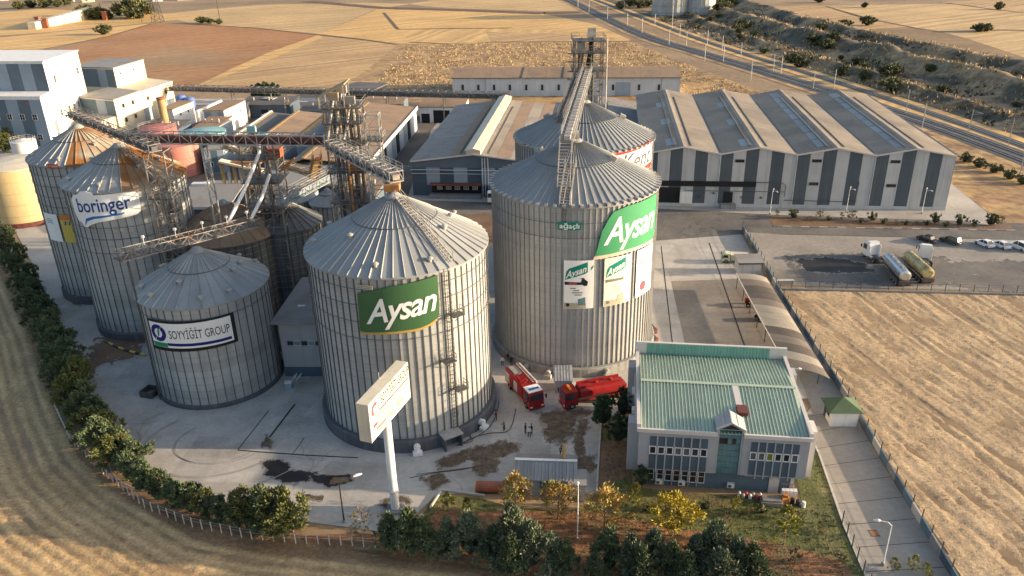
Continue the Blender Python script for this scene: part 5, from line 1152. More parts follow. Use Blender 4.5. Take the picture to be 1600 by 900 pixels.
# things left against the office wall
def wp(x, y): return frame_pt(OF, OR, x, y)
t = thing('cage_rack', 'wire cage with white slatted boxes by the office door', 'rack', (*wp(18.6,.0),0), OR)
for k in range(4): mb = MB(); mb.box(-.9+k*.46,-.48+k*.46,-.1,.5,.5,1.15); mb.ob('box', 'white', t)
mb = MB()
for k in range(7): mb.bar((-1+k*.33,.55,0),(-1+k*.33,.55,1.7),.04)
mb.bar((-1,.55,1.7),(1,.55,1.7),.05); mb.bar((-1,.55,.5),(1,.55,.5),.05); mb.ob('cage', 'steel', t)
rnd = random.Random(3)
for k in range(7):
    p = wp(12.6+k*.42, -.3-.35*(k%2)); mb = MB((*p,0)); mb.lathe((p[0],p[1]), [(.2,.0),(.24,.25),(.22,.55),(.1,.72)], 8)
    tag(mb.ob('sack', ('white','print_pale','print_red')[k%3], smooth=True), ('white','pale grey','pinkish')[k%3]+' sack in the row left against the office wall', 'sack', group='sacks left by the office wall')
p = wp(16.3,-1.2); mb = MB((*p,0)); mb.obox((*p,.35), (2.6,1.5,.5), OR); mb.obox((p[0],p[1],.72), (2.2,1.1,.2), OR); tag(mb.ob('pallet_stack', 'steel'), 'grey stack of boards lying in front of the office door', 'stack')
p = wp(17.9,-.9); mb = MB((*p,0)); mb.obox((*p,.5), (.9,.6,.9), OR+.3); mb.obox((p[0]+.1,p[1],1.05), (.6,.4,.3), OR-.3); tag(mb.ob('crate', 'orangeposter'), 'orange crate beside the grey stack at the office wall', 'crate')
for k in range(3):
    p = wp(18.8+k*.6,-1.0-.25*k); mb = MB((*p,0)); mb.lathe((p[0],p[1]), [(.26,0),(.26,.8),(.2,.85)], 10); tag(mb.ob('drum', ('cloth_navy','carpurple','white')[k]), ('black','purple','white')[k]+' drum standing at the right end of the office wall', 'drum')
# ---------------- small buildings round the yard
t = thing('kiosk', 'white gate kiosk with a green pyramid roof beside the lane', 'kiosk', (45.95,93.9,0), R(-3))
mb = MB(); mb.box(-1.7,1.9,-1.3,1.7,0,2.6); mb.ob('wall', 'white', t)
for pts in (((-2.3,-1.8,2.55),(2.4,-1.8,2.55),(.05,.2,4.0)), ((2.4,-1.8,2.55),(2.4,2.2,2.55),(.05,.2,4.0)), ((2.4,2.2,2.55),(-2.3,2.2,2.55),(.05,.2,4.0)), ((-2.3,2.2,2.55),(-2.3,-1.8,2.55),(.05,.2,4.0))):
    mb = MB(); mb.slab(pts, .08); mb.ob('roof_slope', 'darkgreen', t)
mb = MB(); mb.box(-1.72,-1.705,-.4,.9,1,2.2); mb.box(-1.78,-1.705,1.0,1.6,0,2.1); mb.ob('window', 'glass', t)
t = thing('carport', 'long curved carport roof along the boundary wall', 'carport', (0,0,0))
ca, cb = Vector((43.1,139.3)), Vector((41.3,104)); da_, db_ = Vector((48.6,138.0)), Vector((46.9,100.9))
NB = 13
def cp(u, s_, z=True):   # u along, s_ across 0..1
    p = ca.lerp(cb, u).lerp(da_.lerp(db_, u), s_); return Vector((p.x, p.y, 3.25+.10*math.sin(s_*PI*.8)-.6*s_**4))
for k in range(NB):
    mb = MB(); mb.v = []; n = 8
    P0 = [cp((k+.01)/NB, i/n) for i in range(n+1)]; P1 = [cp((k+.99)/NB, i/n) for i in range(n+1)]
    mb.add(P0+P1+[p-Vector((0,0,.05)) for p in P0]+[p-Vector((0,0,.05)) for p in P1], [(i,n+1+i,n+2+i,i+1) for i in range(n)]+[(2*n+2+i,2*n+3+i,3*n+4+i,3*n+3+i) for i in range(n)]+[(i,i+1,2*n+3+i,2*n+2+i) for i in range(n)]+[(n+1+i,3*n+3+i,3*n+4+i,n+2+i) for i in range(n)])
    mb.ob('roof_sheet', ('carport_a','carport_b','carport_c')[(0,1,2,2,1,0,0,0,2,1,2,0,1)[k]], t)
for k in range(0,NB+1):
    if k%2 == 0:
        for s_ in (.06,.9):
            p = cp(k/NB, s_); mb = MB(); mb.bar((p.x,p.y,0),(p.x,p.y,p.z-.06),.12); mb.ob('post', 'steel_dark', t)
mb = MB(); mb.bar(cp(0,0)-Vector((.05,0,.05)), cp(1,0)-Vector((.05,0,.05)), .1, .2); mb.ob('eave_rail', 'trim', t)
t = thing('yard_hut', 'small grey hut with a flat overhanging roof at the far end of the carport', 'hut', (47.6,145.6,0), R(-2)); mb = MB(); mb.box(-2.2,2.4,.2,3.2,0,2.8); mb.ob('wall', 'lightpanel', t); mb = MB(); mb.slab([(-2.5,-.6,2.85),(2.7,-.6,2.85),(2.7,3.4,3.2),(-2.5,3.4,3.2)], .15); mb.ob('roof', 'greyroof', t); mb = MB(); mb.box(-2.4,2.6,-.55,-.4,2.5,2.68); mb.ob('fascia', 'opening', t)
t = thing('yard_hut', 'corrugated roofed hut at the foot of the largest silo', 'hut', (7.4,103.2,0), R(-2)); mb = MB(); mb.box(-1.25,1.35,-.2,2.6,0,2.3); mb.ob('wall', 'lightpanel', t)
for k in range(13): mb = MB(); x0 = -1.4+k*.225; mb.slab([(x0,-.5,2.3+.05*(k%2)),(x0+.2,-.5,2.3+.05*(k%2)),(x0+.2,2.9,3.1+.05*(k%2)),(x0,2.9,3.1+.05*(k%2))], .04); mb.ob('roof_strip', 'steel_pale' if k%2 else 'midblue', t)
mb = MB(); mb.box(.1,1.3,-.26,-.205,0,1.9); mb.ob('door', 'midblue', t)
t = thing('workshop', 'low workshop with a ribbed pale roof and a steel stack by the yard edge', 'workshop', (3.5,79.2,0), R(-5))
mb = MB(); mb.box(-3.5,3.6,.2,4.2,0,2.6); mb.ob('wall', 'midblue', t)
for k in range(18):
    x0 = -3.9+k*.44; z = .04*(k%2)
    mb = MB(); mb.slab([(x0,-.2,2.55),(x0+.42,-.2,2.55),(x0+.42,2.9,3.35),(x0,2.9,3.35)], .05); mb.hexa([(x0,-.2,2.55),(x0+.08,-.2,2.55),(x0+.08,2.9,3.35),(x0,2.9,3.35),(x0+.02,-.2,2.65),(x0+.06,-.2,2.65),(x0+.06,2.9,3.45),(x0+.02,2.9,3.45)]); mb.ob('roof_sheet', 'roofold', t)
mb = MB(); mb.slab([(-3.9,2.92,3.35),(4.0,2.92,3.35),(4.0,5.0,2.75),(-3.9,5.0,2.75)], .05); mb.ob('roof_slope', 'greyroof', t); mb = MB(); mb.bar((-3.9,2.9,3.42),(4.0,2.9,3.42),.45,.06); mb.ob('ridge_cap', 'white', t)
mb = MB(); mb.tube([(2.3,3.6,2.6),(2.3,3.6,4.6)], .3, 12); mb.tube([(2.3,3.6,4.6),(2.3,3.7,5.3)], .24, 12); mb.ob('stack', 'tan', t)
mb = MB(); mb.box(-.6,.5,.1,.195,.1,2.1); mb.ob('door', 'bluetank', t)
t = thing('store_box', 'white flat roofed store box beside the workshop', 'hut', (7.45,78.3,0), R(-5)); mb = MB(); mb.box(-.95,.95,0,2.2,0,2.5); mb.ob('wall', 'paleblue', t); mb = MB(); mb.slab([(-1.15,-.3,2.55),(1.15,-.3,2.55),(1.15,2.5,2.85),(-1.15,2.5,2.85)], .1); mb.ob('roof', 'greyroof', t)
t = thing('field_shed', 'dark flat roofed field shed left of the long white shed', 'shed', (-58,338,0), R(-12)); mb = MB(); mb.slab([(-16,-6,4),(4,-8,4.2),(6,8,4.6),(-10,10,4.4)], .35); mb.ob('roof', 'darkroof', t); mb = MB(); mb.box(-9,3,-4,6,0,4); mb.ob('wall', 'opening', t)
# far buildings top left
t = thing('greenhouse', 'long pale low building at the far left field edge', 'building', (-356,676,0)); mb = MB((-356,676,0)); mb.hexa([(-362,632,0),(-356,632,0),(-347,712,0),(-353,712,0),(-362,632,5),(-356,632,5),(-347,712,9),(-353,712,9)]); mb.ob('wall', 'cream', t)
rr = random.Random(5)
for k in range(9):
    x = -560+k*33+rr.uniform(-8,8); y = 900+rr.uniform(-40,60); w = rr.uniform(9,16)
    t = thing('farm_house', ('white walled farm house with a dull red roof on the far left horizon','cream farm house with a grey roof on the far left horizon','low pale farm barn on the far left horizon')[k%3], 'house', (x,y,0), rr.uniform(-.4,.4), group='far farm buildings')
    mb = MB(); mb.box(-w/2,w/2,0,9,0,5); mb.ob('wall', ('white','cream','paleblue')[k%3], t); mb = MB(); mb.add([(-w/2-.5,-.5,5),(w/2+.5,-.5,5),(w/2+.5,9.5,5),(-w/2-.5,9.5,5),(-w/2-.5,4.5,7.5),(w/2+.5,4.5,7.5)], [(0,1,5,4),(2,3,4,5),(1,2,5),(0,4,3),(0,3,2,1)]); mb.ob('roof', ('steel_red','greyroof','brownroof')[k%3], t)
    window(t, -2, -.005, 1.5, 2, 1.8)
for k, p in enumerate([(-352,640),(-366,655),(-330,690)]):
    mb = MB((*p,0)); mb.obox((*p,3.2), (3,3,6.4)); mb.obox((p[0],p[1],6.7), (4,4,.6)); tag(mb.ob('brick_stack', 'steel_red'), 'small red brick tower among the far left farm buildings', 'tower', group='red brick towers')


# ------------------------------------------------------------------ conveyors, towers, tanks
def truss(mb, p0, p1, w, h, n, t=.09):
    p0 = Vector(p0); p1 = Vector(p1); d = (p1-p0).normalized(); s_ = Vector((-d.y,d.x,0)).normalized()*w/2; u = Vector((0,0,h))
    for a in (s_, -s_):
        for b in (Vector(), u): mb.bar(p0+a+b, p1+a+b, t*1.3)
        for i in range(n+1):
            q = p0.lerp(p1, i/n)+a; mb.bar(q, q+u, t)
            if i < n:
                r_ = p0.lerp(p1, (i+1)/n)+a
                mb.bar(q+(u if i%2 else Vector()), r_+(Vector() if i%2 else u), t*.8)
    for i in range(n+1):
        q = p0.lerp(p1, i/n); mb.bar(q+s_, q-s_, t); mb.bar(q+s_+u, q-s_+u, t*.8)
def gantry(label, p0, p1, w=1.6, h=1.5, n=None, m='steel', deck='steel_dark', duct=None, rail=True, legs=(), name='conveyor_bridge', t=.1):
    r_ = thing(name, label, 'conveyor', p0); p0 = Vector(p0); p1 = Vector(p1); L = (p1-p0).length; n = n or max(4, int(L/1.8))
    mb = MB(p0); truss(mb, p0, p1, w, h, n, t); mb.ob('truss', m, r_)
    k = max(2, int(L/5)); d = (p1-p0).normalized()
    for i in range(k):
        a = p0.lerp(p1, (i+.005)/k)+Vector((0,0,.15)); b = p0.lerp(p1, (i+.995)/k)+Vector((0,0,.15)); mb = MB(p0); mb.bar(a, b, w*.85, .1); mb.ob('deck_plate', deck, r_)
    if duct:
        mb = MB(p0); mb.bar(p0+Vector((0,0,h*.45)), p1+Vector((0,0,h*.45)), w*.5, h*.5); mb.ob('belt_casing', duct, r_)
    if rail:
        s_ = Vector((-d.y,d.x,0)).normalized()*w/2; mb = MB(p0)
        for a in (s_, -s_):
            for z in (h+.45,h+.9): mb.bar(p0+a+Vector((0,0,z)), p1+a+Vector((0,0,z)), .05)
            for i in range(n+1): q = p0.lerp(p1, i/n)+a; mb.bar(q+Vector((0,0,h)), q+Vector((0,0,h+.9)), .05)
        mb.ob('handrail', m, r_)
    for f, g in legs:
        q = p0.lerp(p1, f); s_ = Vector((-d.y,d.x,0)).normalized(); mb = MB(p0)
        for a in (-1,1): mb.bar((q.x+s_.x*a*1.3, q.y+s_.y*a*1.3, g), q+s_*a*w/2, .22)
        nn = max(2, int((q.z-g)/3))
        for i in range(nn):
            z0 = g+(q.z-g)*i/nn; z1 = g+(q.z-g)*(i+1)/nn; e0 = 1.3+(w/2-1.3)*i/nn; e1 = 1.3+(w/2-1.3)*(i+1)/nn
            mb.bar((q.x-s_.x*e0,q.y-s_.y*e0,z0),(q.x+s_.x*e1,q.y+s_.y*e1,z1),.1); mb.bar((q.x-s_.x*e0,q.y-s_.y*e0,z0),(q.x+s_.x*e0,q.y+s_.y*e0,z0),.1)
        mb.ob('trestle', m, r_)
    return r_
def tower(label, c, sx, sy, H, step, m='steel', decks=(), rz=0., taper=1., name='elevator_tower', legw=.24):
    r_ = thing(name, label, 'tower', (*c,0), rz); n = int(H/step); mb = MB()
    P = lambda i, k: Vector((((-1,1,1,-1)[k])*sx/2*(1+(taper-1)*i/n), ((-1,-1,1,1)[k])*sy/2*(1+(taper-1)*i/n), H*i/n))
    for k in range(4):
        mb2 = MB(); mb2.bar(P(0,k), P(n,k), legw); mb2.ob('leg', m, r_)
    for i in range(n):
        for k in range(4):
            a, b = P(i,k), P(i,(k+1)%4); c_, d = P(i+1,k), P(i+1,(k+1)%4); mb.bar(c_, d, .13); mb.bar(a if i%2 else b, d if i%2 else c_, .1)
    mb.ob('bracing', m, r_)
    for z in decks:
        f = 1+(taper-1)*z/H; mb = MB(); mb.box(-sx/2*f-.5,sx/2*f+.5,-sy/2*f-.5,sy/2*f+.5,z,z+.1); dk = mb.ob('deck', 'steel_dark', r_)
        mb = MB(); e = [(-sx/2*f-.5,-sy/2*f-.5),(sx/2*f+.5,-sy/2*f-.5),(sx/2*f+.5,sy/2*f+.5),(-sx/2*f-.5,sy/2*f+.5)]
        for k in range(4):
            a, b = Vector((*e[k],z)), Vector((*e[(k+1)%4],z))
            for h in (.6,1.1): mb.bar(a+Vector((0,0,h)), b+Vector((0,0,h)), .06)
            for j in range(4): q = a.lerp(b, j/4); mb.bar(q, q+Vector((0,0,1.1)), .06)
        mb.ob('handrail', m, dk)
    return r_
def part_tube(r_, name, pts, rad, m, n=10, **kw): mb = MB(); mb.tube(pts, rad, n, **kw); return mb.ob(name, m, r_)
def part_box(r_, name, x0, x1, y0, y1, z0, z1, m): mb = MB(); mb.box(x0,x1,y0,y1,z0,z1); return mb.ob(name, m, r_)
# main elevator tower behind the ribbed silo
T = tower('tall lattice elevator tower with a tin roof between the ribbed silo and the brown roofs', (-26.2,127), 5.4, 5.0, 39.5, 2.6, m='steel_mid', decks=(24,29,33.5,37,39.4))
mb = MB(); mb.slab([(-3.6,-2.8,41.0),(1.0,-2.8,43.2),(1.0,2.4,43.2),(-3.6,2.4,41.0)], .15); mb.ob('tin_roof', 'tan', T)
mb = MB()
for x, y in ((-3.2,-2.4),(.7,-2.4),(.7,2.1),(-3.2,2.1)): mb.bar((x,y,39.5),(x,y,41.2+(x+3.2)*.47),.14)
mb.ob('roof_post', 'steel_pale', T)
for x, y, z1 in ((-1.2,-.8,40.6),(-.1,.7,41.4),(1.3,-.6,39.9),(1.6,1.2,38)):
    for d in (-.32,.32): part_tube(T, 'elevator_leg', [(x+d,y,0),(x+d,y,z1)], .27, 'steel' if d > 0 else 'steel_dark', 8)
    part_box(T, 'elevator_head', x-.8, x+.8, y-.45, y+.45, z1-.2, z1+1.0, 'greyroof')
    part_tube(T, 'chute', [(x,y-.5,z1-.2),(x-.8,y-1.6,z1-4),(x-1.2,y-2.2,34.5)], .2, 'steel_pale', 8)
part_box(T, 'motor_house', -2.4, -.6, -2.3, -1.0, 33.6, 35.2, 'greyroof'); part_box(T, 'distributor', .3, 2.2, -1.9, .2, 29.1, 31.3, 'rust'); part_tube(T, 'dust_filter', [(.9,1.6,24.1),(.9,1.6,28.4)], .75, 'steel_dark', 12); part_tube(T, 'rusty_pipe', [(.4,-2.6,6),(.4,-2.6,33)], .22, 'rust', 8)
side = tower('slim pale lattice frame clinging to the tall elevator tower', (-21.4,124.6), 2.6, 2.8, 38.5, 2.4, m='steel_pale', decks=(30,34.5), name='lattice_tower', taper=.85, legw=.18)
# smaller lattice tower above the dark narrow silo
T2 = tower('rusty lattice tower with white pipes standing over the dark narrow silo', (-42,132.5), 5.6, 4.8, 33.5, 2.4, decks=(21.5,26,30), m='steel')
for x, y, z1 in ((-1.2,.4,34.2),(.8,-.5,33)):
    for d in (-.3,.3): part_tube(T2, 'elevator_leg', [(x+d,y,0),(x+d,y,z1)], .26, 'steel_dark' if d > 0 else 'steel', 8)
    part_box(T2, 'elevator_head', x-.7, x+.7, y-.4, y+.4, z1-.2, z1+.9, 'tealtank')
part_tube(T2, 'white_pipe', [(.2,-1.0,33.5),(.4,-2.6,31.2),(-1.2,-6.6,27.0),(-3.4,-11.6,22.3)], .3, 'white', 10); part_tube(T2, 'white_pipe', [(1.6,-2.6,27.5),(.9,-6,24.8),(-.4,-9.8,22.0)], .28, 'white', 10)
for k in range(6): part_tube(T2, 'orange_pipe', [(2.9+k*.35,-1.2-.2*k,27.5+.25*k),(4.6+k*.35,-2.4-.2*k,29.2+.25*k)], .13, 'orangeposter', 8)
part_box(T2, 'screen_box', 1.4, 3.6, -1.8, .4, 30.1, 31.6, 'steel_red')
# gantries
tower('open rusty support frame at the right side of the tall rust stained silo', (-56.0,124.2), 3.2, 3.0, 33.5, 2.4, m='steel', decks=(17,26), name='support_tower', legw=.18)
gantry('long dark belt bridge with pale lattice sides from the elevator tower to the rusty silos', (-29.2,125.2,33.6), (-62,128.6,33.9), 1.9, 1.6, 18, m='steel_pale', deck='steel_dark', duct='maroon', legs=((.62,0),), t=.11, rail=False)
gantry('sloping conveyor passing over the tops of the two rusty silos', (-81.8,149.2,34.2), (-55.0,121.6,34.0), 1.9, 1.1, 16, m='steel', deck='steel_dark', duct='steel_dark', rail=True)
gantry('conveyor from the elevator tower to the top of the ribbed silo', (-27.8,122.6,33.6), (-15.0,101.9,34.2), 2.0, 1.4, 12, m='steel_pale', deck='steel_dark', duct='steel', rail=True)
mb = MB((-15.59,101.55,32.9)); mb.box(-16.6,-14.6,100.7,102.6,33.2,34.1); tag(mb.ob('discharge_box', 'rust'), 'small rusty box where the conveyor meets the ribbed silo roof', 'box')
gantry('low pale conveyor running over the shortest silo to the rusty lattice tower', (-55.0,103.0,23.4), (-41.2,122.8,21.2), 2.1, 1.3, 16, m='steel', deck='steel_dark', rail=False, t=.08)
mb = MB((-54.1,103.8,0)); mb.tube([(-54.1,103.8,0),(-54.1,103.8,23.4)], .16, 8); tag(mb.ob('prop_post', 'steel_dark'), 'thin dark post holding up the outer end of the low conveyor', 'post')
for k, f in enumerate((.12,.33,.52,.7,.86)):
    p = Vector((-55.0,103.0,23.4)).lerp(Vector((-41.2,122.8,21.2)), f); mb = MB(p); mb.bar(p+Vector((.9,.9,1.3)), p+Vector((.9,.9,2.4)), .07); mb.obox(p+Vector((.9,.9,2.5)), (.35,.35,.3)); tag(mb.ob('work_lamp', 'white'), 'small white lamp on a short post of the low pale conveyor', 'lamp', group='lamps along the low conveyor')
gantry('lit sloping casing going down from the rusty lattice tower to the narrow silos', (-57.6,158.5,25.0), (-36.2,142.0,23.6), 1.5, 1.0, 10, m='tan', deck='tan', duct='steel_pale', rail=False)
gantry('short red ended conveyor rising beside the elevator tower', (-36.0,141.5,23.0), (-33.8,137.5,27.5), 1.5, 1.2, 5, m='tan', deck='tan', duct='steel_red', rail=True)
gantry('grey blue covered conveyor below the red ended conveyor', (-38.6,128.4,22.6), (-31.5,135.6,24.8), 1.8, 1.3, 7, m='steel_pale', deck='tealtank', duct='midblue', rail=True)
# walkway and tower above the two big silos
TB = tower('tall slim elevator tower behind the two big silos, topped by a pale head', (16.6,166.8), 5.6, 4.4, 43.5, 2.1, m='steel', decks=(37.5,41,43.4))
for x, y, z1 in ((-1.5,-.4,41.6),(.7,.2,44.2)):
    for d in (-.34,.34): part_tube(TB, 'elevator_leg', [(x+d,y,0),(x+d,y,z1)], .28, 'steel_dark', 8)
    part_box(TB, 'elevator_head', x-.8, x+.8, y-.5, y+.5, z1-.3, z1+1.5, 'steel_pale')
part_tube(TB, 'chute', [(.6,-.9,43.2),(.2,-1.6,41.2),(-.2,-1.6,38.6)], .42, 'opening', 10)
part_tube(TB, 'mast', [(3.6,-2.0,0),(3.6,-2.0,43.8)], .15, 'steel_pale', 8); part_box(TB, 'ladder_cage', -3.6, -2.9, -2.6, -1.9, 20, 42, 'steel') if False else None
for k in range(9): part_box(TB, 'landing', -4.3, -2.7, -2.4+.9*(k%2), -1.2+.9*(k%2), 27+k*1.75, 27.1+k*1.75, 'steel_dark')
gantry('long pale walkway conveyor from the slim tower over the two big silos', (16.4,165.0,37.2), (8.6,115.5,35.6), 1.8, 1.2, 26, m='steel_pale', deck='greyroof', duct='steel_pale', rail=True)
gantry('second narrower conveyor beside the pale walkway over the rear silo', (14.2,163.6,36.6), (8.2,126,36.0), 1.0, .9, 20, m='steel', deck='steel_dark', rail=True)
for p, lab in (((9.6,120.4,34.9),'largest silo'),((13.7,148.8,35.0),'rear silo')):
    t = thing('discharge_gate', 'pale discharge gate housing on the roof peak of the '+lab, 'machine', p); part_box(t, 'housing', -1.3, 1.2, -1.0, 1.0, .1, 1.0, 'steel_pale'); part_tube(t, 'spout', [(.4,0,.4),(.4,0,-.4)], .35, 'steel', 10); part_box(t, 'motor', -1.9, -1.35, -.4, .4, .3, .9, 'midblue')
t = thing('roof_stair', 'wide pale stair running down the front of the largest silo roof', 'stair', (8.3,114.4,33.2))
mb = MB((8.3,114.4,33.2)); p0 = Vector((8.45,115.5,35.6)); p1 = Vector((7.7,109.4,30.6))
for d in (-.9,.9): mb.bar(p0+Vector((d,0,0)), p1+Vector((d,0,0)), .14, .3); mb.bar(p0+Vector((d,0,1)), p1+Vector((d,0,1)), .08); mb.bar(p0+Vector((d,0,.5)), p1+Vector((d,0,.5)), .06)
for i in range(9):
    for d in (-.9,.9): q = p0.lerp(p1, i/8)+Vector((d,0,0)); mb.bar(q, q+Vector((0,0,1)), .07)
mb.ob('stringer', 'steel_pale', t)
for i in range(14): q = p0.lerp(p1, (i+.5)/14); mb = MB((8.3,114.4,33.2)); mb.obox(q, (1.7,.32,.06)); mb.ob('tread', 'steel_pale', t)
# pipe bridge across the back
pb0, pb1 = Vector((-131,313,9.2)), Vector((1,281,9.4))
gantry('long pipe bridge crossing the yard behind the brown roofed sheds', pb0, pb1, 2.4, 2.0, 46, m='steel_mid', deck='steel_dark', duct='steel_dark', legs=((.02,0),(.2,0),(.36,0),(.5,0),(.66,0),(.82,0),(.97,0)), rail=False, t=.16)
gantry('short grey pipe bridge at the corner of the long brown roofed shed', (-36.5,203.5,6.4), (-25.0,204.5,6.4), 1.6, 1.1, 7, m='steel_pale', deck='steel_dark', legs=((.95,0),), rail=False)
# tanks and stacks
def tank(label, c, r, h, m, topm=None, name='tank', roof=.8, rail=False, base=None):
    t = thing(name, label, 'tank', (*c,0)); n = 5
    for k in range(n): mb = MB(); mb.lathe((0,0), [(r-.01*(k%2),h*k/n+.02),(r-.01*(k%2),h*(k+1)/n-.02)], 36, cap=False); mb.ob('shell_ring', m, t, smooth=True)
    mb = MB(); mb.lathe((0,0), [(r-.05,h-.05),(r+.08,h-.05),(r+.08,h+.1),(r*.5,h+roof*.7),(.05,h+roof)], 36); mb.ob('roof', topm or m, t)
    if base: mb = MB(); mb.lathe((0,0), [(r+.25,0),(r+.25,1.2),(r-.1,1.2)], 36); mb.ob('base', base, t)
    if rail:
        mb = MB()
        for z in (.6,1.1): mb.tube([(r*math.cos(a*PI/16), r*math.sin(a*PI/16), h+z) for a in range(33)], .05, 4, cap=False)
        for a in range(16): mb.bar((r*math.cos(a*PI/8), r*math.sin(a*PI/8), h),(r*math.cos(a*PI/8), r*math.sin(a*PI/8), h+1.1),.06)
        mb.ob('guard_rail', 'steel_pale', t)
    mb = MB(); a = -.35
    for d in (-.25,.25): mb.bar((r*math.cos(a)+.2,r*math.sin(a)+d,.3),(r*math.cos(a)+.2,r*math.sin(a)+d,h+.8),.07)
    for k in range(int(h/.6)): mb.bar((r*math.cos(a)+.2,r*math.sin(a)-.25,.5+k*.6),(r*math.cos(a)+.2,r*math.sin(a)+.25,.5+k*.6),.05)
    mb.ob('ladder', 'steel', t)
    return t
ct = tank('big cream tank with a maroon foot at the left edge beside the hedge', (-121.5,191.5), 8.6, 14.2, 'creamtank', 'cream', base='maroon', rail=False)
mb = MB(); mb.tube([(-8.6,-1,14.4),(-6.9,-5.5,11.5),(-9.5,-7,7)], .16, 8); mb.ob('overflow_pipe', 'tan', ct)
tank('small white tank in front of the striped mill', (-151.8,246), 3.6, 6.6, 'white', rail=True)
tank('red tank with a dull red roof behind the belt bridge', (-109.8,247.5), 5.6, 9.6, 'redtank', rail=True)
tank('pinkish red tank in front of the dull red one', (-97,229), 6.0, 9.0, 'pinktank', 'pinktank')
tank('dark blue tank with a pale teal roof band beside the pinkish tank', (-92.5,239), 6.6, 9.8, 'bluetank', 'tealtank')
mb = MB((-92.5,239,0)); mb.lathe((-92.5,239), [(6.66,7.4),(6.66,9.7)], 36, cap=False); b_ = [o for o in COL.objects if o.get('label','').startswith('dark blue tank')][0]; mb.ob('teal_band', 'tealtank', b_, smooth=True)
for p, lab, r_, h in (((-123.6,304),'left',1.9,8.2),((-119.8,302.5),'right',1.9,7.6)):
    t = thing('vertical_vessel', 'slim blue upright vessel, the '+lab+' of the two by the white wall', 'vessel', (*p,0)); mb = MB(); mb.lathe((0,0), [(r_,0),(r_,h)], 20, cap=False); mb.ob('shell', 'blue', t, smooth=True); mb = MB(); mb.lathe((0,0), [(r_,h-.01),(r_*.8,h+.6),(.1,h+.9)], 20); mb.ob('dome', 'blue', t, smooth=True)
for p, lab, h in (((-114.9,266),'tall tan steel stack in front of the cream stepped building',15.0),((-156.5,262.5),'tan steel stack beside the right wall of the striped mill',15.2)):
    t = thing('steel_stack', lab, 'stack', (*p,0))
    for k in range(5): part_tube(t, 'stack_ring', [(0,0,h*k/5+.02),(0,0,h*(k+1)/5-.02)], 1.25-.02*(k%2), 'tan', 16)
    mb = MB(); mb.lathe((0,0), [(1.3,h-.3),(1.45,h),(1.45,h+.35),(1.1,h+.35)], 16); mb.ob('collar', 'steel_red', t)
t = thing('pipe_rack', 'row of rusty upright pipes in a frame below the belt bridge', 'frame', (-66,190,0), R(-2))
for k in range(7): part_tube(t, 'upright_pipe', [(-4.6+k*1.5,0,1),(-4.6+k*1.5,0,13-.2*k)], .42, 'steel_pale' if k%2 else 'tan', 10)
part_box(t, 'head_beam', -5.4, 5.4, -.7, .7, 13.05, 13.6, 'rust'); part_box(t, 'foot_beam', -5.4, 5.4, -.8, .8, .3, 1.0, 'steel_dark')
mb = MB(); mb.slab([(-4.6,-1.4,14.2),(5.6,-1.4,11.6),(5.6,.9,11.6),(-4.6,.9,14.2)], .5); mb.ob('cover', 'cream', t)
# clutter of the plant between silos and sheds
rr = random.Random(11)
spots = [(-58,172),(-52,178),(-47,184),(-62,165),(-40,188),(-34,178),(-55,186),(-49,170),(-70,205),(-60,226),(-90,255),(-86,285),(-100,300),(-84,305),(-70,300),(-56,292),(-92,310)]
kinds = [('grey plant cabinet among pipes behind the silos','greyroof'),('rusty hopper box behind the silos','rust'),('white plant container behind the silos','white'),('dark machine housing behind the silos','steel_dark')]
for k, (x, y) in enumerate(spots):
    lab, m = kinds[k%4]; h = rr.uniform(2.5,6); w = rr.uniform(2,5); t = thing('plant_cabinet', lab, 'cabinet', (x,y,0), rr.uniform(-.3,.1), group='plant cabinets between the silos and the sheds')
    part_box(t, 'casing', -w/2, w/2, -1.5, 1.5, .2, h, m); part_box(t, 'roof_plate', -w/2-.2, w/2+.2, -1.7, 1.7, h+.003, h+.15, 'steel_pale' if m != 'white' else 'greyroof'); part_box(t, 'door', -.5, .5, -1.56, -1.503, .3, min(h-.3,2.3), 'midblue'); part_tube(t, 'vent_pipe', [(w*.2,0,h+.1),(w*.2,0,h+1.6)], .18, 'steel', 8)


# ------------------------------------------------------------------ tall sign on its pole
sg = thing('pole_sign', 'tall box sign on a thick white pole in front of the ribbed silo', 'sign', (-14.9,77.3,0))
SO = Vector((-14.9,77.3,0)); fa = Vector((-15.85,72.6,0))-SO; fb = Vector((-12.55,81.8,0))-SO; X = (fb-fa).normalized(); N = Vector((X.y,-X.x,0)); LS = (fb-fa).length; z0, z1 = 13.3, 18.2; th = 1.45
mb = MB(); p = [fa, fb, fb-N*th, fa-N*th]; mb.hexa([Vector((q.x,q.y,z0)) for q in p]+[Vector((q.x,q.y,z1)) for q in p]); mb.ob('cabinet', 'cream', sg)
mb = MB(); plate(mb, fa, X, N, .05, LS-.05, z0+.05, z1-.05, .004, .05); mb.ob('face', 'signface', sg)
mb = MB(); plate(mb, fb-N*th, -X, -N, .05, LS-.05, z0+.05, z1-.05, .004, .05); mb.ob('face', 'signface', sg)
mb = MB()
for u in (0,): mb.bar(fa+N*.03+Vector((0,0,z0)), fa+N*.03+Vector((0,0,z1)), .1); mb.bar(fa-N*(th/2)-X*.01+Vector((0,0,z0)), fa-N*(th/2)-X*.01+Vector((0,0,z1)), .06); mb.bar(fa-N*th*.02-X*.02+Vector((0,0,z0+1.3)), fa-N*th-X*.02+Vector((0,0,z0+1.3)), .06)
mb.ob('frame', 'trim', sg)
def onsign(name, me, m, u, z, n=.06): link_me(name, flat(me, fa+N*n+Vector((0,0,z))+X*u, X, N), m, sg)
onsign('lettering', text_mesh('SOYYİĞİT GROUP', 1.5, width=7.0, offset=.03), 'print_brown', 6.2, z0+3.95)
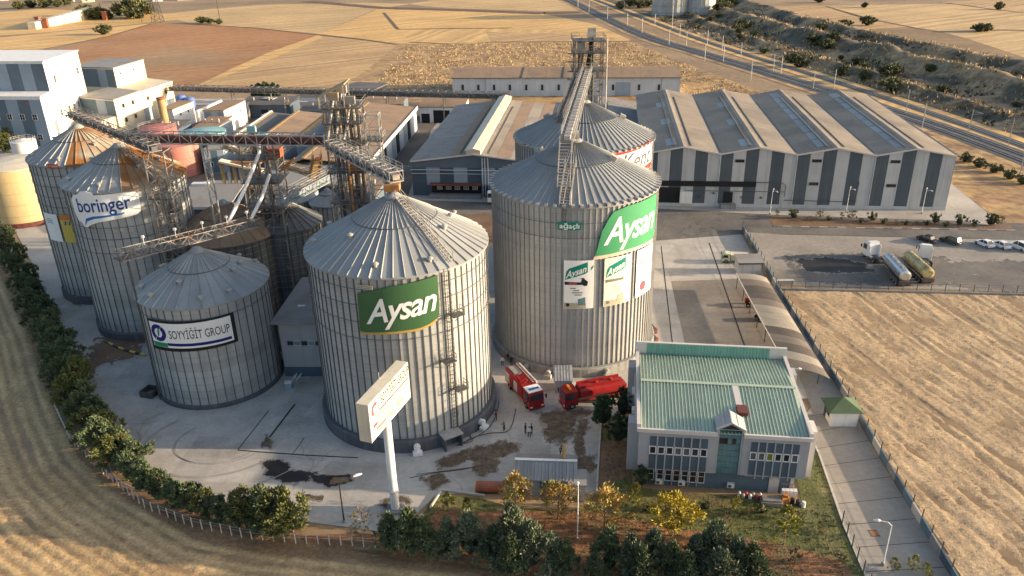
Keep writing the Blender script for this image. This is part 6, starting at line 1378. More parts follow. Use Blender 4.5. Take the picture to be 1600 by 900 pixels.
onsign('emblem', outline_mesh(arc(1.35,0,.42,.85,50,230), .01), 'print_red', 0, z0+3.6); onsign('emblem', outline_mesh(arc(1.35,0,.42,.85,240,400), .01), 'print_pale', 0, z0+3.6)
onsign('rule', outline_mesh([(2.2,-.09),(9.5,-.09),(9.5,.09),(2.2,.09)], .01), 'print_brown', 0, z0+2.95)
for k, (u, z, w, m) in enumerate([(1.0,2.2,3.2,'print_pale'),(4.6,2.2,2.2,'print_pale'),(7.2,2.2,2.0,'print_pale'),(.6,1.5,1.0,'print_red'),(1.9,1.5,3.4,'print_pale'),(5.8,1.5,1.6,'print_pale'),(1.3,.8,2.2,'print_grey'),(4.0,.8,1.4,'yelltank'),(6.2,.9,1.6,'yelltank'),(1.3,.3,2.6,'print_pale')]):
    onsign('print', outline_mesh([(0,0),(w,0),(w,.40),(0,.40)], .008), m, u, z0+z)
mb = MB(); mb.tube([(0,0,0),(0,0,z0+.02)], .52, 24, cap=True); mb.ob('pole', 'white', sg, smooth=False); mb = MB(); mb.lathe((0,0), [(.66,2.9),(.66,3.1)], 24); mb.ob('collar', 'trim', sg); mb = MB(); mb.box(-1,1,-1,1,0,.4); mb.ob('footing', 'foundation', sg)
mb = MB(); q = fa.lerp(fb,.55)-N*th; mb.bar((q.x,q.y,z1),(q.x,q.y,z1+.8),.05); mb.ob('antenna', 'white', sg)

# ------------------------------------------------------------------ vehicles (local: nose towards +x)
def wheel(t, x, y, r, w=.28, name='wheel'):
    mb = MB(); mb.tube([(x,y-w/2,r),(x,y+w/2,r)], r, 14); o = mb.ob(name, 'tyre', t); s_ = 1 if y > 0 else -1
    mb = MB(); mb.tube([(x,y+s_*(w/2-.02),r),(x,y+s_*(w/2+.03),r)], r*.5, 10); mb.ob('rim', 'hub', o); return o
def loft(mb, secs):   # sections: (x, half width, z0, z1, half width at top)
    vs = []
    for x, w, a, b, wt in secs: vs += [(x,-w,a),(x,w,a),(x,wt,b),(x,-wt,b)]
    fs = [(3,2,1,0)] + [tuple(4*(len(secs)-1)+i for i in range(4))]
    for k in range(len(secs)-1):
        for i in range(4): fs.append((4*k+i,4*k+(i+1)%4,4*k+4+(i+1)%4,4*k+4+i))
    return mb.add(vs, fs)
def car(label, loc, rz, m, suv=False, group=None):
    t = thing('parked_car', label, 'car', loc, rz, group); L, hw = (4.6,.92) if suv else (4.4,.88); hz = .95 if suv else .85; rf = 1.75 if suv else 1.45
    mb = MB(); loft(mb, [(-L/2,hw*.88,.42,hz-.12,hw*.84),(-L/2+.18,hw*.97,.3,hz,hw*.9),(-.6,hw,.25,hz+.05,hw*.93),(.9,hw,.25,hz+.02,hw*.92),(L/2-.35,hw*.94,.28,hz-.14,hw*.86),(L/2,hw*.8,.4,hz-.28,hw*.7)]); mb.ob('body', m, t)
    xb = -L/2+.25 if suv else -L/2+.7
    mb = MB(); loft(mb, [(xb,hw*.86,hz,hz+.03,hw*.8),(xb+.35,hw*.88,hz,rf-.05,hw*.70),(.25,hw*.88,hz,rf-.02,hw*.70),(1.15,hw*.86,hz-.03,hz+.02,hw*.78)]); mb.ob('glasshouse', 'glass', t)
    mb = MB(); loft(mb, [(xb+.42,hw*.71,rf-.045,rf+.0,hw*.67),(-.4,hw*.72,rf-.04,rf+.05,hw*.68),(.2,hw*.70,rf-.045,rf+.01,hw*.66)]); mb.ob('roof', m, t)
    mb = MB()
    for s_ in (-1,1):
        mb.bar((xb+.05,s_*hw*.83,hz+.03),(xb+.38,s_*hw*.71,rf-.03),.09); mb.bar((-.25,s_*hw*.89,hz+.02),(-.2,s_*hw*.715,rf-.03),.08); mb.bar((1.12,s_*hw*.82,hz+.02),(.25,s_*hw*.70,rf-.03),.08)
    mb.ob('pillar', m, t)
    for x in (-L/2+.85,L/2-.85):
        for s_ in (-1,1): wheel(t, x, s_*(hw-.08), .32, .2)
    for s_ in (-1,1):
        mb = MB(); mb.obox((L/2-.16,s_*hw*.62,hz-.3), (.12,.34,.14)); mb.ob('headlight', 'lampclear', t); mb = MB(); mb.obox((-L/2+.03,s_*hw*.68,hz-.18), (.1,.32,.16)); mb.ob('tail_light', 'lampred', t); mb = MB(); mb.obox((.85,s_*(hw+.06),hz+.08), (.14,.16,.12)); mb.ob('mirror', m, t)
    mb = MB(); mb.obox((-L/2+.0,0,.62), (.04,.5,.12)); mb.ob('number_plate', 'white', t)
    return t
CG = 'cars parked along the car park'
def gz(p, z): return (p[0], p[1], z)
car('small black car, leftmost in the car park row', (90.9,161.4,.07), R(118), 'carblack', group=CG)
car('dark green grey off road car next to the small black car', (95.4,160.0,.07), R(120), 'cargreen', True, CG)
car('white saloon car, left of the three white cars', (101.7,158.0,.07), R(108), 'carwhite', group=CG)
car('white saloon car between the other two white cars', (104.6,157.0,.07), R(108), 'carwhite', group=CG)
car('white estate car with a tall tail, right of the three white cars', (107.9,156.0,.07), R(108), 'carwhite', True, CG)
car('dark purple car half cut off at the right edge of the row', (111.2,155.0,.07), R(108), 'carpurple', group=CG)
def cab(t, x0, L, hw, H, m, roof=None, z=.55, glassm='glass', visor=True):
    mb = MB(); loft(mb, [(x0,hw,z,H,hw*.98),(x0+L*.6,hw,z,H+.05,hw*.97),(x0+L-.12,hw,z-.1,H-.12,hw*.93),(x0+L,hw*.96,z-.1,H*.58,hw*.94)]); c = mb.ob('cab', m, t)
    mb = MB(); xa = x0+L; mb.add([(xa+.012,-hw*.86,H*.60),(xa+.012,hw*.86,H*.60),(xa-.1,hw*.84,H-.2),(xa-.1,-hw*.84,H-.2)], [(0,1,2,3)]); mb.ob('windscreen', glassm, c)
    for s_ in (-1,1):
        mb = MB(); mb.hexa([(x0+L*.3,s_*hw*1.004,H*.6),(x0+L*.9,s_*hw*1.0,H*.6),(x0+L*.9,s_*(hw+.02),H*.6),(x0+L*.3,s_*(hw+.02),H*.6),(x0+L*.3,s_*hw*.97,H-.25),(x0+L*.8,s_*hw*.96,H-.25),(x0+L*.8,s_*(hw+.0),H-.25),(x0+L*.3,s_*(hw+.0),H-.25)]); mb.ob('side_window', glassm, c)
        mb = MB(); mb.obox((x0+L+.02,s_*(hw+.28),H*.72), (.14,.22,.6)); mb.bar((x0+L-.1,s_*hw,H*.8),(x0+L,s_*(hw+.25),H*.8),.05); mb.ob('mirror', 'carblack', c)
        mb = MB(); mb.obox((x0+L-.0,s_*hw*.74,z+.12), (.1,.36,.22)); mb.ob('headlight', 'lampclear', c)
    mb = MB(); mb.obox((x0+L-.0,0,z-.12), (.2,hw*2.02,.34)); mb.ob('bumper', m if m != 'carwhite' else 'steel_dark', c)
    mb = MB(); mb.obox((x0+L*.96+.03,0,z+.55), (.06,hw*1.3,.4)); mb.ob('grille', 'steel_dark', c)
    if roof: mb = MB(); mb.box(x0+.05,x0+L*.86,-hw*.94,hw*.94,H+.055,H+.13); mb.ob('roof_cover', roof, c)
    return c
# fire engine
f1 = thing('fire_engine', 'red fire engine with a white cab roof, hose doors and roof ladder, facing the camera', 'fire engine', (1.55,102.2,.075), R(-66))
part_box(f1, 'chassis', -4.2, 4.0, -.5, .5, .5, .85, 'steel_dark')
cab(f1, 1.9, 2.3, 1.22, 2.95, 'firered', 'white', .6)
mb = MB(); mb.box(-4.3,1.75,-1.25,1.25,.85,3.05); f1b = mb.ob('body', 'firered', f1)
for s_ in (-1,1):
    for k in range(4): mb = MB(); y = s_*1.253; mb.box(-4.1+k*1.45,-2.8+k*1.45,min(y,y+s_*.03),max(y,y+s_*.03),1.1,2.7); mb.ob('roller_door', 'lightpanel' if k%2 == 0 else 'firered_dull', f1b)
    mb = MB(); mb.box(-4.3,1.75,s_*1.2-.06,s_*1.2+.06,3.05,3.35); mb.ob('roof_edge', 'white' if s_ > 0 else 'firered', f1b)
part_box(f1, 'equipment_box', -3.9, -1.6, -.9, .3, 3.05, 3.4, 'greyroof'); part_box(f1, 'hose_tray', -1.3, .2, -.9, .3, 3.05, 3.3, 'firered_dull')
mb = MB()
for y in (.5,.95): mb.bar((-4.1,y,3.5),(2.0,y,3.5),.08)
for k in range(14): mb.bar((-4+k*.45,.5,3.5),(-4+k*.45,.95,3.5),.05)
mb.ob('ladder', 'steel_pale', f1)
part_tube(f1, 'water_cannon', [(.9,-.3,3.05),(.9,-.3,3.5),(1.6,-.3,3.8)], .12, 'firered_dull', 8)
mb = MB(); mb.obox((3.1,0,3.16), (.3,1.6,.16)); mb.ob('light_bar', 'logo_blue2', f1)
for x in (-2.9,3.0):
    for s_ in (-1,1): wheel(f1, x, s_*1.05, .52, .34)
# water tender
f2 = thing('water_tender', 'red water tender lorry with a long red tank beside the corrugated hut', 'fire engine', (10.9,100.4,.075), R(197))
part_box(f2, 'chassis', -5.2, 3.9, -.5, .5, .55, .95, 'steel_dark'); cab(f2, 2.0, 2.1, 1.22, 2.9, 'firered', None, .6)
mb = MB(); n = 14; prof = [(1.15*math.cos(a*2*PI/n)*1.05, 2.15+1.05*math.sin(a*2*PI/n)) for a in range(n)]
mb.add([(-5.2,y,z) for y, z in prof]+[(1.6,y,z) for y, z in prof], [tuple(range(n)), tuple(range(2*n-1,n-1,-1))]+[(i,n+i,n+(i+1)%n,(i+1)%n) for i in range(n)]); mb.ob('tank', 'firered', f2)
for s_ in (-1,1): mb = MB(); mb.box(-5.2,1.6,s_*.75-.05,s_*.75+.05,3.0,3.35); mb.ob('catwalk_rail', 'firered', f2)
for x in (-3.6,-1.2): mb = MB(); mb.lathe((x,0), [(.35,3.18),(.35,3.35),(.1,3.4)], 12); mb.ob('manhole', 'firered_dull', f2)
for s_ in (-1,1):
    mb = MB(); mb.box(-4.9,1.4,s_*1.12-.1,s_*1.12+.1,1.0,1.25); mb.ob('side_rail', 'firered_dull', f2)
mb = MB(); mb.obox((3.0,0,3.08), (.3,1.5,.18)); mb.ob('light_bar', 'amber', f2); part_box(f2, 'rear_locker', -5.75, -5.22, -1.1, 1.1, .8, 2.6, 'firered')
for s_ in (-1,1): mb = MB(); mb.obox((-5.78,s_*.9,1.0), (.06,.3,.2)); mb.ob('tail_light', 'lampred', f2)
for x in (-4.0,-2.7,2.9):
    for s_ in (-1,1): wheel(f2, x, s_*1.05, .52, .34)
# road tankers
def road_tanker(label, loc, rz, tm, cab_rz, bend_=0., ends='chrome'):
    t = thing('road_tanker', label, 'tanker', loc, rz)
    part_box(t, 'chassis', -6.4, 3.4, -.45, .45, .9, 1.2, 'steel_dark')
    mb = MB(); mb.tube([(-6.6,0,2.35),(-6.45,0,2.35),(-2,0,2.35),(2.6,0,2.35),(2.85,0,2.35)], [.75,1.12,1.12,1.12,.7], 20); tk = mb.ob('tank', tm, t, smooth=False)
    for x in (-5,-2.8,-.6,1.6): mb = MB(); mb.tube([(x-.06,0,2.35),(x+.06,0,2.35)], 1.16, 20); mb.ob('band', ends, tk)
    mb = MB()
    for y in (-.45,.45): mb.bar((-6,y,3.55),(2.4,y,3.55),.06); mb.bar((-6,y,3.9),(2.4,y,3.9),.04)
    for k in range(9): mb.bar((-6+k*1.05,-.45,3.55),(-6+k*1.05,.45,3.55),.05)
    mb.ob('catwalk', 'steel', t)
    for x in (-4.4,-1.6,1): mb = MB(); mb.lathe((x,0), [(.3,3.4),(.3,3.62),(.1,3.68)], 12); mb.ob('manhole', ends, t)
    part_box(t, 'rear_frame', -6.9, -6.65, -1.1, 1.1, .7, 1.5, 'steel_dark')
    for s_ in (-1,1): part_box(t, 'tail_light', -6.95, -6.9, s_*.8-.18, s_*.8+.18, .9, 1.1, 'lampred'); mb = MB(); mb.box(-5.9,1.6,s_*1.15-.04,s_*1.15+.04,.7,1.35); mb.ob('side_guard', 'steel_dark', t)
    for x in (-5.6,-4.3,-3.0):
        for s_ in (-1,1): wheel(t, x, s_*1.0, .5, .36)
    return t
def tractor(label, loc, rz):
    t = thing('lorry_tractor', label, 'lorry', loc, rz); part_box(t, 'chassis', -2.9, 2.6, -.45, .45, .6, .95, 'steel_dark')
    c = cab(t, .5, 2.2, 1.22, 3.3, 'carwhite', None, .65); mb = MB(); loft(mb, [(.5,1.1,3.3,3.75,1.0),(1.6,1.1,3.32,3.7,.95),(2.3,1.05,3.2,3.3,.9)]); mb.ob('air_deflector', 'carwhite', c)
    for s_ in (-1,1): mb = MB(); mb.box(-.1,.5,s_*1.16-.04,s_*1.16+.04,1.0,3.2); mb.ob('side_fairing', 'carwhite', c); part_tube(t, 'fuel_tank', [(-1.0,s_*.9,.85),(.4,s_*.9,.85)], .32, 'chrome', 10)
    mb = MB(); mb.lathe((-1.6,0), [(.5,.95),(.5,1.1)], 12); mb.ob('coupling', 'steel_dark', t)
    for x in (-1.7,1.7):
        for s_ in (-1,1): wheel(t, x, s_*1.02, .52, .36)
    return t
road_tanker('silver tank trailer with a white disc end behind the left white lorry', (75.6,144.2,.075), R(85), 'chrome', 0)
tractor('white lorry tractor coupled to the silver tank trailer', (75.2,151.6,.075), R(97))
road_tanker('dull yellow tank trailer right of the silver one', (80.2,145.2,.075), R(88), 'yelltank', 0, ends='yelltank')
tractor('white lorry tractor parked close beside the dull yellow tank trailer', (84.6,149.3,.075), R(70))

# light lorry by the hut
t = thing('light_lorry', 'pale lime light lorry parked beside the flat roofed hut', 'lorry', (46.4,152.3,.075), R(170)); part_box(t, 'chassis', -2.6, 2.4, -.4, .4, .45, .7, 'steel_dark'); cab(t, .9, 1.7, .95, 2.0, 'palelime', None, .5); part_box(t, 'load_box', -2.7, .75, -1.0, 1.0, .7, 1.75, 'palelime'); part_box(t, 'load_cover', -2.75, .8, -1.03, 1.03, 1.753, 1.85, 'cream')
for x in (-1.7,1.7):
    for s_ in (-1,1): wheel(t, x, s_*.85, .38, .25)
t = thing('lorry_tractor', 'white lorry half hidden behind the largest silo by the dark fronted warehouse', 'lorry', (-4.3,195.5,.075), R(-95)); part_box(t, 'chassis', -5, 2.6, -.5, .5, .6, .95, 'steel_dark'); cab(t, .5, 2.2, 1.25, 3.2, 'carwhite', None, .65); part_box(t, 'load_box', -5.2, .3, -1.25, 1.25, 1.0, 3.4, 'petrol2')
for x in (-3.8,1.7):
    for s_ in (-1,1): wheel(t, x, s_*1.02, .52, .36)
# red and grey things under the carport
t = thing('small_tractor', 'small red tractor under the far part of the carport', 'tractor', (44.6,131.5,.075), R(172))
part_box(t, 'bonnet', .2, 1.7, -.4, .4, .8, 1.35, 'firered'); part_box(t, 'fender', -1.3, -.1, -.85, .85, 1.0, 1.35, 'firered'); part_box(t, 'seat', -.9, -.4, -.3, .3, 1.36, 1.7, 'carblack')
for x, r_ in ((-.8,.7),(1.2,.4)):
    for s_ in (-1,1): wheel(t, x, s_*.85, r_, .32)
car('dark grey car parked under the middle of the carport', (45.2,125.5,.075), R(174), 'carblack', False, None)
# fork lifts by the largest silo
for p, lab in (((23.94, 121.85),'far'),((23.47, 118.39),'near')):
    t = thing('blower_unit', 'dark blower with a fan drum at the foot of the largest silo, the '+lab+' one', 'machine', p, .2); part_box(t, 'base_frame', -.8, .9, -.7, .7, .1, .3, 'steel_red'); part_tube(t, 'fan_drum', [(0,-.5,.95),(0,.5,.95)], .65, 'steel_dark', 14); part_box(t, 'motor', .5, 1.1, -.3, .3, .3, .8, 'steel_red'); part_tube(t, 'outlet', [(-.3,0,1.0),(-1.3,0,1.0)], .3, 'steel', 10)
# tank on its side and bundle by the lawn edge
p = (-3.57, 80.37); t = thing('drum_trailer', 'brown barrel on its side with a yellow end at the lawn edge', 'barrel', p, R(-4)); part_tube(t, 'barrel', [(-1.5,0,.75),(2.0,0,.75)], .7, 'steel_red', 14); part_tube(t, 'yellow_end', [(-1.62,0,.7),(-1.51,0,.7)], .6, 'yellowposter', 14); part_box(t, 'cradle', -1.2, 1.7, -.5, .5, .05, .2, 'steel_dark')
p = (-1.71, 80.06); t = thing('rack', 'white slatted rack leaning by the brown barrel', 'rack', p, R(-4))
for k in range(5): part_box(t, 'slat', -.6, .6, -.3, .3, .2+k*.22, .3+k*.22, 'white')
part_box(t, 'frame', -.65, -.6, -.35, .35, 0, 1.3, 'steel'); part_box(t, 'frame', .6, .65, -.35, .35, 0, 1.3, 'steel')
for q, lab in (((-35.03, 106.18),'white and green cabinet standing before the grey flat block'),):
    t = thing('meter_cabinet', lab, 'cabinet', (q[0],q[1],0), .1); part_box(t, 'case', -.5, .5, -.35, .35, .05, 1.1, 'midblue'); part_box(t, 'lid', -.55, .55, -.4, .4, 1.104, 1.25, 'white')
q = (-34.52, 108.63); t = thing('pipe_bundle', 'pale pipe ends stacked before the grey flat block', 'pipes', (q[0],q[1],0))
for k in range(4): part_tube(t, 'pipe', [(-.5+k*.35,0,.2+.3*(k%2)),(-.5+k*.35,1.2,.2+.3*(k%2))], .15, 'white', 8)
q = (-56.18, 105.22); t = thing('open_crate', 'square open steel crate at the left foot of the shortest silo', 'crate', (q[0],q[1],0), -.3)
for a in ((-1.1,1.1,-1.1,-1.0),(-1.1,1.1,1.0,1.1),(-1.1,-1.0,-.998,.998),(1.0,1.1,-.998,.998)): part_box(t, 'side', *a, .05, 1.1, 'steel_dark')
part_box(t, 'floor', -.99, .99, -.99, .99, .06, .2, 'steel')
q = (-67.02, 120.83); t = thing('striped_rail', 'low black and yellow pipe rail curving between the rust stained silo and the shortest silo', 'rail', (q[0],q[1],0)); pts = [(-71.27, 122.88),(-69.05, 121.16),(-66.42, 119.45),(-63.94, 118.23),(-62.00, 117.48)]
for k in range(8):
    a = k/8*4; i = int(a); p0 = Vector(pts[i]).lerp(Vector(pts[min(i+1,4)]), a-i); b = (k+.97)/8*4; i = min(int(b),3); p1 = Vector(pts[i]).lerp(Vector(pts[i+1]), b-i)
    mb = MB((q[0],q[1],0)); mb.tube([(p0.x,p0.y,.35),(p1.x,p1.y,.35)], .2, 8); mb.ob('pipe_length', 'yellowposter' if k%2 else 'carblack', t)
mb = MB(); pts = [Vector((-83.77, 138.13)), Vector((-75.88, 126.69)), Vector((-71.27, 122.88))]
# ------------------------------------------------------------------ hoses
def hose(label, pix, m='hose', r_=.06):
    pts = smooth_pts(pix, 5); mb = MB((*pix[0],0)); mb.tube([(x,y,.13) for x, y in pts], r_, 5); tag(mb.ob('fire_hose', m), label, 'hose')
hose('dark fire hose curving from the engine round the foot of the ribbed silo', [(0.16, 98.82),(-0.45, 94.74),(-1.36, 93.05),(-3.61, 92.83),(-5.65, 91.99),(-7.37, 90.56),(-5.98, 91.10),(-6.30, 92.62),(-4.81, 94.12),(-2.77, 98.94)])
hose('dark fire hose lying straight from the ribbed silo to the firefighter', [(-2.30, 100.99),(-2.75, 97.26),(-3.64, 94.39),(-5.39, 92.13),(-7.96, 90.13)])
hose('pale hose stretched from the engine to the water tender', [(3.74, 103.42),(5.33, 103.90),(7.09, 103.82)], 'straw', .05)
hose('thin dark hose trailing over the yard below the ribbed silo', [(-13.82, 83.28),(-10.58, 84.22),(-7.26, 84.77),(-4.34, 85.61)], 'hose', .05)
# ------------------------------------------------------------------ people
def person(label, loc, rz, top, trousers, pose='stand', hair='hair', scale=1.):
    J = {'pel':(0,0,.98),'spine':(0,.01,1.18),'chest':(.01,0,1.38),'neck':(.02,0,1.52),'head':(.04,0,1.64),'crown':(.04,0,1.75)}
    if pose == 'walk': leg = {1:((.02,.1,.93),(.16,.1,.52),(.12,.1,.08),(.26,.1,.04)), -1:((-.02,-.1,.93),(-.04,-.1,.50),(-.30,-.1,.12),(-.18,-.1,.05))}
    else: leg = {1:((0,.1,.93),(.02,.13,.5),(0,.14,.08),(.15,.16,.04)), -1:((0,-.1,.93),(.02,-.13,.5),(0,-.14,.08),(.15,-.16,.04))}
    if pose == 'reach': arm = {1:((0,.2,1.43),(.12,.27,1.18),(.36,.2,1.12),(.46,.17,1.12)), -1:((0,-.2,1.43),(.12,-.26,1.18),(.34,-.15,1.1),(.44,-.12,1.1))}
    else: arm = {1:((0,.2,1.43),(-.03,.27,1.16),(.07,.27,.92),(.09,.26,.83)), -1:((0,-.2,1.43),(-.02,-.27,1.16),(.09,-.27,.92),(.11,-.26,.83))}
    rad = {'pel':.15,'spine':.135,'chest':.155,'neck':.06,'head':.10,'crown':.075}
    V = list(J); vs = [J[k] for k in V]; rs = [rad[k] for k in V]; es = [(i,i+1) for i in range(5)]
    for s_ in (1,-1):
        b = len(vs); vs += leg[s_]; rs += [.1,.07,.05,.045]; es += [(0,b),(b,b+1),(b+1,b+2),(b+2,b+3)]
        b = len(vs); vs += arm[s_]; rs += [.065,.05,.038,.035]; es += [(2,b),(b,b+1),(b+1,b+2),(b+2,b+3)]
        h = Vector(arm[s_][3]); d = (h-Vector(arm[s_][2])).normalized(); q = Vector((0,1,0)) if pose != 'reach' else Vector((0,1,0))
    me = bpy.data.meshes.new('p'); me.from_pydata(vs, es, []); o = bpy.data.objects.new('p', me); COL.objects.link(o)
    md = o.modifiers.new('s', 'SKIN'); sv = me.skin_vertices[0].data
    for i, r_ in enumerate(rs): sv[i].radius = (r_, r_*(.72 if i in (0,1,2) else 1))
    sv[0].use_root = True; o.modifiers.new('d', 'SUBSURF').levels = 1; bpy.context.view_layer.update()
    bm_ = bpy.data.meshes.new_from_object(o.evaluated_get(bpy.context.evaluated_depsgraph_get())); bpy.data.objects.remove(o)
    bm_.name = 'person'
    for m in (top, trousers, 'skin', 'carblack'): bm_.materials.append(M[m])
    for p in bm_.polygons:
        c = p.center; k = 0
        if c.z < .1: k = 3
        elif c.z < .98 and abs(c.y) < .235: k = 1
        elif c.z > 1.5: k = 2
        elif abs(c.y) > .1 and (c.z < .9 or (pose == 'reach' and c.x > .36)): k = 2
        p.material_index = k; p.use_smooth = True
    b = bpy.data.objects.new('person', bm_); COL.objects.link(b); b.location = (loc[0],loc[1],.075); b.rotation_euler.z = rz; tag(b, label, 'person', 'people in the yard')
    # fingers, hair and face
    mb = MB()
    for s_ in (1,-1):
        h = Vector(arm[s_][3]); d = (h-Vector(arm[s_][2])).normalized(); sd = Vector((1,0,0)) if pose != 'reach' else Vector((0,1,0))
        for k in range(4): a = h+sd*(.014*(k-1.5)); mb.tube([a, a+d*(.045+.006*(k in (1,2))), a+d*.07+Vector((.012,0,-.01))], .008, 5)
        a = h-d*.02; mb.tube([a, a+sd*.035+d*.02, a+sd*.045+d*.045], .009, 5)
    mb.ob('fingers', 'skin', b)
    mb = MB(); mb.lathe((.03,0), [(.098,1.66),(.104,1.71),(.08,1.77),(.02,1.79)], 12); mb.ob('hair', hair, b)
    mb = MB(); mb.tube([(.13,0,1.66),(.165,0,1.63)], .014, 5)
    mb.ob('nose', 'skin', b)
    mb = MB()
    for s_ in (1,-1): mb.obox((.128,s_*.035,1.665), (.015,.02,.012))
    mb.obox((.128,0,1.59), (.012,.04,.01)); mb.ob('eyes_and_mouth', 'hair', b)
    return b
person('person in a white top standing between the two large silos', (-1.84, 111.58), R(-80), 'cloth_white', 'cloth_navy')
person('person in dark clothes just right of the one in white, between the large silos', (-0.39, 111.72), R(-120), 'cloth_navy', 'cloth_navy')
person('person in a dark jacket walking close behind the pair between the large silos', (-0.90, 112.78), R(-60), 'cloth_navy', 'cloth_tan', 'walk')
person('firefighter in tan gear holding the hose left of the three in the yard', (-1.54, 93.37), R(150), 'cloth_tan', 'cloth_navy', 'reach', 'amber')
person('person in dark red clothes bending by the hose left of the firefighter', (-2.65, 95.95), R(170), 'cloth_red', 'cloth_red', 'reach')
person('person in black, left of the two tall ones in the yard', (1.42, 92.63), R(-20), 'cloth_navy', 'cloth_navy')
person('person in black, right of the pair beyond the one in pale clothes', (2.31, 92.44), R(200), 'cloth_navy', 'cloth_navy')
person('person in pale clothes standing in front of the pair in black', (1.93, 91.70), R(90), 'cloth_white', 'cloth_navy')
person('person in dark clothes at the steel stack behind the workshop', (6.09, 87.16), R(-90), 'cloth_navy', 'cloth_navy')
person('person in white beside the left foot of the ribbed silo', (-23.85, 92.39), R(-90), 'cloth_white', 'cloth_white')


# ------------------------------------------------------------------ trees, shrubs
def leaf_cloud(rng, clusters, per, size, spread, outc, droop=0.):
    """many small leaf faces gathered in clumps; clusters = list of (centre, radius)"""
    vs = []; fs = []
    for c, cr in clusters:
        c = Vector(c)
        for _ in range(per):
            d = Vector((rng.gauss(0,1), rng.gauss(0,1), rng.gauss(0,1)*.9)); d.normalize(); p = c + d*cr*rng.uniform(.1,1.15)*spread
            o = (p-outc).normalized(); t = (o*.9 + d*.5 + Vector((rng.gauss(0,.6), rng.gauss(0,.6), rng.gauss(.25,.5)))).normalized()      # the spray points outward and up
            b_ = t.cross(Vector((rng.gauss(0,1), rng.gauss(0,1), rng.gauss(0,1)))).normalized()
            s_ = size*rng.uniform(.5,1.35); l = s_*rng.uniform(1.3,2.3); k = len(vs)
            vs += [p-t*l*.5, p+b_*s_*.36, p+t*l*.6, p-b_*s_*.36]; fs.append((k,k+1,k+2,k+3))
    return vs, fs
def crown_clusters(rng, H0, H1, R0, shape, n, ry=1.):
    out = []; ph = (rng.uniform(0,6), rng.uniform(0,6))
    for i in range(n):
        u = rng.random()**.8; a = rng.uniform(0, 2*PI)
        if shape == 'cone': r = R0*(1-u)**.75*(.75+.35*rng.random())
        elif shape == 'oval': r = R0*math.sqrt(max(0, 1-(2*u-1)**2))*(.7+.4*rng.random())
        elif shape == 'column': r = R0*min(1, 2.2*(1-u))**.6*(.65+.4*rng.random())
        elif shape == 'open': r = R0*math.sqrt(max(0, 1-(1.7*u-.75)**2))*(.35+.75*rng.random())
        r *= 1+.28*math.sin(2*a+ph[0])+.18*math.sin(3*a+ph[1]+5*u); z = H0+(H1-H0)*u*(1+.06*math.sin(a+ph[1])); out.append(((r*math.cos(a), r*math.sin(a)*ry, z), (.22+.34*rng.random())*R0*.62))
    return out
PROTO = {}
KIND = {  # name, category, height, crown base, radius, shape, clusters, leaves each, leaf size, material, core, bark, trunk radius
 'pine': ('pine_tree','tree', 7.0, .9, 2.3, 'cone', 90, 56, .24, 'pine', .5, 'bark', .16),
 'hedge': ('evergreen_tree','tree', 5.6, .5, 1.75, 'oval', 74, 54, .22, 'pine', .5, 'bark', .13),
 'hedge2': ('evergreen_tree','tree', 6.2, .6, 2.0, 'oval', 78, 54, .23, 'pine_sunlit', .5, 'bark', .13),
 'bluepine': ('pine_tree','tree', 7.4, .8, 2.6, 'cone', 92, 56, .24, 'bluepine', .48, 'bark', .17),
 'yellow': ('autumn_tree','tree', 5.6, 1.2, 2.2, 'oval', 80, 40, .2, 'yellowleaf', 0, 'bark', .10),
 'orange': ('autumn_tree','tree', 5.2, 1.2, 2.1, 'open', 64, 34, .18, 'orangeleaf', 0, 'bark', .10),
 'lime': ('young_tree','tree', 5.6, .8, 1.25, 'column', 40, 30, .22, 'limeleaf', 0, 'bark', .07),
 'bare': ('thin_tree','tree', 5.0, 1.4, 1.6, 'open', 34, 14, .16, 'dullleaf', 0, 'palebark', .08),
 'cypress': ('conifer','tree', 5.4, .9, 1.45, 'oval', 46, 40, .22, 'cypress', .7, 'bark', .14),
 'bush': ('bush','bush', 1.8, .0, 1.25, 'oval', 26, 26, .22, 'bushleaf', .6, 'bark', .06),
 'scrub': ('scrub_bush','bush', 4.0, .0, 3.2, 'oval', 34, 26, .55, 'bushleaf', .6, 'bark', .1),
 'shrub': ('shrub','shrub', 1.5, .1, .8, 'oval', 18, 24, .17, 'bushleaf', .6, 'bark', .05),
 'drysh': ('shrub','shrub', 1.7, .2, .8, 'open', 16, 18, .15, 'dullleaf', 0, 'bark', .04),
}
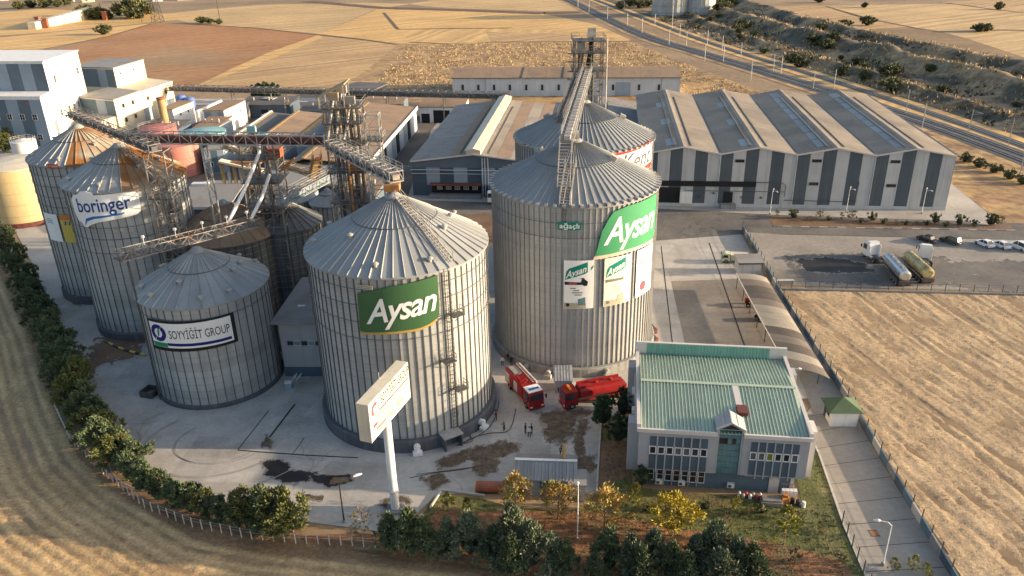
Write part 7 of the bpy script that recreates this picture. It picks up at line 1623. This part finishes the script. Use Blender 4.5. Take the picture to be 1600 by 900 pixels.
def make_tree(kind, var):
    nm, cat, H, hb, r0, shp, nc, per, lsz, lm, core, bark, tr = KIND[kind]; rng = random.Random(hash((kind,var)) % 1000 if False else sum(map(ord, kind))*7+var*131)
    root = thing(nm, None, cat, (0,0,-200))
    cl = crown_clusters(rng, hb+r0*.25, H-r0*.12, r0, shp, nc, .85+.3*rng.random())
    vs, fs = leaf_cloud(rng, cl, per, lsz, 1., Vector((0,0,(hb+H)*.45)))
    me = bpy.data.meshes.new('crown'); me.from_pydata(vs, [], fs); me.materials.append(M[lm]); c = bpy.data.objects.new('crown', me); COL.objects.link(c); c.parent = root
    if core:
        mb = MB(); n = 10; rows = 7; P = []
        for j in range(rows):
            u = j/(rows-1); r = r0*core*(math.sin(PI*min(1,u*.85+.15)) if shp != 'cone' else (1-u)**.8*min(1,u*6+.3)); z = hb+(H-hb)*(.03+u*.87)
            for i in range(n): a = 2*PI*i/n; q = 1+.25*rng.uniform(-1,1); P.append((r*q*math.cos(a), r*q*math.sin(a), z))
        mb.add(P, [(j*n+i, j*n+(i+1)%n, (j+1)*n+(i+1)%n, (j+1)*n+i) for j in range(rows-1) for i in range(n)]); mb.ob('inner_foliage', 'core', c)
    mb = MB(); lean = (rng.uniform(-.2,.2), rng.uniform(-.2,.2)); top = H*.8
    mb.tube([(0,0,-.1),(lean[0]*.3,lean[1]*.3,top*.4),(lean[0],lean[1],top)], [tr, tr*.75, tr*.25], 7); tk = mb.ob('trunk', bark, root)
    nb = 9 if not core else 5
    for i in range(nb):
        a = i*2.4+rng.uniform(-.3,.3); z = hb*.9+(H*.72-hb*.9)*i/nb; l = r0*rng.uniform(.55,.9); mb = MB()
        mb.tube([(lean[0]*z/top,lean[1]*z/top,z),(l*.5*math.cos(a),l*.5*math.sin(a),z+l*.3),(l*math.cos(a),l*math.sin(a),z+l*.75)], [tr*.45,tr*.3,tr*.12], 5); mb.ob('limb', bark, tk)
    return root
USED = set()
def plant(kind, loc, label, group=None, s=1., var=None, sz=None, rz=None, z=0.):
    nv = {'hedge':5,'hedge2':3,'pine':4,'bluepine':4,'bush':3,'scrub':3,'shrub':2,'orange':3}.get(kind, 1)
    v = random.randrange(nv) if var is None else var; key = (kind, v)
    if key not in PROTO: PROTO[key] = make_tree(kind, v)
    q = random.uniform(.86,1.12); sc = (s*q*random.uniform(.9,1.1), s*q*random.uniform(.9,1.1), (sz or s)*random.uniform(.86,1.1)); rz = random.uniform(0, 6.28) if rz is None else rz
    p = PROTO[key]
    if key not in USED:
        USED.add(key); KIDS[p.name] = [(c, kids(c)) for c in kids(p)]
        p.location = (loc[0],loc[1],z); p.rotation_euler.z = rz; p.scale = sc; p['label'] = label
        if group: p['group'] = group
        return p
    return copy_tree(p, (loc[0],loc[1],z), rz, label, group, sc)
# hedge of evergreens along the stubble field
HG = 'evergreens of the hedge round the yard'
hp = [(-119.4,174.2),(-111.3,163.2),(-103.0,151.9),(-95.9,142.2),(-89.7,134.0),(-84.6,127.1),(-79.9,120.8),(-76.2,115.8),(-72.6,110.7),(-69.5,106.3),(-66.2,101.5),(-62.7,97.0),(-59.4,93.1),(-56.3,89.8),(-53.1,86.6),(-50.1,84.0),(-47.4,81.9),(-44.7,80.1),(-42.2,78.5),(-39.8,77.4),(-37.5,76.4),(-35.4,75.4),(-33.1,74.6)]
import itertools
HL1 = 'dark evergreen tree in the dense hedge row along the stubble field'
def hl(i, k):
    return ('dark evergreen' if k == 'hedge' else 'evergreen tinted sunlit yellow green')+' in the '+('far stretch of the hedge beside the two rusty silos' if i < 6 else 'hedge stretch beside the shortest silo' if i < 11 else 'hedge bend at the curved tyre marks' if i < 16 else 'low near hedge stretch above the white stake fence'); HL2 = 'evergreen tree tinted sunlit yellow green in the dense hedge row along the stubble field'
for i, (x, y) in enumerate(hp):
    p = (x,y); q = hp[min(i+1,len(hp)-1)]; k = 'hedge2' if 9 <= i <= 15 and i%2 == 0 or i in (20,) else 'hedge'  # sunlit stretch of the hedge mixes in the sun-tinted trees
    s = 1.05 if i < 11 else (.98 if i < 15 else .78); plant(k, p, hl(i, k), HG, s)
    if i < 15:
        d = Vector((q[0]-p[0], q[1]-p[1])).normalized(); n_ = Vector((-d.y, d.x)); m_ = Vector(p).lerp(Vector(q), .5); plant('hedge' if i < 9 or i%3 else 'hedge2', (m_.x-n_.x*-1.6, m_.y-n_.y*-1.6), hl(i, 'hedge' if i < 9 or i%3 else 'hedge2'), HG, s*.95)
for (x, y, k, s) in ((-31.8,74.3,'hedge2',1.0),(-29.8,73.8,'pine',.98),(-28.1,73.6,'hedge2',1.08),(-26.6,73.7,'hedge2',.9)): plant(k, (x,y), 'large green pine of the clump at the right end of the hedge', 'pines at the hedge end', s)
# pines along the bottom edge
for i, (x, y, k, s) in enumerate([(-14.5,70.6,'pine',.72),(-12.3,69.5,'pine',.98),(-10.2,69.0,'pine',.85),(-7.9,69.1,'bluepine',.7),(-5.4,68.9,'bluepine',.92),(-2.7,67.8,'pine',.7),(-0.7,67.9,'bluepine',1.0),(1.3,66.7,'bluepine',1.05),(3.6,66.2,'bluepine',.8),(5.2,65.6,'pine',.7),(-0.7,65.5,'pine',.8),
        (10.0,66.0,'pine',.85),(12.1,65.0,'bluepine',.92),(14.6,65.7,'bluepine',.86),(16.2,64.4,'pine',.8),(19.2,65.4,'bluepine',.86),(21.1,65.7,'bluepine',.9),(23.2,64.7,'bluepine',.82),(24.8,63.9,'pine',.75),(8.2,64.3,'pine',.7),(12.9,63.3,'pine',.8),(17.7,63.2,'pine',.8),(20.9,62.6,'bluepine',.8)]):
    lab = ('dark pine' if k == 'pine' else 'bluish pine')+(' of the row left of the white lamp post' if x < 7 else ' of the row right of the white lamp post'); plant(k, (x,y), lab, 'pines along the front edge', s)
# autumn trees
plant('orange', (-0.16, 75.50), 'orange leaved tree hiding the left end of the workshop', None, 1.05, 0, 1.15)
plant('orange', (4.89, 74.88), 'orange and green tree in front of the workshop door', None, .95, 1, 1.05)
plant('orange', (10.27, 72.93), 'orange tree with thin branches beside the white store box', None, .98, 2, 1.15)
plant('yellow', (17.93, 71.61), 'bright yellow round tree in front of the office', None, 1.0, 0, 1.08)
plant('lime', (30.27, 69.75), 'tall yellow green young tree at the lane side of the lawn', None, 1.0, 0, 1.1)
plant('lime', (14.37, 76.62), 'small yellow green sapling before the left office windows', None, .6, 0, .62)
plant('lime', (26.40, 75.52), 'small green sapling in front of the sacks at the office', None, .5, 0, .5)
plant('bare', (-17.93, 71.71), 'thin brown tree right of the black lamp post', None, 1.05, 0, 1.05)
plant('lime', (-8.42, 76.70), 'small pale sapling on the lawn right of the pole sign', None, .62, 0, .6)
plant('lime', (-6.05, 75.93), 'second small sapling on the lawn, left of the orange trees', None, .5, 0, .55)
plant('bare', (23.34, 75.63), 'thin bare sapling before the office stair bay', None, .5, 0, .5)
plant('cypress', (12.32, 93.76), 'dark round headed conifer on a bare trunk beside the water tender', None, 1.0, 0, 1.0)
plant('cypress', (14.06, 89.74), 'dark green conifer at the left wall of the office', None, 1.05, 0, .95)
plant('cypress', (15.49, 95.71), 'dark narrow conifer at the far left corner of the office', None, .75, 0, 1.0)
plant('cypress', (15.83, 80.44), 'small dark conifer at the front left corner of the office', None, .62, 0, .62)
for i, (x, y) in enumerate([(15.7,75.9),(17.7,76.7),(20.6,75.7),(22.7,76.2),(24.9,74.2),(27.7,74.8),(29.4,75.2),(33.6,73.9),(35.1,71.7),(12.1,78.4),(15.1,72.6),(35.4,66.8)]): plant('drysh' if i%3 else 'shrub', (x,y), 'low shrub growing on the office lawn', 'shrubs on the lawn', .8)
for i, (x, y) in enumerate([(-12.9,75.1),(-15.9,74.5),(-11.2,72.5),(30.5,67.0),(20.2,68.5)]): plant('drysh', (x,y), 'low dry shrub among the trees at the front edge', 'dry shrubs at the front', 1.1)
for i, (x, y) in enumerate([(40.7,65.2),(42.9,65.4),(43.9,64.5)]): plant('lime', (x,y), 'low yellow green shrub at the bottom end of the lane', 'shrubs at the lane end', .38)
# planter shrubs along the striped warehouse
for i, (x, y, k, s) in enumerate([(63.9,179.7,'drysh',.9),(67.4,178.1,'shrub',1.5),(70.5,176.0,'drysh',.8),(73.5,177.6,'drysh',1.3),(74.9,175.8,'shrub',.8),(78.1,176.4,'drysh',.9),(80.4,176.3,'drysh',1.5),(81.6,173.6,'shrub',.8),(84.6,174.7,'shrub',1.4),(86.5,172.8,'shrub',1.0),(89.2,172.2,'drysh',.7),(91.1,171.6,'shrub',.8),(93.5,171.5,'drysh',.7),(95.8,171.3,'shrub',.8),(98.2,172.4,'shrub',1.6),(99.7,170.2,'shrub',.8),(103.0,170.8,'shrub',1.5),(105.9,169.8,'shrub',1.0),(109.9,170.4,'shrub',1.6),(111.8,169.8,'drysh',1.5)]):
    plant(k, (x,y), ('dark green' if k == 'shrub' else 'brownish dry')+' shrub in the bed before the striped warehouse', 'shrubs in the long planting bed', s)
for x, y in [(131.5,222.0),(132.3,216.0),(133.5,210.8),(134.4,204.7),(135.0,200.0)]: plant('bush', (x,y), 'dark bush in the row between the warehouse corner and the railway', 'bushes by the railway', 1.5)
# dark conifers behind the sheds, far trees, scrub
for i, (x, y, s) in enumerate([(-105.8,335.2,1.1),(-103.0,334.9,1.4),(-100.2,334.6,1.5),(-97.5,334.3,1.45),(-95.3,334.0,1.2),(-30.9,316.8,.9),(-26.1,313.8,.8),(-4.4,313.9,.8),(21.3,306.4,.6)]): plant('cypress', (x,y), 'dark conifer standing behind the pipe bridge', 'conifers behind the pipe bridge', s)
for i, (x, y, s) in enumerate([(-166.6,263.4,1.2),(-165.3,256.8,1.1),(-160.1,257.9,.9)]): plant('hedge2', (x,y), 'green tree between the mill and the cream tank', 'trees beside the mill', s)
for i, (x, y, s) in enumerate([(-314.4,704.2,3.4),(-305.0,697.2,3.6),(-320.4,726.2,3.),(-313.1,735.3,2.2),(-342.7,700.2,2.4),(-353.9,712.6,2.2),(-336.8,699.0,2.),(-369.4,736.8,2),(-336.4,729.6,1.6),(-329.7,697.5,1.2),(-452.3,827.3,2.),(-441.9,831.4,2.2),(-466.8,830.7,2),(-472.9,819.1,2),(-284.3,587.9,1.6),(-236.6,650.5,1.2),(-228.6,644.5,1.),(-219.7,638.4,.9),(-442.8,852.1,2)]): plant('scrub', (x,y), 'far tree among the fields at the upper left', 'far trees at the upper left', s)
for i, (x, y, s) in enumerate([(219.8,536.8,1.1),(236.0,540.8,1.3),(285.7,497.6,1.2),(290.8,499.9,1.),(262.9,702.1,1.3),(280.2,653.0,.9),(365.4,617.8,1.2)]): plant('scrub', (x,y), 'lone bush on the field boundary at the upper right', 'bushes on the upper right fields', s)
rg = random.Random(21); k = 0
for (x, y, s) in [(140.1,387.8,1.4),(140.9,401.2,1.2),(156.4,326.5,1.5),(163.4,345.9,1.3),(172.7,360.6,1.2),(170.7,435.7,1.4),(170.2,455.4,1.2),(176.7,444.4,1.1),(145.6,523.5,1.),(148.7,491.9,1.1),(155.8,538.5,1.2),(156.4,617.8,1.3),(168.8,638.4,1.5),(139.7,567.1,.9),(165.6,375.2,1.)]:
    p = (x,y); plant('scrub', p, 'green bush on the bank beyond the railway', 'bushes on the railway bank', s*.9, z=.1+bank_h(*p))
while k < 45:
    x = rg.uniform(115,262); y = rg.uniform(200,620)
    if inside((x,y), BANK) and bank_h(x,y) < 2.6: plant('scrub' if rg.random() < .5 else 'bush', (x,y), 'green bush on the bank beyond the railway', 'bushes on the railway bank', rg.uniform(.35,1.0)*(1 if rg.random() < .5 else 1.3), z=.05+bank_h(x,y)); k += 1
for x, y in [(105.2,706.0),(110.4,687.9),(118.3,697.1),(127.2,724.2),(94.4,686.2),(168.9,668.8),(180.6,699.1),(186.3,686.4)]: plant('scrub', (x,y), 'dark bush round the distant silos', 'bushes round the distant silos', 1.4)

rg = random.Random(31); cl = []
while len(cl) < 1500:
    x = rg.uniform(112,262); y = rg.uniform(185,640)
    if inside((x,y), BANK) and noise.noise(Vector((x*.045,y*.045,5)))+.35*noise.noise(Vector((x*.15,y*.15,2))) > (.02 if bank_h(x,y) < 3 else .3): cl.append(((x,y,.3+bank_h(x,y)), rg.uniform(.5,1.5)))
vs, fs = leaf_cloud(rg, cl, 16, .5, 1., Vector((180,400,-300)))
me = bpy.data.meshes.new('low_scrub'); me.from_pydata(vs, [], fs); me.materials.append(M['scrubleaf']); o = bpy.data.objects.new('low_scrub', me); COL.objects.link(o); tag(o, 'low grey green scrub covering the hollows of the railway bank', None, None, 'stuff')

# ------------------------------------------------------------------ lamps, masts, fences
def lamp(label, p, h, heads=((1.4,0),), m='white', rz=0., group=None, r_=.08):
    t = thing('street_lamp', label, 'lamp', (p[0],p[1],.06), rz, group); mb = MB(); mb.tube([(0,0,0),(0,0,h)], [r_,r_*.6], 8); mb.ob('pole', m, t); mb = MB(); mb.lathe((0,0), [(.22,0),(.22,.3),(.1,.35)], 8); mb.ob('base', 'foundation', t)
    for dx, dy in heads:
        mb = MB(); mb.tube([(0,0,h-.1),(dx*.3,dy*.3,h+.35),(dx,dy,h+.45)], .045, 6); mb.ob('arm', m, t); mb = MB(); mb.tube([(dx*.9,dy*.9,h+.45),(dx*1.1,dy*1.1,h+.47),(dx*1.45,dy*1.45,h+.42)], [.08,.17,.1], 8); mb.ob('lamp_head', 'white', t)
    return t
lamp('white lamp post on the lawn between the pines, tallest at the bottom', (6.9,71.3), 7.2, ((0,.6),))
lamp('white lamp post with one arm on the lane at the bottom right', (40.1,66.3), 5.6, ((-1.3,.25),))
lamp('black lamp post at the yard edge right of the hedge', (-20.8,75.2), 5.6, ((1.7,1.0),), 'carblack', r_=.11)
for k, (x, y) in enumerate([(62.7,181.1),(81.2,181.3),(98.4,179.1)]): lamp('white twin arm lamp post, '+('left','middle','right')[k]+' of the three before the striped warehouse', (x,y), 5.6, ((.5,-1.0),(.4,.7)), group='lamps before the striped warehouse')
lamp('white lamp post beside the right back corner of the office', (39.6,98), 6.0, ((1.0,-.2),))
MG = 'masts along the railway'
mt = None
def mast(p, h, side, z=0):
    global mt
    lab = 'pale railway mast with a bracket arm beside the tracks'
    if mt is None:
        mt = thing('railway_mast', lab, 'mast', (p[0],p[1],z), 0, MG); mb = MB(); mb.bar((0,0,0),(0,0,8.2),.3,.24); mb.ob('pole', 'kerb', mt)
        mb = MB(); mb.bar((0,0,7.4),(3.0,0,7.0),.1); mb.bar((0,0,6.2),(2.9,0,7.0),.1); mb.bar((0,0,8.0),(2.6,0,7.1),.06); mb.ob('bracket', 'steel_pale', mt); KIDS[mt.name] = [(c, []) for c in kids(mt)]; mt.rotation_euler.z = side; mt.scale = (1,1,h/8.2); return
    copy_tree(mt, (p[0],p[1],z), side, lab, MG, (1,1,h/8.2))
for i, (x, y, h) in enumerate([(74.7,613.0,9),(86.6,527.7,9),(93.5,473.2,8.5),(100.3,413.2,8.5),(107.5,356.0,8.5),(133.9,329.1,8.5),(143.1,284.6,8.5),(137.4,260.6,8.5),(151.5,257.5,7),(153.2,238.2,8.5),(137.3,205.6,8.5),(100.4,559.8,8),(106.2,505.2,8),(116.9,444.1,8),(102.1,466.5,8),(108.4,407.9,8),(124.0,377.3,8),(125.3,370.1,8),(126.8,332.8,7),(91.5,646.0,9),(65.8,661.5,9),(60.8,705.2,9),(109.6,547.2,20),(114.8,469.7,8),(119.5,416.7,8),(83.3,570.6,8)]):
    p = (x,y); mast(p, h, 2.6 if i%2 else -.5, .1)
t = thing('lattice_pylon', 'tall dark lattice power pylon among the fields at the upper left', 'pylon', (-276,663,0)); mb = MB(); n = 9; H = 34
for i in range(n):
    a0 = 3.2*(1-i/n)+.5; a1 = 3.2*(1-(i+1)/n)+.5; z0 = H*i/n; z1 = H*(i+1)/n; C4 = ((-1,-1),(1,-1),(1,1),(-1,1))
    for k in range(4):
        x, y = C4[k]; u, v = C4[(k+1)%4]; mb.bar((x*a0,y*a0,z0),(x*a1,y*a1,z1),.3); mb.bar((x*a0,y*a0,z0),(u*a1,v*a1,z1),.18); mb.bar((u*a0,v*a0,z0),(x*a1,y*a1,z1),.18)
mb.ob('lattice', 'steel_dark', t)
for z in (24,29,33): mb = MB(); mb.bar((-5,0,z),(5,0,z),.35); mb.ob('cross_arm', 'steel_dark', t)
for x, y, h in ((-235.2,687.4,16),(-341.8,710.0,12),(-289.8,665.7,11)):
    p = (x,y); t = thing('power_pole', 'thin dark power pole on the far fields', 'pole', (*p,0), 0, 'power poles on the far fields'); mb = MB(); mb.bar((0,0,0),(0,0,h),.35); mb.ob('pole', 'steel_dark', t); mb = MB(); mb.bar((-1.5,0,h-.8),(1.5,0,h-.8),.2); mb.ob('cross_arm', 'steel_dark', t)
def wire_fence(label, pts, step, h, m='steel_dark', wires=3, base=None, pr=.05, lean=0.):
    t = thing('wire_fence', label, 'fence', (*pts[0],0)); o = pts[0]; L = sum((Vector(b)-Vector(a)).length for a, b in zip(pts[:-1], pts[1:])); n = max(1, int(L/step)); P = []
    for i in range(n+1):
        s_ = L*i/n
        for a, b in zip(pts[:-1], pts[1:]):
            l = (Vector(b)-Vector(a)).length
            if s_ <= l+1e-4: P.append(Vector(a).lerp(Vector(b), s_/l)); break
            s_ -= l
    pm = MB(); pm.bar((0,0,0),(0,lean,h),pr*2); me = pm.mesh('post', (m,))
    for q in P: inst('post', me, t, (q.x-o[0],q.y-o[1],0))
    mb = MB((*o,0))
    for k in range(wires):
        z = h*(.95-.28*k)
        for a, b in zip(P[:-1], P[1:]): mb.bar((a.x,a.y+lean*z/h,z),(b.x,b.y+lean*z/h,z),.022)
    mb.ob('wire', m, t)
    if base:
        k = 0
        for a, b in zip(P[:-1], P[1:]): mb = MB((*o,0)); bb = a.lerp(b,.985); mb.bar((a.x,a.y,base/2+.02),(bb.x,bb.y,base/2+.02),.22,base); mb.ob('wall_block', ('petrol','petrol2','foundation','petrol','concrete_l')[k%5], t); k += 1
    return t
wire_fence('boundary wall with dark posts and wire between the lane and the straw field', [(46.5,62),(48.9,95.8),(50.9,138.6),(53.2,170.7)], 2.6, 2.3, base=1.2, wires=3)
wire_fence('wire fence with thin posts between the straw field and the car park', [(51.2,138.6),(95.9,133.8),(125,130)], 2.5, 1.8, wires=4)
wire_fence('wire fence with dark posts at the lawn edge by the lane bottom', [(38.2,73),(37.5,66.5),(37.2,62.5),(46.5,61.5)], 1.9, 2.0, wires=3)
wire_fence('white stake fence in the stubble below the hedge', [(-69.0,101.6),(-62.7,93.3),(-54.8,85.8),(-46.0,78.5),(-39.0,75.0),(-31.5,72.7),(-25.2,71.7),(-19.6,71.2),(-12.4,70.1)], 1.35, 1.5, m='kerb', wires=2, pr=.055)
wire_fence('low stake fence across the leafy ground in front of the office lawn', [(9.3,74.7),(15.4,74.1),(22.8,73.2),(29.3,72.3),(35.4,70.6)], 2.6, .7, m='bark', wires=1)
# dry wall and kerb at the far end of the straw field
mb = MB((52,138.0,0)); mb.bar((51.4,138.2,.2),(96,133.3,.2),.4,.4); tag(mb.ob('kerb_wall', 'foundation'), 'low concrete kerb wall along the near edge of the car park', 'wall')
t = thing('utility_box', 'small grey box by the wire fence corner', 'box', (53.2,140.6,.07), 0); mb = MB(); mb.box(-1.6,1.6,-.3,.3,0,.8); mb.ob('case', 'foundation', t); mb = MB(); mb.box(-1.7,1.7,-.36,.36,.803,.9); mb.ob('lid', 'kerb', t)
q = (41.28, 71.28); t = thing('drain_cover', 'rusty square drain cover on the lane', 'cover', (q[0],q[1],.07)); mb = MB(); mb.box(-.45,.45,-.45,.45,.003,.03); mb.ob('plate', 'rust', t); mb = MB(); mb.box(-.52,.52,-.52,-.46,.003,.045); mb.box(-.52,.52,.46,.52,.003,.045); mb.ob('frame', 'steel_dark', t)
